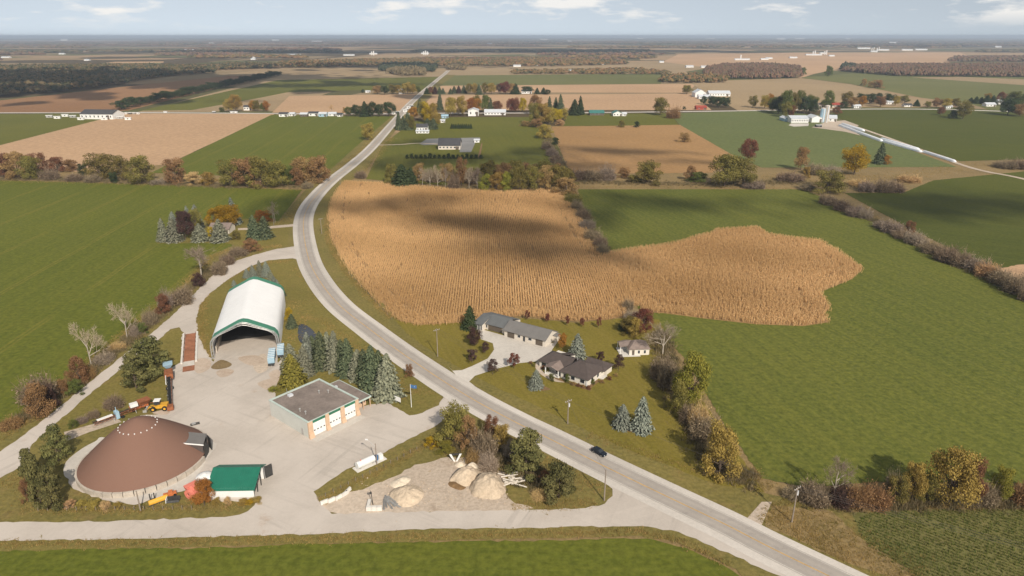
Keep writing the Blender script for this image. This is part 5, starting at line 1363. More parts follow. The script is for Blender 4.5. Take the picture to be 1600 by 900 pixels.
# ---------------------------------------------------------------- white fabric building
ax = math.radians(105.0)
p = G(331.7, 562.7)
fb = thing('fabric_building', 'large white fabric storage building with green end bands, open at the front', 'building', (p.x, p.y, ZY), ax - math.pi / 2)
FW, FL = 23.4, 53.0
def arch(e=0.0):
    return [(0 + e, 0), (0 + e, 4.8), (0.25 + e, 6.6), (1.2 + e, 8.0), (3.6, 9.35 - e * .3), (10.1, 12.5 - e), (FW / 2, 12.85 - e), (FW - 10.1, 12.5 - e), (FW - 3.6, 9.35 - e * .3), (FW - 1.2 - e, 8.0), (FW - 0.25 - e, 6.6), (FW - e, 4.8), (FW - e, 0)]
def bay(y0, y1, mat, name, low):
    """One fabric bay between two trusses, bellied a little between them."""
    pr = [q for q in arch()]
    if low: pr = pr[1:-1]
    cx, cz = FW / 2, 4.0
    mb = MB(); ys = [y0, y0 + (y1 - y0) * 0.5, y1]
    for s_, dz in ((0, 0), (1, 0.06)):
        pass
    ring = []
    for y, k in zip(ys, (0.0, 0.05, 0.0)):
        for (x, z) in pr:
            d = Vector((x - cx, 0, z - cz)); d.normalize()
            ring.append((x + d.x * k, y, max(0.0, z + d.z * k) if z > 0 else 0.0))
    m = len(pr)
    mb.add(ring, [(j * m + i, j * m + i + 1, (j + 1) * m + i + 1, (j + 1) * m + i) for j in range(2) for i in range(m - 1)])
    o = mb.build(name, mat, fb, True)
    sol = o.modifiers.new('thick', 'SOLIDIFY'); sol.thickness = 0.06; sol.offset = -1; sol.use_rim = False
    return o
nb = 9; y0 = 5.2; y1 = FL - 3.6
bay(1.0, 5.2, 'm_fabric_green', 'green_band', True)
mb = MB(); mb.box(0.3, FW - 0.3, 0.2, FL - 0.5, -0.1, 0.02); mb.build('floor', 'm_gravel', fb)
mb = MB(); mb.hexa([(1.2, 15.5, 0.0), (FW - 1.2, 17.0, 0.0), (FW - 1.2, FL - 0.6, 0.0), (1.2, FL - 0.6, 0.0), (1.2, 18.5, 0.7), (FW - 1.2, 20.0, 0.8), (FW - 1.2, FL - 0.6, 2.2), (1.2, FL - 0.6, 2.2)]); mb.build('rear_shade_mound', 'm_fabric_dark', fb)  # added dark mound: its colour imitates the roof's shade over the rear floor
for i in range(nb): bay(y0 + (y1 - y0) * i / nb, y0 + (y1 - y0) * (i + 1) / nb, 'm_fabric', 'fabric_bay', False)
bay(y1, FL, 'm_fabric_green', 'green_band', True)
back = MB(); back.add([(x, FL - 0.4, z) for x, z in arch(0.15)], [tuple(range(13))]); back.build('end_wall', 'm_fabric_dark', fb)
for yy in (0.3, 1.25):
    mb = MB(); A_, B_ = arch(0.0), arch(0.75)
    for i in range(12):
        mb.tube((A_[i][0], yy, A_[i][1]), (A_[i + 1][0], yy, A_[i + 1][1]), 0.12, n=5)
        mb.tube((B_[i][0], yy, B_[i][1]), (B_[i + 1][0], yy, B_[i + 1][1]), 0.10, n=5)
        for k in range(4):
            a, b = k / 4, (k + 0.5) / 4
            pa = [A_[i][j] + (A_[i + 1][j] - A_[i][j]) * a for j in (0, 1)]; pb = [B_[i][j] + (B_[i + 1][j] - B_[i][j]) * b for j in (0, 1)]
            mb.tube((pa[0], yy, pa[1]), (pb[0], yy, pb[1]), 0.05, n=4)
    mb.build('truss', 'm_steel', fb)
for i in range(1, 10):
    mb = MB(); yy = y0 + (y1 - y0) * i / nb; A_ = [(FW / 2 + (x - FW / 2) * 0.962, z * 0.962) for x, z in arch()]
    for k in range(12): mb.tube((A_[k][0], yy, A_[k][1]), (A_[k + 1][0], yy, A_[k + 1][1]), 0.10, n=4)
    mb.build('truss', 'm_steel', fb)
for x in (0.6, FW - 1.0):
    mb = MB(); mb.box(x, x + 0.4, 6.0, FL - 1, 0, 2.4); mb.build('inner_wall', 'm_wallconc', fb)
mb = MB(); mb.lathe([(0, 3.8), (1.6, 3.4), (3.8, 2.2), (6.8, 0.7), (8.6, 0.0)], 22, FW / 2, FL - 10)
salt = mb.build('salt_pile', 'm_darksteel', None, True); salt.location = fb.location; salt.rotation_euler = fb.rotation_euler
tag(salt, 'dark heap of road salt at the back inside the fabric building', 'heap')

# ---------------------------------------------------------------- salt dome
DC = G(227.6, 720.1); DC.z = ZY
dm = thing('salt_dome', 'huge round salt storage dome with brown shingled conical roof', 'dome', DC)
RR = 15.7
prof = [(RR + 0.35, 1.45), (RR, 1.7), (14.3, 3.1), (12.8, 4.5), (11.1, 6.05), (9.2, 7.7), (7.3, 9.25), (5.2, 10.85), (3.2, 12.2), (1.5, 13.0), (0.02, 13.3)]
mb = MB(); mb.lathe(prof, 64); mb.build('roof', 'm_domeroof', dm, True)
ent = math.radians(14)      # direction of the entrance
for i in range(40):
    a0, a1 = 2 * math.pi * i / 40 + 0.006, 2 * math.pi * (i + 1) / 40 - 0.006
    if abs((0.5 * (a0 + a1) - ent + math.pi) % (2 * math.pi) - math.pi) < 0.20: continue
    mb = MB(); c0, s0, c1, s1 = math.cos(a0), math.sin(a0), math.cos(a1), math.sin(a1)
    ri, ro = RR - 0.25, RR + 0.85
    mb.hexa([(ri * c0, ri * s0, 0), (ro * c0, ro * s0, 0), (ro * c1, ro * s1, 0), (ri * c1, ri * s1, 0), (ri * c0, ri * s0, 1.5), (ro * c0, ro * s0, 1.35), (ro * c1, ro * s1, 1.35), (ri * c1, ri * s1, 1.5)])
    mb.build('wall_panel', 'm_wallconc', dm)
vent = MB(); vent.box(-0.12, 0.12, -0.12, 0.12, -0.1, 0.17); vme = vent.mesh('vent'); vme.materials.append(MATS['m_white'])
for i in range(20):
    a = 2 * math.pi * i / 20; r = 4.75
    o = link('vent', vme, dm); o.location = (r * math.cos(a), r * math.sin(a), 11.2); o.rotation_euler = (0, 0, a)
dl = Vector((math.cos(ent), math.sin(ent), 0)); ds = Vector((-dl.y, dl.x, 0))
def dp(l, s_, z): return tuple(dl * l + ds * s_ + Vector((0, 0, z)))
mb = MB(); mb.slab([dp(9.6, -2.9, 6.0), dp(15.9, -2.9, 4.3), dp(15.9, 2.9, 4.3), dp(9.6, 2.9, 6.0)], 0.25); hood = mb.build('entrance_roof', 'm_shoproof', dm)
for s_ in (-2.7, 2.7):
    mb = MB(); mb.hexa([dp(10.0, s_ - 0.12, 3.0), dp(15.7, s_ - 0.12, 0), dp(15.7, s_ + 0.12, 0), dp(10.0, s_ + 0.12, 3.0), dp(10.0, s_ - 0.12, 5.65), dp(15.7, s_ - 0.12, 4.12), dp(15.7, s_ + 0.12, 4.12), dp(10.0, s_ + 0.12, 5.65)])
    mb.build('entrance_wall', 'm_houseroof', dm)
mb = MB(); mb.slab([dp(9.5, -3.06, 6.1), dp(16.0, -3.06, 4.36), dp(16.0, -2.92, 4.36), dp(9.5, -2.92, 6.1)], 0.32); mb.build('fascia', 'm_white', hood)
mb = MB(); mb.box(-0.1, 0.1, 0, 0.1, 0, 0.1)
for s_, d in ((-2.85, -1), (2.85, 1)):
    mb = MB(); a, b = dp(15.95, s_, 0.1), dp(16.2 + (0.9 if d > 0 else 0.1), s_ - d * (2.2 if d > 0 else 2.6), 0.1)
    n_ = Vector((-(b[1] - a[1]), b[0] - a[0], 0)).normalized() * 0.08
    mb.hexa([(a[0] - n_.x, a[1] - n_.y, 0.1), (b[0] - n_.x, b[1] - n_.y, 0.1), (b[0] + n_.x, b[1] + n_.y, 0.1), (a[0] + n_.x, a[1] + n_.y, 0.1), (a[0] - n_.x, a[1] - n_.y, 3.9), (b[0] - n_.x, b[1] - n_.y, 3.9), (b[0] + n_.x, b[1] + n_.y, 3.9), (a[0] + n_.x, a[1] + n_.y, 3.9)])
    mb.build('door', 'm_darksteel', dm)

# ---------------------------------------------------------------- depot garage
dp_, DW = frame('depot_garage', 'flat-roofed depot with three white overhead doors between tan brick piers', 'building', (484.4, 686.7), (562.8, 647.8), ZY)
DD, DH = 20.4, 5.2
mb = MB(); mb.box(0, 0.4, 0.5, DD, 0, DH); mb.box(0.4, DW, DD - 0.4, DD, 0, DH); mb.box(DW - 0.4, DW, 0.5, DD - 0.4, 0, DH); mb.build('wall', 'm_palewall', dp_)
mb = MB(); mb.box(0.42, DW - 0.42, 0.55, DD - 0.42, DH - 0.35, DH - 0.12); rf = mb.build('roof', 'm_flatroof', dp_)
mb = MB()
for b in ((-0.12, 0.50, 0.45, DD + 0.12), (DW - 0.5, DW + 0.12, 0.45, DD + 0.12)): mb.box(*b, DH, DH + 0.22)
mb.box(0.5, DW - 0.5, DD - 0.5, DD + 0.12, DH, DH + 0.22); mb.box(-0.1, DW + 0.1, 0.20, 0.44, DH + 0.0, DH + 0.2); mb.build('parapet_cap', 'm_mint', rf)
piers = [(0.0, 1.5), (5.95, 7.15), (11.4, 12.75), (16.85, 18.0)]
for a, b in piers:
    mb = MB(); mb.box(a, b, 0.0, 0.55, 0.0, DH - 0.02); mb.hexa([(a - 0.1, -0.55, 0), (b + 0.1, -0.55, 0), (b + 0.1, -0.002, 0), (a - 0.1, -0.002, 0), (a + .05, -0.2, 1.5), (b - .05, -0.2, 1.5), (b - .05, -0.002, 1.5), (a + .05, -0.002, 1.5)]); mb.build('pier', 'm_brick', dp_)
pane = MB(); pane.box(-0.26, 0.26, -0.03, 0.03, -0.16, 0.16); pme = pane.mesh('pane'); pme.materials.append(MATS['m_glass'])
for (a, b) in ((1.5, 5.95), (7.15, 11.4), (12.75, 16.85)):
    mb = MB(); mb.box(a + 0.02, b - 0.02, 0.18, 0.48, 4.38, 5.1); mb.build('lintel', 'm_greentrim', dp_)
    dr = None
    for k in range(6):
        mb = MB(); z = 0.05 + k * 0.71; mb.box(a + 0.06, b - 0.06, 0.30, 0.40, z, z + 0.68)
        if dr is None: dr = mb.build('door', 'm_white', dp_)
        else: mb.build('door_panel', 'm_white', dr)
    for k in range(4):
        o = link('pane', pme, dr); o.location = (a + (b - a) * (k + 0.5) / 4, 0.27, 0.05 + 2.5 * 0.71)
mb = MB(); mb.box(0.2, DW - 0.1, -3.0, -0.6, -0.03, 0.035); mb.build('apron', 'm_concrete', dp_)
mb = MB(); mb.box(DW + 0.02, DW + 4.9, 3.2, 17.0, 0, 3.4); an = mb.build('annex', 'm_brick', dp_)
mb = MB(); mb.box(DW + 0.03, DW + 5.3, 1.2, 17.3, 3.42, 3.70); mb.build('annex_roof', 'm_flatroof', an)
mb = MB(); mb.box(DW + 0.03, DW + 5.4, 0.95, 1.19, 3.25, 3.75); mb.box(DW + 5.31, DW + 5.5, 0.95, 17.4, 3.30, 3.78); mb.box(DW + .03, DW + 5.3, 17.31, 17.5, 3.3, 3.78); mb.build('annex_fascia', 'm_mint', an)
for x in (DW + 2.4, DW + 5.0):
    mb = MB(); mb.box(x, x + 0.22, 1.3, 1.52, 0, 3.40); mb.build('porch_post', 'm_brick', an)
mb = MB(); mb.box(DW + 1.0, DW + 2.0, 3.12, 3.2, 0.05, 2.2); mb.build('annex_door', 'm_glass', an)
mb = MB(); mb.box(DW + 2.9, DW + 4.4, 3.12, 3.2, 1.1, 2.3); mb.build('annex_window', 'm_glass', an)
for (x, y) in ((2.6, 5.0), (2.4, 7.6), (12.6, 12.6), (14.6, 10.6)):
    mb = MB(); mb.tube((x, y, DH - 0.15), (x, y, DH + 0.75), 0.16, n=8); mb.lathe([(0.32, DH + 0.75), (0.30, DH + 0.95), (0.0, DH + 1.1)], 8, x, y); mb.build('roof_vent', 'm_steel', rf)
mb = MB(); mb.box(5.2, 6.6, 17.4, 18.6, DH - 0.1, DH + 0.5); mb.build('roof_unit', 'm_metalroof', rf)
mb = MB(); mb.tube((5.4, 18.9, DH), (5.4, 18.9, DH + 2.4), 0.05); mb.build('antenna', 'm_steel', rf)
mb = MB(); mb.box(DW + 1.2, DW + 2.0, 13.5, 14.3, 3.70, 4.25); mb.build('roof_unit', 'm_metalroof', an)
mb = MB(); mb.box(-0.06, -0.002, 3.0, 4.0, 0.05, 2.2); mb.build('side_door', 'm_steel', dp_)

# ---------------------------------------------------------------- green-roofed shed
gs, GW = frame('green_roofed_shed', 'white open-ended shed with a green metal roof beside the gravel road', 'shed', (328, 781.5), (398, 780.5), ZY)
GD = 8.6
mb = MB(); mb.box(0, GW, 0, 0.2, 0, 3.3); mb.box(0, 0.2, 0.2, GD, 0, 3.3); mb.box(0.2, GW, GD - 0.2, GD, 0, 3.6); mb.build('wall', 'm_white', gs)
mb = MB(); mb.box(-0.02, GW + .02, -0.06, -0.001, 0.0, 0.55); mb.build('base_strip', 'm_concrete', gs)
yr, zr = 5.6, 5.6
mb = MB(); mb.slab([(-0.5, -0.6, 3.05), (GW + 0.5, -0.6, 3.05), (GW + 0.5, yr, zr), (-0.5, yr, zr)], 0.14); g_roof = mb.build('roof', 'm_greenroof', gs)
mb = MB(); mb.slab([(-0.5, yr + 0.01, zr), (GW + 0.5, yr + 0.01, zr), (GW + 0.5, GD + 0.7, 3.9), (-0.5, GD + 0.7, 3.9)], 0.14); mb.build('roof_back', 'm_greenroof', g_roof)
for i in range(22):
    x = -0.4 + (GW + 0.8) * i / 21
    mb = MB(); dz = (zr - 3.05) / (yr + 0.6); mb.slab([(x - 0.03, -0.58, 3.11), (x + 0.03, -0.58, 3.11), (x + 0.03, yr - 0.02, zr + 0.05), (x - 0.03, yr - 0.02, zr + 0.05)], 0.06); mb.build('seam', 'm_greenroof', g_roof)
mb = MB(); mb.add([(0.02, 0.2, 3.3), (0.02, GD, 3.6), (0.02, yr, zr - 0.2)], [(0, 1, 2)]); mb.build('gable', 'm_white', gs)
for y in (0.15, 2.9, 5.6, 8.4):
    mb = MB(); mb.box(GW - 0.2, GW - 0.02, y - 0.12, y + 0.12, 0, min(5.2, 3.1 + 0.38 * y) if y < 6 else 3.7); mb.build('post', 'm_darksteel', gs)
mb = MB(); mb.hexa([(GW + .1, 8.5, 0.0), (GW + .18, 8.5, 0.0), (GW + 1.6, 10.0, 0), (GW + 1.5, 10.06, 0), (GW + .1, 8.5, 3.6), (GW + .18, 8.5, 3.6), (GW + 1.6, 10, 3.6), (GW + 1.5, 10.06, 3.6)]); mb.build('door', 'm_darksteel', gs)
p = G(324.5, 767)
tk = thing('brine_tank', 'white upright brine tank behind the green-roofed shed', 'tank', (p.x, p.y, ZY))
mb = MB(); mb.lathe([(0.0, 0.0), (2.3, 0.0), (2.3, 4.0), (2.15, 4.4), (1.2, 4.8), (0.35, 4.95), (0.0, 4.95)], 24); tb = mb.build('tank_body', 'm_white', tk, True)
mb = MB(); mb.lathe([(0.38, 4.9), (0.38, 5.2), (0.0, 5.25)], 12); mb.build('lid', 'm_white', tk)
for z in (0.9, 1.9, 2.9):
    mb = MB(); mb.lathe([(2.30, z), (2.36, z + .05), (2.36, z + 0.15), (2.30, z + .2)], 24); mb.build('band', 'm_white', tb)
p = G(308, 768)
sp = thing('salt_spreader', 'coral-red hopper salt spreader parked behind the orange tree', 'spreader', (p.x, p.y, ZY), 0.9)
mb = MB(); mb.hexa([(-2.4, -0.5, 0.9), (2.4, -0.5, 0.9), (2.4, 0.5, 0.9), (-2.4, 0.5, 0.9), (-2.6, -1.3, 2.4), (2.6, -1.3, 2.4), (2.6, 1.3, 2.4), (-2.6, 1.3, 2.4)]); mb.build('hopper', 'm_coral', sp)
for x in (-2.0, -0.7, 0.7, 2.0):
    mb = MB(); mb.box(x - 0.07, x + 0.07, -1.2, -1.05, 0, 1.7); mb.box(x - 0.07, x + 0.07, 1.05, 1.2, 0, 1.7); mb.build('leg', 'm_coral', sp)
mb = MB(); mb.box(-2.4, 2.4, -0.5, 0.5, 0.65, 0.89); mb.build('conveyor', 'm_darksteel', sp)
p = G(298, 779)
bl = thing('snow_blower', 'coral-red snow blower head with round drum beside the dome wall', 'blower', (p.x, p.y, ZY), -0.4)
mb = MB(); mb.lathe([(0.5, 0.0), (1.25, 0.0), (1.25, 0.95), (0.5, 0.95), (0.5, 0.0)], 20); o = mb.build('drum', 'm_coral', bl); o.rotation_euler = (math.pi / 2, 0, 0); o.location = (0, 0.4, 1.27)
mb = MB(); mb.lathe([(0.0, 0.35), (0.48, 0.3), (0.48, 0.6), (0.0, 0.65)], 12); o = mb.build('rotor', 'm_darksteel', bl); o.rotation_euler = (math.pi / 2, 0, 0); o.location = (0, 0.4, 1.27)
mb = MB(); mb.box(-1.4, 1.4, 0.45, 2.2, 0.15, 1.7); mb.hexa([(-0.4, 0.6, 1.7), (0.4, 0.6, 1.7), (0.4, 1.4, 1.7), (-0.4, 1.4, 1.7), (-0.9, 0.4, 2.8), (-0.2, 0.4, 2.8), (-0.2, 1.1, 2.8), (-0.9, 1.1, 2.8)]); mb.build('housing', 'm_coral', bl)

# ---------------------------------------------------------------- plough parts in the grass below the dome
p = G(248, 787)
pl = thing('snow_plough', 'yellow snow plough wing lying in the grass below the dome', 'plough', (p.x, p.y, ZL), math.radians(38))
mb = MB()
for i in range(6):
    a0, a1 = -0.3 + 1.5 * i / 6, -0.3 + 1.5 * (i + 1) / 6
    f = lambda a: (0.9 - 0.9 * math.cos(a), 0.9 + 0.95 * math.sin(a) - 0.55)
    (b0, z0), (b1, z1) = f(a0), f(a1)
    mb.hexa([(-2.2, b0, z0), (2.2, b0, z0), (2.2, b0 + .08, z0), (-2.2, b0 + .08, z0), (-1.9, b1, z1), (2.4, b1, z1), (2.4, b1 + .08, z1), (-1.9, b1 + .08, z1)])
mb.build('mouldboard', 'm_machine_yellow', pl)
mb = MB(); mb.box(-2.25, 2.25, -0.1, 0.14, 0, 0.2); mb.build('cutting_edge', 'm_darksteel', pl)
for x in (-1.2, 0.9):
    mb = MB(); mb.tube((x, 0.9, 1.0), (x + 0.3, 2.0, 0.2), 0.09); mb.build('push_arm', 'm_darksteel', pl)
p = G(239, 783); fk = thing('plough_frame', 'black upright plough frame beside the yellow plough', 'frame', (p.x, p.y, ZL), 0.4)
for x in (-0.5, 0.5):
    mb = MB(); mb.box(x - 0.12, x + 0.12, -0.15, 0.15, 0, 2.1); mb.build('upright', 'm_darksteel', fk)
mb = MB(); mb.box(-0.38, 0.38, -0.1, 0.1, 0.3, 0.6); mb.build('crossbar', 'm_darksteel', fk)
p = G(271, 784); bk = thing('loader_bucket', 'black open loader bucket with white side on the grass below the dome', 'bucket', (p.x, p.y, ZL), 0.15)
mb = MB(); mb.box(-1.5, 1.5, -0.7, 0.7, 0, 0.1); mb.box(-1.5, 1.5, 0.6, 0.7, 0.1, 1.1); mb.hexa([(-1.5, -0.72, 0.1), (1.5, -0.72, 0.1), (1.5, -0.62, 0.1), (-1.5, -0.62, 0.1), (-1.5, -0.4, 0.5), (1.5, -0.4, 0.5), (1.5, -0.3, 0.5), (-1.5, -0.3, 0.5)]); mb.build('shell', 'm_darksteel', bk)
mb = MB(); mb.hexa([(-1.62, -0.7, 0), (-1.51, -0.7, 0), (-1.51, 0.7, 0), (-1.62, 0.7, 0), (-1.62, -0.3, 1.0), (-1.51, -0.3, 1.0), (-1.51, 0.7, 1.1), (-1.62, 0.7, 1.1)]); mb.build('side_plate', 'm_white', bk)
p = G(267, 776); pb = thing('orange_machine', 'rusty orange machine part beside the dome wall behind the plough', 'machine', (p.x, p.y, ZY), 0.5)
mb = MB(); mb.box(-1.6, 1.4, -0.5, 0.5, 0.3, 1.0); mb.box(-0.4, 0.6, -0.7, 0.7, 1.0, 1.4); mb.build('body', 'm_machine_orange', pb)
for x in (-1.2, 1.0):
    mb = MB(); mb.tube((x, -0.65, 0.35), (x, 0.65, 0.35), 0.35, n=12); mb.build('wheel', 'm_rubber', pb)

# ---------------------------------------------------------------- weigh scale
sc_, SW = frame('weigh_scale', 'rust-brown truck weigh scale deck between concrete kerbs', 'scale', (286.5, 566), (304.5, 566), ZY)
d0, d1 = G(295.5, 566), G(298, 523)
L = (d1 - d0).length; sc_.location = (d0.x, d0.y, ZY); sc_.rotation_euler = (0, 0, math.atan2(d1.y - d0.y, d1.x - d0.x) - math.pi / 2)
for i in range(3):
    mb = MB(); mb.box(-1.75, 1.75, L * i / 3 + 0.04, L * (i + 1) / 3 - 0.04, 0, 0.32); mb.build('deck_plate', 'm_deck', sc_)
for s_ in (-1, 1):
    mb = MB(); mb.box(s_ * 2.4 - 0.35, s_ * 2.4 + 0.35, -1.0, L + 1.0, 0, 0.5); mb.build('kerb', 'm_blocks', sc_)
    for k in range(7):
        mb = MB(); mb.tube((s_ * 1.95, 0.4 + (L - 0.8) * k / 6, 0), (s_ * 1.95, 0.4 + (L - 0.8) * k / 6, 1.0), 0.07); mb.build('rail_post', 'm_rust', sc_)
    mb = MB(); mb.tube((s_ * 1.95, 0.3, 0.95), (s_ * 1.95, L - 0.3, 0.95), 0.06); mb.build('rail', 'm_rust', sc_)
mb = MB(); mb.hexa([(-1.8, -3.6, 0.02), (1.8, -3.6, 0.02), (1.8, -0.05, 0.02), (-1.8, -0.05, 0.02), (-1.8, -3.6, 0.05), (1.8, -3.6, 0.05), (1.8, -0.05, 0.31), (-1.8, -0.05, 0.31)]); mb.build('ramp', 'm_concrete', sc_)
mb = MB(); mb.box(-1.9, 1.9, -8.0, -3.7, 0.0, 0.06); mb.build('ramp_foot', 'm_deck', sc_)
# ---------------------------------------------------------------- road trailers beside the fabric building
def tank_trailer(u, v, ln, lab, rz, gw=2.3):
    p = G(u, v); t_ = thing('storage_trailer', lab, 'trailer', (p.x, p.y, ZY), rz, 'blue trailers by the fabric building')
    mb = MB(); mb.box(-gw / 2, gw / 2, 0, ln, 0.9, 2.9); bd = mb.build('body', 'm_blue', t_)
    for k in range(int(ln // 1.5)):
        mb = MB(); y = 0.3 + k * 1.5; mb.box(-gw / 2 - 0.06, gw / 2 + 0.06, y, y + 0.14, 2.84, 2.99); mb.build('roof_rib', 'm_white', bd)
    mb = MB(); mb.box(-gw / 2 + 0.1, gw / 2 - 0.1, -1.2, ln - 0.3, 0.6, 0.88); mb.build('chassis', 'm_darksteel', t_)
    for y in (ln - 1.2, ln - 2.4):
        for x in (-gw / 2, gw / 2 - 0.3):
            mb = MB(); mb.tube((x, y, 0.48), (x + 0.3, y, 0.48), 0.48, n=12); mb.build('wheel', 'm_rubber', t_)
    mb = MB(); mb.box(-0.1, 0.1, -1.1, -0.9, 0, 0.6); mb.build('landing_leg', 'm_steel', t_)
tank_trailer(424.5, 572, 9.0, 'long pale blue trailer at the open corner of the fabric building', math.radians(15))
tank_trailer(439, 559, 6.0, 'short pale blue trailer outside the corner leg of the fabric building', math.radians(15))
# ---------------------------------------------------------------- conveyors and plant
def conveyor(u, v, ln, rz, z0, z1, lab, hop, hopc, group='belt conveyors'):
    p = G(u, v); c = thing('belt_conveyor', lab, 'conveyor', (p.x, p.y, ZY), rz, group)
    def zc(y): return z0 + (z1 - z0) * y / ln
    mb = MB(); mb.hexa([(-0.45, 0, zc(0)), (0.45, 0, zc(0)), (0.45, ln, zc(ln)), (-0.45, ln, zc(ln)), (-0.45, 0, zc(0) + 0.08), (0.45, 0, zc(0) + 0.08), (0.45, ln, zc(ln) + 0.08), (-0.45, ln, zc(ln) + 0.08)]); mb.build('belt', 'm_rubber', c)
    for x in (-0.62, 0.62):
        mb = MB(); n = int(ln / 1.4)
        for k in range(n):
            a, b = ln * k / n, ln * (k + 1) / n
            mb.tube((x, a, zc(a) + 0.25), (x, b, zc(b) + 0.25), 0.07, n=4); mb.tube((x, a, zc(a) - 0.55), (x, b, zc(b) - 0.55), 0.07, n=4)
            mb.tube((x, a, zc(a) - 0.55), (x, b, zc(b) + 0.25), 0.045, n=4); mb.tube((x, b, zc(b) - 0.55), (x, b, zc(b) + 0.25), 0.045, n=4)
        mb.build('truss_side', 'm_darksteel' if x < 0 else 'm_rust', c)
    for k in range(int(ln / 2.2)):
        mb = MB(); y = 1 + 2.2 * k; mb.tube((-0.6, y, zc(y) - 0.05), (0.6, y, zc(y) - 0.05), 0.09, n=6); mb.build('roller', 'm_steel', c)
    for y in (ln * 0.35, ln * 0.75):
        mb = MB(); mb.tube((-0.6, y, zc(y) - 0.5), (-1.0, y, 0), 0.08, n=5); mb.tube((0.6, y, zc(y) - 0.5), (1.0, y, 0), 0.08, n=5); mb.build('support_leg', 'm_steel', c)
    for x in (-1.15, 0.85):
        mb = MB(); mb.tube((x, ln * 0.5, 0.5), (x + 0.3, ln * 0.5, 0.5), 0.5, n=12); mb.build('wheel', 'm_rubber', c)
    mb = MB(); mb.hexa([(-0.6, hop - 1, zc(hop) + 0.15), (0.6, hop - 1, zc(hop) + 0.15), (0.6, hop + 1, zc(hop) + 0.15), (-0.6, hop + 1, zc(hop) + 0.15), (-1.5, hop - 1.8, zc(hop) + 1.6), (1.5, hop - 1.8, zc(hop) + 1.6), (1.5, hop + 1.8, zc(hop) + 1.6), (-1.5, hop + 1.8, zc(hop) + 1.6)]); mb.build('hopper', hopc, c)
    return c
d = (G(265, 581) - G(267, 641)); 
cv = conveyor(267, 641, d.length, math.atan2(d.y, d.x) - math.pi / 2, 1.0, 2.6, 'long black belt conveyor with pale blue hopper beside the scale', d.length - 2.2, 'm_blue')
mb = MB(); mb.box(-1.3, 1.3, d.length - 9.0, d.length - 4.4, 1.2, 3.0); mb.build('feeder', 'm_rust', cv)
mb = MB(); mb.box(-0.95, -0.75, 14.0, d.length - 9.2, 2.1, 2.9); mb.build('side_plate', 'm_white', cv)
mb = MB(); mb.box(-0.9, 0.9, -1.2, 1.0, 0.3, 1.5); mb.build('head_box', 'm_rust', cv)
d = (G(232, 637) - G(147, 669))
cv = conveyor(147, 669, d.length, math.atan2(d.y, d.x) - math.pi / 2, 1.5, 1.5, 'rusty belt conveyor lying along the grass behind the dome', d.length - 1.0, 'm_rust')
mb = MB(); mb.box(-0.5, 0.5, 1.2, 5.5, 1.75, 2.0); mb.build('cover', 'm_white', cv)
mb = MB(); mb.box(-0.9, 0.9, 6.2, 7.2, 0.3, 2.6); mb.tube((0, 6.7, 2.6), (0, 6.7, 4.0), 0.1); mb.build('drive_unit', 'm_blue', cv)
p = G(219, 640)
rk = thing('rock_screener', 'rusty orange screening plant with white box beside the yellow loader', 'screener', (p.x, p.y, ZY), math.radians(40))
mb = MB(); mb.box(-2.8, 2.4, -0.9, 0.9, 0.9, 1.5); mb.build('chassis', 'm_machine_orange', rk)
mb = MB(); mb.box(-2.6, -0.4, -0.8, 0.8, 1.5, 2.6); mb.build('engine_box', 'm_white', rk)
mb = MB(); mb.hexa([(0.0, -1.0, 1.5), (2.2, -1.0, 1.5), (2.2, 1.0, 1.5), (0.0, 1.0, 1.5), (-0.2, -1.2, 2.3), (2.5, -1.2, 2.9), (2.5, 1.2, 2.9), (-0.2, 1.2, 2.3)]); mb.build('screen_box', 'm_rust', rk)
for x in (-2.0, 1.6):
    for y in (-1.0, 0.7):
        mb = MB(); mb.tube((x, y, 0.5), (x, y + 0.3, 0.5), 0.5, n=12); mb.build('wheel', 'm_rubber', rk)
mb = MB(); mb.tube((2.4, 0, 1.2), (4.6, 0, 0.7), 0.12); mb.build('drawbar', 'm_rust', rk)
p = G(248, 641)
ld = thing('wheel_loader', 'yellow and grey wheel loader with white-roofed cab beside the long conveyor', 'loader', (p.x, p.y, ZY), math.radians(100))
mb = MB(); mb.box(-1.0, 1.0, -3.0, -0.3, 0.9, 2.1); mb.hexa([(-1.0, -0.3, 0.9), (1.0, -0.3, 0.9), (0.8, 0.8, 0.9), (-0.8, 0.8, 0.9), (-1.0, -0.3, 1.9), (1.0, -0.3, 1.9), (0.8, 0.8, 1.6), (-0.8, 0.8, 1.6)]); bd = mb.build('body', 'm_machine_yellow', ld)
mb = MB(); mb.box(-0.8, 0.8, -0.9, 0.7, 2.1, 3.3); cb = mb.build('cab', 'm_glass', ld)
mb = MB(); mb.box(-0.95, 0.95, -1.05, 0.85, 3.31, 3.5); mb.build('cab_roof', 'm_white', cb)
for x in (-1.35, 0.8):
    for y in (-2.2, 1.2):
        mb = MB(); mb.tube((x, y, 0.8), (x + 0.55, y, 0.8), 0.8, n=16); w_ = mb.build('wheel', 'm_rubber', ld)
        mb = MB(); mb.tube((x - 0.02, y, 0.8), (x + 0.57, y, 0.8), 0.38, n=10); mb.build('rim', 'm_machine_yellow', w_)
for x in (-0.6, 0.5):
    mb = MB(); mb.tube((x, 0.6, 1.6), (x, 2.4, 1.2), 0.13, n=5); mb.tube((x, 2.4, 1.2), (x, 3.2, 0.5), 0.13, n=5); mb.build('lift_arm', 'm_machine_yellow', ld)
mb = MB(); mb.box(-1.4, 1.4, 3.0, 3.15, 0.1, 1.1); mb.box(-1.4, 1.4, 3.15, 4.2, 0.1, 0.22); mb.box(-1.45, -1.38, 3.0, 4.1, 0.1, 0.9); mb.box(1.38, 1.45, 3.0, 4.1, 0.1, 0.9); mb.build('bucket', 'm_steel', ld)
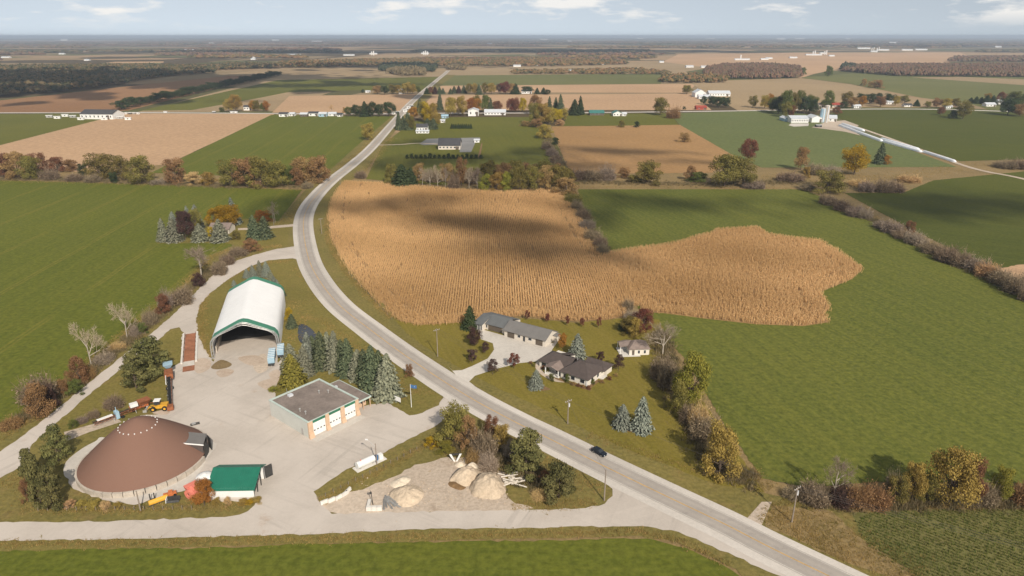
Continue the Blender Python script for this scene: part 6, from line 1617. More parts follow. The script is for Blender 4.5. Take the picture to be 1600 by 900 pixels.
p = G(305, 664); sk = thing('steel_skid', 'small dark steel skid lying at the foot of the dome', 'skid', (p.x, p.y, ZY), 0.5)
mb = MB(); mb.box(-1.3, 1.3, -0.5, -0.3, 0.02, 0.3); mb.box(-1.3, 1.3, 0.3, 0.5, 0.02, 0.3); mb.build('runner', 'm_darksteel', sk)
mb = MB(); mb.box(-0.9, 0.2, -0.45, 0.45, 0.31, 0.5); mb.build('plate', 'm_steel', sk)
# ---------------------------------------------------------------- pond
sheet('pond', [(466, 512), (470, 507), (479, 509), (490, 518), (495, 527), (488, 536), (472, 537), (466, 528)], ZL + 0.03, 'm_pond', 5)

# ---------------------------------------------------------------- fuel point, lamp, sign, flag
fp, FWD = frame('fuel_tank', 'white fuel tank on a concrete pad at the yard edge', 'tank', (556, 735), (597, 716), ZY)
mb = MB(); mb.box(-0.4, FWD + 0.6, -1.6, 1.2, -0.02, 0.12); mb.build('pad', 'm_blocks', fp)
mb = MB()
for i in range(12):
    a0, a1 = math.pi * 2 * i / 12, math.pi * 2 * (i + 1) / 12
mb.tube((0.3, -0.2, 1.25), (5.6, -0.2, 1.25), 0.95, n=16); mb.build('tank_body', 'm_white', fp, False)
for x in (0.9, 4.8):
    mb = MB(); mb.box(x, x + 0.3, -0.9, 0.5, 0.12, 0.6); mb.build('saddle', 'm_steel', fp)
mb = MB(); mb.box(6.1, 6.8, -0.5, 0.3, 0.12, 1.7); mb.build('pump', 'm_bluedeep', fp)
mb = MB(); mb.box(7.1, 8.3, -0.7, 0.5, 0.12, 1.5); mb.build('cabinet', 'm_white', fp)
mb = MB(); mb.tube((1.6, -0.2, 2.2), (1.6, -0.2, 2.6), 0.12); mb.build('cap', 'm_coral', fp)
p = G(589, 727)
lp = thing('yard_lamp', 'wooden pole with a lamp arm reaching over the yard by the fuel tank', 'lamp', (p.x, p.y, ZY))
hh = tall(589, 727, 694)
mb = MB(); mb.tube((0, 0, 0), (0, 0, hh), 0.16, 0.11, 8); mb.build('pole', 'm_pole', lp)
mb = MB(); mb.tube((0, 0, hh - 1.2), (-2.2, 0.9, hh + 0.6), 0.06, n=5); mb.build('arm', 'm_steel', lp)
mb = MB(); mb.hexa([(-2.9, 0.9, hh + 0.5), (-2.1, 0.75, hh + 0.5), (-2.1, 1.1, hh + 0.5), (-2.9, 1.25, hh + 0.5), (-2.8, 0.95, hh + 0.75), (-2.2, 0.8, hh + 0.75), (-2.2, 1.05, hh + 0.75), (-2.8, 1.2, hh + 0.75)]); mb.build('lamp_head', 'm_lamp', lp)
p = G(622, 631)
sg = thing('sign_board', 'white sign board on two posts on the depot lawn', 'sign', (p.x, p.y, ZL), math.radians(-35))
for x in (-0.9, 0.9):
    mb = MB(); mb.box(x - 0.08, x + 0.08, -0.08, 0.08, 0, 1.2); mb.build('post', 'm_darksteel', sg)
mb = MB(); mb.box(-1.3, 1.3, -0.16, -0.04, 0.85, 2.4); mb.build('board', 'm_white', sg)
p = G(643, 637); hh = tall(643, 637, 601)
fl = thing('flagpole', 'white flagpole with a blue flag on the depot lawn', 'flagpole', (p.x, p.y, ZL))
mb = MB(); mb.tube((0, 0, 0), (0, 0, hh), 0.11, 0.06, 8); mb.build('pole', 'm_white', fl)
mb = MB(); n = 7
fv = [(0.08 + 1.9 * i / n, 0.12 * math.sin(i * 1.3), hh - 0.2 - j * 1.15 - 0.04 * i) for j in (0, 1) for i in range(n + 1)]
mb.add(fv, [(i, i + 1, n + 2 + i, n + 1 + i) for i in range(n)]); fg = mb.build('flag', 'm_bluedeep', fl); fg.modifiers.new('thick', 'SOLIDIFY').thickness = 0.02
mb = MB(); mb.box(0.8, 1.35, -0.06, 0.16, hh - 1.05, hh - 0.6); mb.build('emblem', 'm_white', fg)

# ---------------------------------------------------------------- utility poles and wires
def upole(u, vb, vt, lab, xarm=True, tr=False, rz=0.6, z=ZL):
    p = G(u, vb); h = tall(u, vb, vt)
    o = thing('utility_pole', lab, 'pole', (p.x, p.y, z), rz, 'utility poles')
    mb = MB(); mb.tube((0, 0, 0), (0, 0, h), 0.19, 0.12, 8); mb.build('shaft', 'm_pole', o)
    if xarm:
        mb = MB(); mb.box(-1.2, 1.2, -0.07, 0.07, h - 0.75, h - 0.58); a = mb.build('crossarm', 'm_pole', o)
        for x in (-1.1, -0.4, 0.4, 1.1):
            mb = MB(); mb.tube((x, 0, h - 0.58), (x, 0, h - 0.33), 0.06, n=6); mb.build('insulator', 'm_lamp', a)
    if tr:
        mb = MB(); mb.tube((0.42, 0.1, h - 2.6), (0.42, 0.1, h - 1.5), 0.28, n=10); mb.build('transformer', 'm_metalroof', o)
    return Vector((p.x, p.y, z + h - 0.4))
tops = {}
for key, a in {
 'a': (1237, 817, 761, 'utility pole beside the field access at the lower right', True, True), 'b': (944, 783, 735, 'bare pole at the pointed end of the road triangle', False),
 'c': (887, 663, 625, 'utility pole with transformer on the front lawn', True, True), 'd': (684, 558, 514, 'utility pole on the lawn beside the workshop', True),
 'e': (503, 366, 341, 'utility pole between bend and corn', True), 'f': (532, 292, 280, 'farthest utility pole between road and corn corner', True),
 'g': (428, 352, 330, 'utility pole by the farmhouse driveway', False), 'h': (220, 799, 768, 'thin pole in the grass below the dome', False)}.items():
    tops[key] = upole(*a)
flatmat('m_wire', (0.10, 0.09, 0.085), 0.6, 0.1, 1.0)
def wire(a, b, lab):
    mb = MB(); pts_ = []
    for i in range(13):
        t_ = i / 12; q = a.lerp(b, t_); pts_.append((q.x, q.y, q.z - 4 * 0.9 * t_ * (1 - t_)))
    for i in range(12): mb.tube(pts_[i], pts_[i + 1], 0.022, n=4, caps=False)
    tag(mb.build('power_line', 'm_wire'), lab, 'wire', 'overhead wires')
far_end = Vector((150.0, 96.0, 10.5))
for k, (o0, o1) in enumerate(((-1.0, -1.0), (0.0, 0.0), (1.0, 1.0))):
    wire(tops['a'] + Vector((0, o0, 0)), far_end + Vector((0, o1, 0)), '%s of the three wires running off from the lower right pole over the crop' % ORD[k])
    wire(tops['c'] + Vector((o0 * .8, o0 * .6, 0)), tops['d'] + Vector((o0 * .8, o0 * .6, 0)), '%s of the three wires between the lawn pole and the workshop pole' % ORD[k])
wire(tops['a'], tops['c'], 'long wire between the lower right pole and the lawn pole'); wire(tops['c'], tops['b'], 'wire across the road from the lawn pole to the bare pole')
wire(tops['d'], tops['e'], 'long wire along the corn edge up to the bend')

# ---------------------------------------------------------------- fences
def fence(a, b, n, lab, h=1.2, z=ZL):
    A_, B_ = G(*a), G(*b); o = thing('wire_fence', lab, 'fence', (A_.x, A_.y, z))
    d_ = B_ - A_
    for i in range(n + 1):
        q = d_ * (i / n); mb = MB(); mb.tube((q.x, q.y, 0), (q.x, q.y, h), 0.07, n=5); mb.build('post', 'm_pole', o)
    for zz_ in (0.5, 0.85, 1.12):
        mb = MB(); mb.tube((0, 0, zz_), (d_.x, d_.y, zz_), 0.012, n=4); mb.build('wire', 'm_wire', o)
fence((60, 799), (300, 797), 16, 'post and wire fence in the grass below the dome')
fence((497, 783), (600, 731), 9, 'post and wire fence along the yard side of the triangle'); fence((600, 731), (690, 685), 9, 'post and wire fence running on into the triangle thicket')
fence((545, 428), (612, 500), 12, 'post and wire fence between verge and corn')

# ---------------------------------------------------------------- sand yard
def pile(name, lab, px, hgt, mat, seed, cat='heap', group='heaps in the sand yard'):
    """Heap with a lumpy outline: rings shrinking to a crest."""
    rng = np.random.default_rng(seed); P = catmull([G(u, v) for u, v in px], 5, True); n = len(P)
    c = sum(P, Vector()) / n
    o = thing(name, lab, cat, (c.x, c.y, ZG + 0.01), 0, group)
    V, Fc = [], []; K = 9
    ph = rng.random(4) * 6.28
    for k in range(K):
        t_ = k / K; zz_ = hgt * (1 - (1 - t_) ** 1.7)
        for i, q in enumerate(P):
            a = 6.283 * i / n; j = 1 + 0.07 * math.sin(3 * a + ph[0]) * t_ + 0.02 * math.sin(5 * a + ph[1])
            d_ = (q - c) * (1 - t_) ** 0.85 * j
            V.append((d_.x, d_.y, 0.0 if k == 0 else zz_ * (0.97 + 0.05 * math.sin(2 * a + ph[2]))))
    V.append((0, 0, hgt))
    for k in range(K - 1):
        for i in range(n): Fc.append((k * n + i, k * n + (i + 1) % n, (k + 1) * n + (i + 1) % n, (k + 1) * n + i))
    for i in range(n): Fc.append(((K - 1) * n + i, (K - 1) * n + (i + 1) % n, K * n))
    mb = MB(); mb.add(V, Fc); ho = mb.build('heap_body', mat, o, True); tx = bpy.data.textures.get('lumps') or bpy.data.textures.new('lumps', 'CLOUDS'); tx.noise_scale = 1.5; tx.noise_depth = 3; sb_ = ho.modifiers.new('fine', 'SUBSURF'); sb_.levels = sb_.render_levels = 1; dm_ = ho.modifiers.new('lumps', 'DISPLACE'); dm_.texture = tx; dm_.strength = 0.42 * hgt ** 0.7; dm_.texture_coords = 'GLOBAL'; dm_.mid_level = 0.5
pile('sand_heap', 'larger and nearer lobe of the big sand heap in the triangle', [(733, 764), (745, 745), (768, 742), (785, 752), (790, 768), (780, 780), (760, 781), (740, 776)], 3.6, 'm_sandpile', 1)
pile('sand_heap', 'farther lobe of the big sand heap in the triangle', [(703, 752), (710, 742), (728, 734), (748, 736), (752, 748), (738, 758), (720, 761)], 3.0, 'm_sandpile', 2)
pile('sand_heap', 'low sand heap touching the far side of the big heap', [(726, 735), (735, 727), (746, 728), (747, 736), (736, 740)], 1.8, 'm_sandlight', 3)
pile('sand_heap', 'pale sand heap beside the rail bundle in the sand yard', [(606, 776), (618, 764), (640, 759), (660, 765), (660, 780), (645, 792), (622, 792)], 2.0, 'm_sandpile', 4)
pile('gravel_heap', 'low flat pale gravel heap at the back of the sand yard', [(609, 758), (618, 750), (635, 744), (642, 750), (632, 760), (618, 764)], 0.8, 'm_sandlight', 5)
pile('sand_heap', 'small pale heap below the white plough blade', [(710, 727), (717, 723), (726, 724), (726, 730), (716, 732)], 0.9, 'm_sandlight', 6)
pile('dark_heap', 'small dark earth heap at the foot of the big sand heap', [(700, 757), (708, 752), (718, 758), (728, 763), (720, 767), (706, 763)], 0.6, 'm_soil', 7)
rbm = MB(); rr_ = np.random.default_rng(31)
for k in range(520):
    u_, v_ = ((rr_.normal(744, 26), rr_.normal(764, 10)) if k % 3 == 0 else (rr_.normal(640, 32), rr_.normal(775, 12)) if k % 3 == 1 else (rr_.uniform(560, 790), rr_.uniform(745, 795)))
    q_ = G(u_, v_); s_ = 0.05 + 0.17 * rr_.random() ** 3
    J_ = IV * (1 + rr_.normal(size=(11, 1)) * 0.25) * s_ * np.array([1, 1, 0.7])
    rbm.add([(q_.x + a[0], q_.y + a[1], ZG + 0.02 + s_ * 0.3 + a[2]) for a in J_], [tuple(f) for f in IF])
tag(rbm.build('rubble', 'm_sandpile'), 'loose stones and clods scattered over the sand yard', 'rubble', None, 'stuff')
p = G(712, 722)
vp = thing('white_plough_blade', 'white V-shaped plough blade standing at the back of the sand yard', 'plough', (p.x, p.y, ZG), 0.1)
for s_ in (-1, 1):
    mb = MB(); mb.hexa([(s_ * 0.05, 0, 0), (s_ * 0.5, 0, 0), (s_ * 0.5, 0.2, 0), (s_ * 0.05, 0.2, 0), (s_ * 1.1, 0, 2.3), (s_ * 1.7, 0, 2.3), (s_ * 1.7, 0.2, 2.3), (s_ * 1.1, 0.2, 2.3)]); mb.build('wing', 'm_white', vp)
mb = MB(); mb.box(-1.4, 1.4, 0.2, 0.5, 1.9, 2.3); mb.build('brace', 'm_darksteel', vp)
g = 'concrete barrier blocks at the yard corner'
for i, (u, v) in enumerate([(507, 787), (518, 784), (529, 780), (539, 774), (544, 769)]):
    p = G(u, v); o = thing('barrier_block', '%s concrete barrier block at the yard corner, counted from the gravel road' % ORD[i], 'barrier', (p.x, p.y, ZG), math.radians(35 + 8 * i), g)
    mb = MB(); mb.hexa([(-1.0, -0.4, 0), (1.0, -0.4, 0), (1.0, 0.4, 0), (-1.0, 0.4, 0), (-0.97, -0.22, 0.85), (0.97, -0.22, 0.85), (0.97, 0.22, 0.85), (-0.97, 0.22, 0.85)]); mb.build('block', 'm_blocks', o)
    mb = MB(); mb.tube((-0.4, 0, 0.84), (-0.4, 0, 0.98), 0.04, n=5); mb.tube((0.4, 0, 0.84), (0.4, 0, 0.98), 0.04, n=5); mb.tube((-0.4, 0, 0.98), (0.4, 0, 0.98), 0.04, n=5); mb.build('lifting_eye', 'm_steel', o)
p = G(585, 798)
cb = thing('concrete_bin', 'white concrete block bin beside the gravel road in the sand yard', 'bin', (p.x, p.y, ZG + 0.01), 0.03)
for i in range(3):
    mb = MB(); mb.box(-1.95 + 1.3 * i + 0.02, -1.95 + 1.3 * (i + 1) - 0.02, -0.4, 0.4, 0, 1.1); mb.build('block', 'm_blocks', cb)
for i in range(2):
    mb = MB(); mb.box(-1.93, -1.2, 0.45 + i * 1.25, 1.65 + i * 1.25, 0, 1.1); mb.build('block', 'm_blocks', cb)
p = G(583, 790); sgp = thing('leaning_post', 'dark leaning post standing in the concrete bin', 'post', (p.x, p.y, ZG), 0.0)
mb = MB(); mb.tube((0, 0, 0), (-0.3, 0, 4.2), 0.10, n=6); mb.build('shaft', 'm_darksteel', sgp)
mb = MB(); mb.box(-0.65, -0.05, -0.12, -0.02, 3.3, 3.9); mb.build('plate', 'm_darksteel', sgp)
for i in range(7):
    p = G(600 + i * 2.8, 790 - (i % 3) * 3); o = thing('guard_rail', '%s steel guard rail in the stack beside the concrete bin, counted from the bin' % ORD[i], 'rail', (p.x, p.y, ZG + 0.02 + 0.02 * i), math.radians(100 + 7 * i), 'stack of steel guard rails')
    mb = MB()
    for y in (-0.16, 0.0, 0.16): mb.hexa([(-2.2, y - 0.07, 0.1), (2.2, y - 0.07, 0.1), (2.2, y + 0.07, 0.1), (-2.2, y + 0.07, 0.1), (-2.2, y - 0.03, 0.32), (2.2, y - 0.03, 0.32), (2.2, y + 0.03, 0.32), (-2.2, y + 0.03, 0.32)])
    mb.build('beam', 'm_steel', o)
    for x in (-1.4, 1.4):
        mb = MB(); mb.box(x - 0.1, x + 0.1, -0.3, 0.3, 0.0, 0.099); mb.build('bearer', 'm_pole', o)
rng_ = np.random.default_rng(9)
for i in range(14):
    p = G(790 + rng_.uniform(0, 22), 744 + rng_.uniform(0, 20)); L_ = rng_.uniform(3.0, 5.0)
    o = thing('pale_log', 'pale log tossed in the loose pile beside the big sand heap', 'log', (p.x, p.y, ZG + 0.05 + 0.3 * (i % 3)), rng_.uniform(-0.5, 0.5), 'loose pile of pale logs')
    mb = MB(); mb.tube((-L_ / 2, 0, 0.18), (L_ / 2, 0, 0.18 + rng_.uniform(-.05, .3)), 0.20, 0.16, 7); mb.tube((L_ * .2, 0, 0.25), (L_ * .3, 0.25, 0.5), 0.06, 0.05, 5); mb.build('bole', 'm_debris', o)
# ================================================================ homestead
def hip_roof(mb, x0, x1, y0, y1, z, rise, th=0.16, g0=None, g1=None):
    """Hipped (or gabled at the ends where g is 0) roof over a rectangle, ridge along x."""
    w = (y1 - y0) / 2; ym = (y0 + y1) / 2
    a = x0 + (w if g0 is None else g0); b = x1 - (w if g1 is None else g1)
    r0, r1 = (a, ym, z + rise), (b, ym, z + rise)
    A_, B_, C_, D_ = (x0, y0, z), (x1, y0, z), (x1, y1, z), (x0, y1, z)
    return [[A_, B_, r1, r0], [C_, D_, r0, r1], [D_, A_, r0], [B_, C_, r1]]
def roof_parts(parent, faces, mat, name='roof_plane', th=0.14):
    first = None
    for f in faces:
        # skip gable ends of zero slope width
        mb = MB(); mb.slab(f, th); o = mb.build(name if first is not None else 'roof', mat, first if first is not None else parent)
        if first is None: first = o
    return first
def window(parent, x0, x1, y, z0, z1, dy=-1, frm='m_white'):
    """Window in a wall facing -y (dy=-1) or +y."""
    mb = MB(); mb.box(x0 - 0.09, x1 + 0.09, min(y, y + dy * 0.06), max(y, y + dy * 0.06), z0 - 0.09, z1 + 0.09); f = mb.build('window', frm, parent)
    mb = MB(); mb.box(x0, x1, min(y + dy * 0.065, y + dy * 0.09), max(y + dy * 0.065, y + dy * 0.09), z0, z1); mb.build('pane', 'm_glass', f)
def xwindow(parent, x, y0, y1, z0, z1, dx=1, frm='m_white'):
    mb = MB(); mb.box(min(x, x + dx * 0.06), max(x, x + dx * 0.06), y0 - 0.09, y1 + 0.09, z0 - 0.09, z1 + 0.09); f = mb.build('window', frm, parent)
    mb = MB(); mb.box(min(x + dx * 0.065, x + dx * 0.09), max(x + dx * 0.065, x + dx * 0.09), y0, y1, z0, z1); mb.build('pane', 'm_glass', f)
def garage_door(parent, x0, x1, y, z1, mat, n=5):
    d0 = None
    for k in range(n):
        mb = MB(); a, b = 0.05 + (z1 - 0.05) * k / n, 0.05 + (z1 - 0.05) * (k + 1) / n - 0.03
        mb.box(x0, x1, y - 0.09, y - 0.002, a, b)
        if d0 is None: d0 = mb.build('door', mat, parent)
        else: mb.build('door_panel', mat, d0)

# -- long workshop: near part and rear part, local x along the front towards the bungalow
ws, _ = frame('workshop', 'long workshop with grey roofs, cream walls and dark brown overhead doors', 'workshop', (788, 526), (852, 543), ZY)
A0, B0 = G(788, 526), G(852, 543)
L1 = (B0 - A0).length; D1 = 9.2
mb = MB(); mb.box(0, L1, 0, D1, 0, 2.9); mb.build('wall', 'm_shopwall', ws)
mb = MB(); mb.add([(L1 - 0.01, 0, 2.9), (L1 - 0.01, D1, 2.9), (L1 - 0.01, D1 / 2, 5.0), (L1 - 0.2, 0, 2.9), (L1 - 0.2, D1, 2.9), (L1 - 0.2, D1 / 2, 5.0)], [(0, 1, 2), (5, 4, 3), (0, 3, 4, 1), (1, 4, 5, 2), (2, 5, 3, 0)]); mb.build('gable', 'm_shopwall', ws)
mb = MB(); mb.slab([(-0.5, -0.6, 2.75), (L1 + 0.4, -0.6, 2.75), (L1 + 0.4, D1 / 2, 5.2), (-0.5, D1 / 2, 5.2)], 0.14); r1 = mb.build('roof', 'm_shoproof', ws)
mb = MB(); mb.slab([(-0.5, D1 / 2 + 0.005, 5.2), (L1 + 0.4, D1 / 2 + 0.005, 5.2), (L1 + 0.4, D1 + 0.6, 2.75), (-0.5, D1 + 0.6, 2.75)], 0.14); mb.build('roof_back', 'm_shoproof', r1)
garage_door(ws, 1.5, 4.6, 0, 2.35, 'm_shopdoor'); garage_door(ws, 14.2, 17.2, 0, 2.35, 'm_shopdoor')
mb = MB(); mb.box(8.6, 9.5, -0.08, -0.002, 0.05, 2.1); mb.build('entry_door', 'm_glass', ws)
window(ws, 6.2, 7.4, 0, 1.1, 2.1); window(ws, 11.0, 12.4, 0, 1.1, 2.1)
mb = MB(); mb.box(L1 + 0.01, L1 + 1.6, D1 * 0.62, D1 - 0.5, 0, 2.4); lean = mb.build('lean_to', 'm_shopwall', ws)
mb = MB(); mb.slab([(L1 - 0.0, D1 * 0.60, 2.75), (L1 + 1.9, D1 * 0.60, 2.45), (L1 + 1.9, D1 - 0.3, 2.45), (L1 - 0.0, D1 - 0.3, 2.75)], 0.1); mb.build('lean_to_roof', 'm_shoproof', lean)
# rear block
L2 = 14.0; yb = 1.6
mb = MB(); mb.box(-L2, -0.02, yb, yb + 10.2, 0, 2.7); mb.build('wall', 'm_shopwall', ws)
mb = MB(); mb.slab([(-L2 + 4.2, yb - 0.5, 2.72), (-0.3, yb - 0.5, 2.72), (-0.3, yb + 5.1, 4.75), (-L2 + 4.2, yb + 5.1, 4.75)], 0.14); r2 = mb.build('roof', 'm_shoproof_blue', ws)
mb = MB(); mb.slab([(-L2 + 4.2, yb + 5.105, 4.75), (-0.3, yb + 5.105, 4.75), (-0.3, yb + 10.7, 2.72), (-L2 - 0.4, yb + 10.7, 2.72)], 0.14); mb.build('roof_back', 'm_shoproof_blue', r2)
mb = MB(); mb.slab([(-L2 - 0.5, yb - 2.6, 2.74), (-L2 + 4.19, yb - 2.6, 2.74), (-L2 + 4.19, yb + 5.1, 4.76), (-L2 - 0.5, yb + 5.1, 4.2)], 0.14); mb.build('porch_roof', 'm_shoproof_blue', r2)
mb = MB(); mb.slab([(-L2 - 0.5, yb + 5.105, 4.2), (-L2 + 4.19, yb + 5.105, 4.76), (-L2 - 0.4, yb + 10.69, 2.72)], 0.14); mb.build('roof_hip', 'm_shoproof_blue', r2)
mb = MB(); mb.box(-L2, -L2 + 4.0, yb - 2.0, yb - 0.01, 0, 2.58); sun_room = mb.build('sunroom', 'm_shopwall', ws)
for k in range(5): window(sun_room, -L2 + 0.35 + 0.72 * k, -L2 + 0.80 + 0.72 * k, yb - 2.0, 0.35, 2.2)
garage_door(ws, -8.6, -2.2, yb, 2.3, 'm_shopdoor'); window(ws, -9.7, -9.0, yb, 0.9, 2.1)

# -- bungalow: local x along the front from the driveway end to the near corner
bg, BL = frame('bungalow', 'cream bungalow with dark brown hipped roofs, porch and garage wing', 'house', (876, 591), (918, 605), ZL)
E1 = G(918, 605); E2 = G(953, 590); BD = (E2 - E1).length
mb = MB(); mb.box(0, BL, 0, BD, 0, 2.7); mb.build('wall', 'm_housewall', bg)
fs_ = hip_roof(None, -0.6, BL + 0.6, -0.6, BD + 0.6, 2.72, 3.0, g0=4.6, g1=4.6)
rf = roof_parts(bg, fs_, 'm_houseroof')
window(bg, 1.2, 2.8, 0, 0.8, 2.1); window(bg, 4.2, 5.6, 0, 0.8, 2.1); window(bg, 7.8, 9.4, 0, 0.8, 2.1)
for y in (2.2, 6.0): xwindow(bg, BL, y, y + 1.3, 0.9, 2.1)
mb = MB(); mb.box(BL - 0.55, BL - 0.05, 0.02 - 0.2, -0.003, 0, 2.6); mb.build('corner_trim', 'm_white', bg)
# garage wing towards the driveway
mb = MB(); mb.box(-10.6, -0.02, 2.6, 11.2, 0, 2.6); mb.build('wall', 'm_housewall', bg)
fs_ = hip_roof(None, -11.2, 1.5, 2.0, 11.8, 2.63, 2.3, g0=3.6, g1=0.2)
roof_parts(bg, fs_[:3], 'm_houseroof')
mb = MB(); mb.slab([(-11.0, 8.2, 2.9), (-5.4, 13.6, 2.7), (-2.0, 13.6, 3.0), (-2.6, 8.2, 4.8)], 0.14); mb.build('roof_wing', 'm_houseroof', rf)
mb = MB(); mb.box(-9.6, -2.4, 11.21, 13.2, 0, 2.6); mb.build('wall', 'm_housewall', bg)
window(bg, -9.6, -7.8, 2.6, 0.8, 2.1)
# front porch with little gable
mb = MB(); mb.slab([(-6.3, -1.0, 2.72), (-3.35, -1.0, 3.6), (-3.35, 4.6, 3.9), (-6.3, 4.6, 3.0)], 0.12); mb.slab([(-3.345, -1.0, 3.6), (-0.4, -1.0, 2.72), (-0.4, 4.6, 3.0), (-3.345, 4.6, 3.9)], 0.12); pr = mb.build('porch_roof', 'm_cottageroof', bg)
for x in (-6.0, -0.75):
    mb = MB(); mb.box(x, x + 0.28, -0.8, -0.52, 0, 2.62); mb.build('porch_post', 'm_white', bg)
mb = MB(); mb.box(-6.2, -0.3, -0.9, 2.58, 0, 0.12); mb.build('porch_floor', 'm_blocks', bg)
mb = MB(); mb.box(-3.6, -2.6, 2.52, 2.59, 0.13, 2.2); mb.build('front_door', 'm_shopdoor', bg)
# back wing
mb = MB(); mb.box(6.6, 11.6, BD + 0.0 + 0.02, BD + 4.0, 0, 2.55); mb.build('wall', 'm_housewall', bg)
fs_ = hip_roof(None, 3.4, 12.2, BD - 2.4, BD + 4.6, 2.57, 1.9, g0=0.2, g1=2.8); roof_parts(bg, fs_, 'm_houseroof')
mb = MB(); mb.box(BL + 0.01, BL + 1.6, BD - 3.6, BD - 0.4, 0, 0.35); mb.build('deck', 'm_blocks', bg)
mb = MB(); mb.tube((2.5, BD * 0.62, 4.2), (2.5, BD * 0.62, 6.0), 0.12); mb.build('vent_pipe', 'm_steel', rf)
mb = MB(); mb.box(-1.2, 12.6, -1.9, -0.65, -0.01, 0.05); mb.box(BL + 0.02, BL + 1.3, -0.6, 6.2, -0.01, 0.05); mb.build('mulch_bed', 'm_soil', bg)

# -- cottage / pavilion
ct, CLn = frame('garden_cottage', 'small cream garden cottage with hipped roof and open side porch', 'cottage', (983, 556), (1014, 555), ZL)
mb = MB(); mb.box(0, CLn, 0, 6.6, 0, 2.5); mb.build('wall', 'm_housewall', ct)
roof_parts(ct, hip_roof(None, -0.4, CLn + 0.4, -0.4, 7.0, 2.52, 2.2, g0=3.2, g1=3.2), 'm_cottageroof')
mb = MB(); mb.slab([(-3.2, 1.6, 2.6), (-0.3, 1.6, 3.2), (1.4, 4.2, 4.3), (-3.2, 4.2, 3.5)], 0.12); mb.slab([(-3.2, 4.205, 3.5), (1.4, 4.205, 4.3), (-0.3, 6.8, 3.2), (-3.2, 6.8, 2.6)], 0.12); mb.build('porch_roof', 'm_cottageroof', ct)
for y in (1.8, 6.5):
    mb = MB(); mb.box(-3.0, -2.8, y - 0.1, y + 0.1, 0, 2.5); mb.build('porch_post', 'm_white', ct)
mb = MB(); mb.box(-3.4, 4.0, -1.1, -0.02, -0.01, 0.12); mb.box(-3.4, -0.02, 0.0, 6.8, -0.01, 0.12); mb.build('patio', 'm_blocks', ct)
window(ct, 3.2, 3.9, 0, 0.7, 1.9); window(ct, 5.4, 6.1, 0, 0.7, 1.9)
mb = MB(); mb.box(1.0, 1.9, -0.07, -0.002, 0.12, 2.05); mb.build('door', 'm_shopdoor', ct)
# mulch rings under the lawn spruces
sheet('mulch_bed', [(960, 667), (975, 660), (1000, 664), (1012, 670), (1000, 677), (975, 674)], ZL + 0.01, 'm_soil', 5)
sheet('mulch_bed', [(828, 603), (838, 598), (850, 604), (860, 609), (846, 611), (834, 608)], ZL + 0.01, 'm_soil', 5)

# -- dark car on the shoulder side of the lane
p = G(937, 707); q = G(952, 714)
car = thing('car', 'dark blue car driving along the main road', 'car', (G(936, 710).x, G(936, 710).y, ZG + 0.065), math.radians(-46.5))
mb = MB()
bx = [(-2.35, 0.55), (-2.30, 0.95), (-1.75, 1.05), (-1.15, 1.08), (1.05, 1.0), (2.1, 0.82), (2.38, 0.62), (2.38, 0.32), (-2.35, 0.32)]
n = len(bx)
vs = [(x, -0.92, z) for x, z in bx] + [(x, 0.92, z) for x, z in bx]
mb.add(vs, [tuple(range(n)), tuple(range(2 * n - 1, n - 1, -1))] + [(i, i + n, (i + 1) % n + n, (i + 1) % n) for i in range(n)]); body = mb.build('body', 'm_carpaint', car)
m = body.modifiers.new('bevel', 'BEVEL'); m.width = 0.10; m.segments = 2
mb = MB(); mb.hexa([(-2.0, -0.84, 1.04), (0.95, -0.84, 1.0), (0.95, 0.84, 1.0), (-2.0, 0.84, 1.04), (-1.55, -0.66, 1.52), (0.15, -0.66, 1.54), (0.15, 0.66, 1.54), (-1.55, 0.66, 1.52)]); gl = mb.build('windows', 'm_glass', car)
mb = MB(); mb.hexa([(-1.58, -0.68, 1.525), (0.18, -0.68, 1.545), (0.18, 0.68, 1.545), (-1.58, 0.68, 1.525), (-1.45, -0.6, 1.60), (0.05, -0.6, 1.61), (0.05, 0.6, 1.61), (-1.45, 0.6, 1.60)]); mb.build('roof', 'm_carpaint', car)
for x in (-1.45, 1.45):
    for y in (-0.95, 0.73):
        mb = MB(); mb.tube((x, y, 0.34), (x, y + 0.22, 0.34), 0.34, n=14); w_ = mb.build('wheel', 'm_rubber', car)
        mb = MB(); mb.tube((x, y - 0.01, 0.34), (x, y + 0.23, 0.34), 0.2, n=10); mb.build('rim', 'm_steel', w_)
for y in (-0.72, 0.5):
    mb = MB(); mb.box(2.30, 2.40, y, y + 0.24, 0.58, 0.74); mb.build('headlight', 'm_lamp', car)
    mb = MB(); mb.box(-2.40, -2.30, y, y + 0.24, 0.70, 0.90); mb.build('taillight', 'm_taillight', car)
for y in (-1.05, 0.93):
    mb = MB(); mb.box(0.55, 0.75, y, y + 0.12, 1.02, 1.16); mb.build('mirror', 'm_carpaint', car)

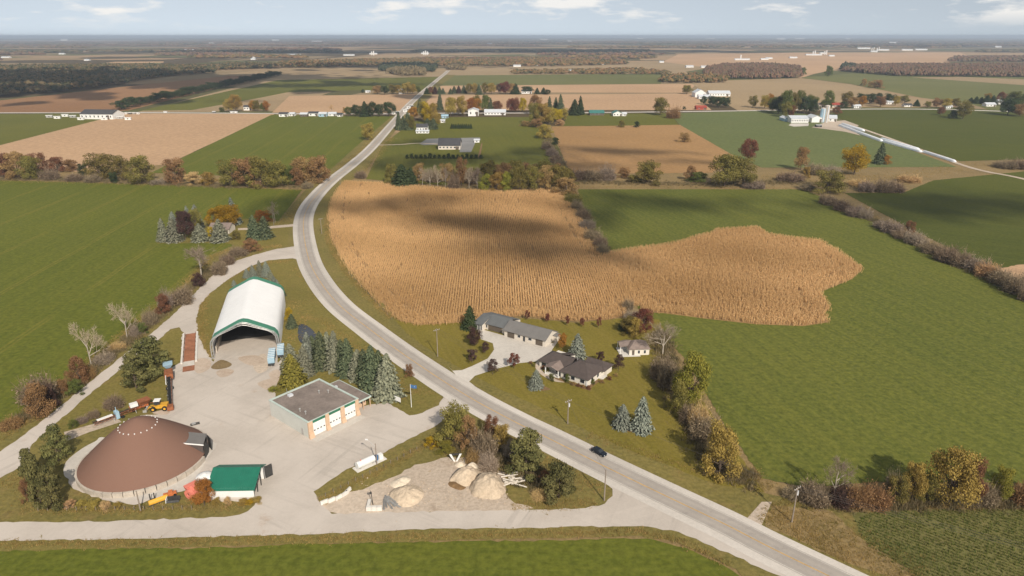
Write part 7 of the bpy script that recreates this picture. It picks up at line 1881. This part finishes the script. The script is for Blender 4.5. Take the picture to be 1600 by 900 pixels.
# ================================================================ farther buildings
def barn(name, lab, cat, u0, u1, vb, wall_h, depth, roof, wall='m_white', rise=None, rz=0.0, windows=3, doors=1, gable_front=False, group=None, z=0.05):
    a, b = G(u0, vb), G(u1, vb); Lx = (b - a).length
    o = thing(name, lab, cat, (a.x, a.y, z), rz, group)
    rise = rise if rise is not None else (Lx if gable_front else depth) * 0.22
    mb = MB(); mb.box(0, Lx, 0, depth, 0, wall_h); mb.build('wall', wall, o)
    if gable_front:
        mb = MB(); mb.add([(0, 0, wall_h), (Lx, 0, wall_h), (Lx / 2, 0, wall_h + rise), (0, depth, wall_h), (Lx, depth, wall_h), (Lx / 2, depth, wall_h + rise)], [(0, 1, 2), (5, 4, 3)]); mb.build('gable', wall, o)
        mb = MB(); mb.slab([(-0.6, -0.6, wall_h), (Lx / 2, -0.6, wall_h + rise + 0.2), (Lx / 2, depth + 0.6, wall_h + rise + 0.2), (-0.6, depth + 0.6, wall_h)], 0.2); r = mb.build('roof', roof, o)
        mb = MB(); mb.slab([(Lx / 2 + 0.005, -0.6, wall_h + rise + 0.2), (Lx + 0.6, -0.6, wall_h), (Lx + 0.6, depth + 0.6, wall_h), (Lx / 2 + 0.005, depth + 0.6, wall_h + rise + 0.2)], 0.2); mb.build('roof_plane', roof, r)
    else:
        mb = MB(); mb.add([(0, 0, wall_h), (0, depth, wall_h), (0, depth / 2, wall_h + rise), (Lx, 0, wall_h), (Lx, depth, wall_h), (Lx, depth / 2, wall_h + rise)], [(0, 2, 1), (3, 4, 5)]); mb.build('gable', wall, o)
        mb = MB(); mb.slab([(-0.6, -0.6, wall_h), (Lx + 0.6, -0.6, wall_h), (Lx + 0.6, depth / 2, wall_h + rise + 0.2), (-0.6, depth / 2, wall_h + rise + 0.2)], 0.2); r = mb.build('roof', roof, o)
        mb = MB(); mb.slab([(-0.6, depth / 2 + 0.005, wall_h + rise + 0.2), (Lx + 0.6, depth / 2 + 0.005, wall_h + rise + 0.2), (Lx + 0.6, depth + 0.6, wall_h), (-0.6, depth + 0.6, wall_h)], 0.2); mb.build('roof_plane', roof, r)
    k = windows + doors
    for i in range(windows):
        x = Lx * (i + 0.5) / max(1, windows); w = min(1.6, Lx / (windows * 2.4))
        window(o, x - w / 2, x + w / 2, 0, wall_h * 0.35, wall_h * 0.72)
    if doors:
        w = min(3.2, Lx * 0.2); mb = MB(); mb.box(Lx * 0.86 - w / 2, Lx * 0.86 + w / 2, -0.12, -0.095, 0, wall_h * 0.78); mb.build('door', 'm_shopdoor', o)
    return o, Lx
# small farmhouse in the left field grove
barn('farmhouse', 'small farmhouse with pinkish roof among the spruces', 'house', 328, 358, 366, 3.0, 10, 'm_cottageroof', 'm_shopwall', 2.4, windows=4, z=ZL)
# grey hall on the mown field
o, Lx = barn('grey_hall', 'long low hall with dark grey roof and pale windows on the mown field', 'building', 685, 719, 234, 4.2, 20, 'm_greyroof', 'm_shopwall', 6.0, windows=6, z=0.17)
sheet('car_park', [(655, 225), (667, 217), (750, 215), (751, 219), (744, 221), (736, 238), (718, 238), (720, 222), (686, 222), (684, 226), (662, 227)], 0.17, 'm_carpark')
barn('utility_shed', 'tiny white shed at the car park corner of the grey hall', 'shed', 741, 749, 223, 2.6, 5, 'm_metalroof', 'm_white', 1.0, windows=1, doors=0, z=0.18)
sheet('hedge_bed', [(746, 248), (752, 224), (754, 224), (750, 248)], 0.18, 'm_soil')
# roadside farmhouse and barns of the hamlet
barn('roadside_farmhouse', 'white two-storey farmhouse with grey roof among trees by the crossroads', 'house', 651, 668, 206, 5.5, 11, 'm_greyroof', 'm_white', 3.5, windows=4)
barn('farmhouse_porch', 'low white porch building in front of the roadside farmhouse', 'porch', 650, 670, 208.5, 2.8, 6, 'm_metalroof', 'm_white', 1.0, windows=4, doors=0)
barn('small_shed', 'small white shed behind the roadside farmhouse', 'shed', 688, 695, 192, 3.0, 6, 'm_metalroof', windows=1)
barn('blue_shed', 'bluish low shed behind the roadside farmhouse trees', 'shed', 690, 700, 185, 3.2, 8, 'm_blue', 'm_blue', windows=1)
barn('white_barn', 'square white machine barn at the hamlet with tall front', 'barn', 731.5, 747.5, 181.5, 8.0, 20, 'm_metalroof', windows=2, gable_front=True, rise=2.5)
barn('white_barn', 'long low white barn beside the square one at the hamlet', 'barn', 757, 790, 180, 4.2, 16, 'm_metalroof', windows=7)
barn('teal_barn', 'long barn with dark teal roof along the cross road', 'barn', 921.5, 944, 180.5, 3.5, 16, 'm_greenroof_far', 'm_shopdoor', windows=4)
barn('teal_barn', 'house-like barn with teal roof and white gable along the cross road', 'barn', 958, 972, 181.5, 4.0, 18, 'm_greenroof_far', 'm_white', 3.2, windows=3, gable_front=True)
barn('white_annex', 'small white annex beside the house-like teal barn', 'shed', 972.5, 979, 181.5, 3.0, 10, 'm_metalroof', windows=1)
# trailers / trucks parked near the crossroads
for i, (u0, u1, h_, m_) in enumerate([(436, 449, 4.0, 'm_white'), (452, 460, 3.0, 'm_white'), (469, 480, 3.6, 'm_shopdoor'), (482, 497, 4.2, 'm_white'), (498, 510, 4.2, 'm_blue'), (513, 525, 3.4, 'm_white'), (527, 534, 3.0, 'm_white')]):
    barn('truck_shed', '%s of the low white sheds left of the crossroads, counted from the field' % ORD[i], 'shed', u0, u1, 182.5 - (i % 2), h_, 9, 'm_metalroof' if i % 3 else 'm_greyroof', m_, windows=2, group='low sheds left of the crossroads')
for i, (u, v) in enumerate([(612, 179), (618, 178), (630, 175.5), (634, 173.5), (636, 170.5), (640, 168)]):
    barn('parked_truck', '%s of the pale trucks standing at the crossroads, counted from the near side' % ORD[i], 'truck', u, u + 5.5, v, 3.4, 3, 'm_white', ['m_white', 'm_darksteel', 'm_white', 'm_steel'][i % 4], 0.3, windows=1, doors=0, group='trucks at the crossroads', z=ZG + 0.06)
# dealership-like sheds on the left
barn('grey_roofed_hall', 'large white hall with dark grey roof beside the left cross road', 'building', 126, 180, 186, 7.0, 26, 'm_greyroof', 'm_white', 5.0, windows=8, rz=-0.1)
for i in range(11):
    u = 72 + 12.3 * i; v = 184 + 1.8 * math.sin(i * 2.1)
    barn('parked_trailer', '%s white trailer in the lot beside the grey-roofed hall, counted from the picture edge' % ORD[i], 'trailer', u, u + 9, v + (2 if u > 115 else 0), 3.0, 3, 'm_white', 'm_white' if i % 3 else 'm_steel', 0.3, rz=0.12, windows=1, doors=0, group='white trailers beside the grey-roofed hall')
for i in range(4):
    u = 194 + 6.4 * i
    barn('parked_van', '%s vehicle parked past the grey-roofed hall, counted from the hall' % ORD[i], 'van', u, u + 4.5, 178.5, 2.4, 2.2, 'm_white', ['m_white', 'm_darksteel', 'm_steel', 'm_white'][i], 0.2, windows=2, doors=0, group='vehicles past the grey-roofed hall')
barn('white_house', 'white house among autumn trees on the left cross road', 'house', 381, 393, 172.5, 5.5, 9, 'm_greyroof', windows=3)
for i, u in enumerate([256, 332, 360, 366]):
    barn('passing_vehicle', '%s vehicle on the left cross road, counted from the picture edge' % ORD[i], 'vehicle', u, u + 4.5, 176.6, 2.0, 2.2, 'm_white', ['m_white', 'm_darksteel', 'm_white', 'm_white'][i], 0.2, windows=2, doors=0, group='vehicles on the left cross road', z=ZG + 0.05)
barn('white_house', 'tall white gabled house beyond the crossroads', 'house', 623, 631, 147, 9, 12, 'm_metalroof', windows=2, gable_front=True)
barn('white_house', 'white house among dark trees along the second cross road', 'house', 815, 831, 146.5, 5.0, 12, 'm_greyroof', windows=4)
barn('low_shed', 'tiny white shed left of the house beyond the crossroads', 'shed', 571, 578, 145, 3, 6, 'm_metalroof', windows=1)
# barns by the pale field
barn('white_barn', 'tall white barn with pale roof by the pale field', 'barn', 1086, 1103, 152, 8, 26, 'm_metalroof', windows=2, gable_front=True, rise=6)
barn('white_barn', 'long white barn running right beside the tall one', 'barn', 1108, 1141, 150.5, 5.5, 20, 'm_metalroof', windows=8)
barn('white_shed', 'low white shed in front of the tall white barn', 'shed', 1092, 1110, 154.5, 4, 14, 'm_metalroof', windows=3)
barn('red_barn', 'low red barn on the cross road by the pale green field', 'barn', 1088, 1104, 171.5, 3.4, 12, 'm_barnred', 'm_barnred', windows=2)
# dairy farm
barn('dairy_barn', 'long white dairy barn with open dark side beside the silos', 'barn', 1236, 1263, 192, 5.5, 24, 'm_metalroof', 'm_white', 3.0, windows=10, doors=0)
barn('dairy_barn', 'shorter white dairy barn between long barn and silos', 'barn', 1268, 1284, 191.5, 6.0, 22, 'm_metalroof', 'm_white', 3.0, windows=0, doors=1, gable_front=True)
barn('milk_house', 'bluish low barn end at the field side of the long dairy barn', 'barn', 1226, 1235, 190, 4.0, 20, 'm_metalroof', 'm_blue', 2.0, windows=1, gable_front=True)
barn('machine_shed', 'white machine shed right behind the silos', 'shed', 1294, 1306, 190, 4.5, 16, 'm_metalroof', 'm_white', windows=2, rz=-0.3)
barn('feed_wagon', 'grey feed wagon standing below the silos', 'wagon', 1276, 1284, 199, 2.6, 6, 'm_steel', 'm_darksteel', 0.6, windows=1, doors=0)
for (u, vt, rad, lab, mt) in ((1283.5, 168, 3.3, 'dark silo, left of the pair at the dairy farm', 'm_blue'), (1289.5, 164, 3.4, 'pale concrete silo, right of the pair at the dairy farm', 'm_silo')):
    p = G(u, 191); hh = tall(u, 191, vt)
    o = thing('silo', lab, 'silo', (p.x, p.y, 0.1), 0, 'silos at the dairy farm')
    mb = MB(); mb.lathe([(rad, 0), (rad, hh - 1.2)], 20); sb = mb.build('shaft', mt, o)
    mb = MB(); mb.lathe([(rad + 0.1, hh - 1.2), (rad * 0.75, hh - 0.5), (rad * 0.3, hh - 0.1), (0.01, hh)], 20); mb.build('cap', 'm_silo', o)
    mb = MB(); mb.box(-0.5, 0.5, -rad - 0.7, -rad + 0.05, 0, hh - 1.4); mb.build('chute', 'm_metalroof', o)
    for k in range(7):
        mb = MB(); z = 1.5 + (hh - 4) * k / 6; mb.lathe([(rad + 0.03, z), (rad + 0.09, z + 0.1), (rad + 0.03, z + 0.2)], 20); mb.build('hoop', mt, sb)
sheet('farm_yard', [(1268, 199), (1290, 191), (1320, 188), (1342, 196), (1330, 203), (1345, 212), (1320, 206)], 0.17, 'm_sandyard')
sheet('feed_apron', [(1232, 196), (1236, 193), (1264, 193), (1263, 197), (1240, 198)], 0.175, 'm_concrete')
def silage(a, b, r, lab):
    A_, B_ = G(*a), G(*b); d_ = B_ - A_
    o = thing('silage_bag', lab, 'silage bag', (A_.x, A_.y, 0.15), math.atan2(d_.y, d_.x), 'white silage bags')
    mb = MB(); L_ = d_.length; pr_ = [(r * math.cos(t_), r * 1.1 * math.sin(t_)) for t_ in np.linspace(0, math.pi, 9)]
    st = [(0.0, 0.15), (1.2, 0.75), (3.5, 1.0), (L_ - 3.5, 1.0), (L_ - 1.2, 0.75), (L_, 0.15)]
    vs = [(x, y * k, z * k) for x, k in st for y, z in pr_]
    mb.add(vs, [(j * 9 + i, j * 9 + i + 1, (j + 1) * 9 + i + 1, (j + 1) * 9 + i) for j in range(5) for i in range(8)])
    bd = mb.build('bag', 'm_silobag', o, True)
    for k in range(int(L_ / 12)):
        x = 5 + 12 * k; 
        if x > L_ - 5: break
        mb = MB(); mb.add([(x + e, y * 1.01, z * 1.01) for e in (0, 0.25) for y, z in pr_], [(i, i + 1, 10 + i, 9 + i) for i in range(8)]); mb.build('strap', 'm_blue', bd)
silage((1311, 196.5), (1378, 221.5), 2.2, 'nearest and longest part of the white silage bag line')
silage((1315, 194.5), (1350, 205.5), 2.2, 'second white silage bag, behind the nearest one')
silage((1380, 221.5), (1440, 238.5), 2.1, 'white silage bag following the nearest one down the track')
silage((1376, 217.5), (1436, 235), 2.1, 'white silage bag alongside the following one')
silage((1442, 237.5), (1493, 254), 1.9, 'last and narrowest white silage bag near the creek')
# houses along the right cross road
barn('red_house', 'red-roofed house behind the silos', 'house', 1300, 1318, 168, 4, 14, 'm_barnred', 'm_shopwall', windows=3)
barn('brown_house', 'low pinkish house beside the red-roofed one', 'house', 1275, 1287, 168, 4, 12, 'm_cottageroof', 'm_shopwall', windows=3)
barn('white_house', 'white bungalow below the orange tree on the right cross road', 'house', 1334, 1345, 169, 3.4, 9, 'm_metalroof', 'm_white', windows=3)
barn('white_house', 'white bungalow past the rusty tree on the right cross road', 'house', 1384, 1396, 163, 3.4, 10, 'm_metalroof', 'm_white', windows=3)
barn('white_house', 'small white house farther along the right cross road', 'house', 1413, 1425, 167, 3.0, 9, 'm_greyroof', 'm_white', windows=3)
barn('white_house', 'white house with vehicles under the golden roadside trees', 'house', 1478, 1488, 169.5, 3.2, 9, 'm_metalroof', 'm_white', windows=3)
barn('white_shed', 'white sheds beyond the right windbreak', 'shed', 1541, 1556, 166.5, 3.4, 12, 'm_metalroof', 'm_white', windows=3)
barn('white_house', 'white house among the windbreak trees at the right edge', 'house', 1560, 1566, 163, 5, 10, 'm_metalroof', 'm_white', windows=2)
# far farmsteads below the horizon: white barns and silos catching the sun
rf_ = np.random.default_rng(44)
far = [(8, 90.5, 16), (400, 91, 24), (458, 86.5, 26), (545, 87, 20), (583, 85, 14), (664, 84.5, 14), (96, 85, 10), (135, 95, 9), (205, 79.5, 22), (232, 79.5, 14), (295, 79.5, 18), (395, 93.5, 8), (840, 102.5, 10), (808, 104.5, 14), (930, 101, 14), (944, 101, 8), (1078, 105.5, 14), (1100, 106, 10), (1160, 94, 28), (1195, 93.5, 14), (1202, 92, 12), (1240, 91, 14), (1272, 86.5, 30), (1286, 84, 10), (1366, 81.5, 12), (1380, 79, 22), (1418, 79, 20), (1440, 78.5, 22), (1350, 76.5, 24), (495, 66, 18), (430, 64, 12), (100, 63.5, 12), (850, 63, 14), (1000, 60.5, 10), (1110, 61, 16), (1220, 62, 16), (1250, 61.5, 18), (1325, 58.5, 8), (1395, 68, 12), (740, 79, 10), (765, 70, 10), (890, 66, 6), (1560, 74, 12), (330, 69, 10), (890, 113, 8), (1034, 98, 8), (1300, 88, 10)]
far.sort()
for i, (u, v, w) in enumerate(far):
    vv = max(v, 61.5); mm = mpp(u, vv)
    h_ = max(4.5, 1.3 * mm)
    o, _ = barn('far_barn', None, 'barn', u - w * .42, u + w * .42, vv, h_, max(18, 2 * mm), 'm_metalroof', 'm_white', max(3.0, mm * 0.8), windows=0, doors=0, group='far white farm buildings below the horizon')
    o['label'] = 'far white farm building below the horizon, %s counted from the left picture edge' % ORD[i]
NS = 0
for i, (u, v, n_) in enumerate([(583, 86.5, 2), (664, 86, 3), (1159, 93, 1), (1272, 86, 2), (1290, 85.5, 2), (1364, 79, 2), (1372, 79, 2)]):
    for k in range(n_):
        p = G(u + 3 * k - 2, v); mm = mpp(u, v); hh = 20 + 4 * (k % 2)
        o = thing('far_silo', 'far pale silo below the horizon, %s counted from the left picture edge' % ORD[NS], 'silo', (p.x, p.y, 0.1), 0, 'far silos below the horizon')
        NS += 1; mb = MB(); mb.lathe([(3.4, 0), (3.4, hh)], 12); mb.build('shaft', 'm_white', o); mb = MB(); mb.lathe([(3.5, hh), (2.2, hh + 1.4), (0.01, hh + 2)], 12); mb.build('cap', 'm_metalroof', o)
# ================================================================ clouds (above the frame, casting the soft shadows seen on the fields) and the air
t = NT('m_cloud')
dd = t.n.new('ShaderNodeBsdfDiffuse'); dd.inputs[0].default_value = (0.9, 0.9, 0.9, 1)
tt_ = t.n.new('ShaderNodeBsdfTranslucent'); tt_.inputs[0].default_value = (0.9, 0.9, 0.9, 1)
mx = t.n.new('ShaderNodeMixShader'); mx.inputs[0].default_value = 0.5
t.l.new(dd.outputs[0], mx.inputs[1]); t.l.new(tt_.outputs[0], mx.inputs[2]); t.l.new(mx.outputs[0], t.out.inputs['Surface'])
def cloud(u, v, rx, ry, dens, alt, label, seed, rot=0.0):
    """Wispy cumulus whose shadow falls at the picture point: many small puffs, thinning to the edge."""
    rng = np.random.default_rng(seed)
    p = G(u, v); k = alt / math.tan(SUN_EL)
    c = Vector((p.x + SUN_TO.x * k, p.y + SUN_TO.y * k, alt))
    r = max(2.2, 0.10 * min(rx, ry))
    n = int(dens * math.pi * rx * ry / (math.pi * r * r))
    X = rng.normal(size=n) * 0.5; Y = rng.normal(size=n) * 0.5
    lob = np.sin(X * 4 + seed) * 0.16
    X, Y = X * rx, (Y + lob) * ry
    ca, sa = math.cos(rot), math.sin(rot)
    X, Y = X * ca - Y * sa, X * sa + Y * ca
    Z = rng.normal(size=n) * r * 1.5
    rr = r * rng.uniform(0.6, 1.4, n)
    J = 1 + rng.normal(size=(n, 11, 1)) * 0.15
    P = IV[None] * J * rr[:, None, None]
    V = (P + np.stack([X, Y, Z], 1)[:, None]).reshape(-1, 3)
    Fq = (IF[None] + (np.arange(n) * 11)[:, None, None]).reshape(-1, 3)
    o = link('cloud', mesh_np('cloud', V, Fq), None, MATS['m_cloud'])
    o.location = c
    tag(o, label, 'cloud', 'clouds overhead', 'stuff')
CLOUDS = [
 (775, 352, 66, 22, 1.5, 'wispy cloud shading the middle of the corn', -0.2), (860, 392, 42, 18, 1.3, 'wispy cloud shading the corn near the hedgerow', -0.2),
 (620, 318, 64, 26, 0.9, 'thin cloud shading the far corner of the corn', 0.1), (555, 330, 22, 16, 0.4, 'thin cloud shading the corn by the bend', 0.0), (950, 412, 36, 14, 0.45, 'thin cloud shading the neck of the corn', -0.1),
 (1010, 316, 64, 28, 1.1, 'cloud shading the top of the right green field', 0.0), (930, 335, 34, 26, 0.6, 'cloud shading the green field beside the hedgerow', 0.0),
 (960, 236, 70, 22, 1.3, 'slim cloud shading the brown field', -0.25), (1075, 252, 60, 14, 0.6, 'slim cloud shading the end of the brown field', -0.3), (905, 260, 50, 30, 0.7, 'cloud shading the creek below the brown field', 0.0),
 (1520, 325, 110, 36, 1.1, 'broad cloud shading the dark field on the right', 0.0), (1400, 312, 40, 24, 0.9, 'cloud shading the corner of the dark field', 0.0),
 (440, 330, 26, 40, 0.8, 'cloud shading the verge outside the bend', 0.0), (475, 312, 24, 24, 0.6, 'thin cloud shading the road in the bend', 0.0),
 (640, 258, 50, 30, 0.9, 'cloud shading the mown field by the road', 0.0), (730, 247, 70, 36, 0.7, 'cloud shading the mown field before the hall', 0.0), (800, 278, 60, 30, 0.6, 'cloud shading the trees above the corn', 0.0), (660, 222, 40, 26, 0.6, 'thin cloud shading the mown field behind the hall', 0.0),
 (840, 240, 36, 36, 0.6, 'cloud shading the mown field by the hedgerow', 0.0),
 (130, 126, 620, 420, 2.0, 'big cloud shading the dark wood on the left', 0.0), (300, 120, 400, 120, 1.5, 'long cloud shading the brown field on the left', 0.2), (480, 133, 300, 60, 1.6, 'long cloud shading the far field left of the road', 0.12), (440, 123, 260, 60, 1.5, 'long cloud shading the fields behind the windbreak', 0.1), (380, 158, 60, 24, 0.6, 'thin cloud shading the stubble by the windbreak', 0.0),
 (560, 105, 500, 120, 1.0, 'far cloud shading the tan field by the grove', 0.0),
 (830, 81, 1000, 330, 2.2, 'far cloud shading woods right of the main road', 0.0), (1000, 80, 1000, 300, 2.2, 'far cloud shading woods in the middle distance', 0.0), (480, 82, 900, 300, 2.2, 'far cloud shading woods left of the main road', 0.0), (640, 79, 800, 300, 2.0, 'far cloud shading the distance beyond the grove', 0.0), (1460, 73, 1500, 500, 2.0, 'far cloud shading the right distance', 0.0), (720, 70, 1500, 500, 1.6, 'far cloud shading the middle horizon', 0.0),
]
for k, (u, v, rx, ry, dn, lab, rot) in enumerate(CLOUDS):
    cloud(u, v, rx, ry, dn, 1150.0, lab, 500 + k, rot)

hz = NT('m_haze')
pv = hz.n.new('ShaderNodeVolumePrincipled')
pv.inputs['Color'].default_value = (0.72, 0.84, 1.0, 1)
pv.inputs['Density'].default_value = 7.5e-5
pv.inputs['Anisotropy'].default_value = 0.1
hz.l.new(pv.outputs[0], hz.out.inputs['Volume'])
b = MB(); b.box(-38600, 38600, -1200, 48600, -1.5, 125.0)
o = b.build('haze', 'm_haze'); tag(o, 'thin autumn haze over the plain', 'haze', None, 'stuff')
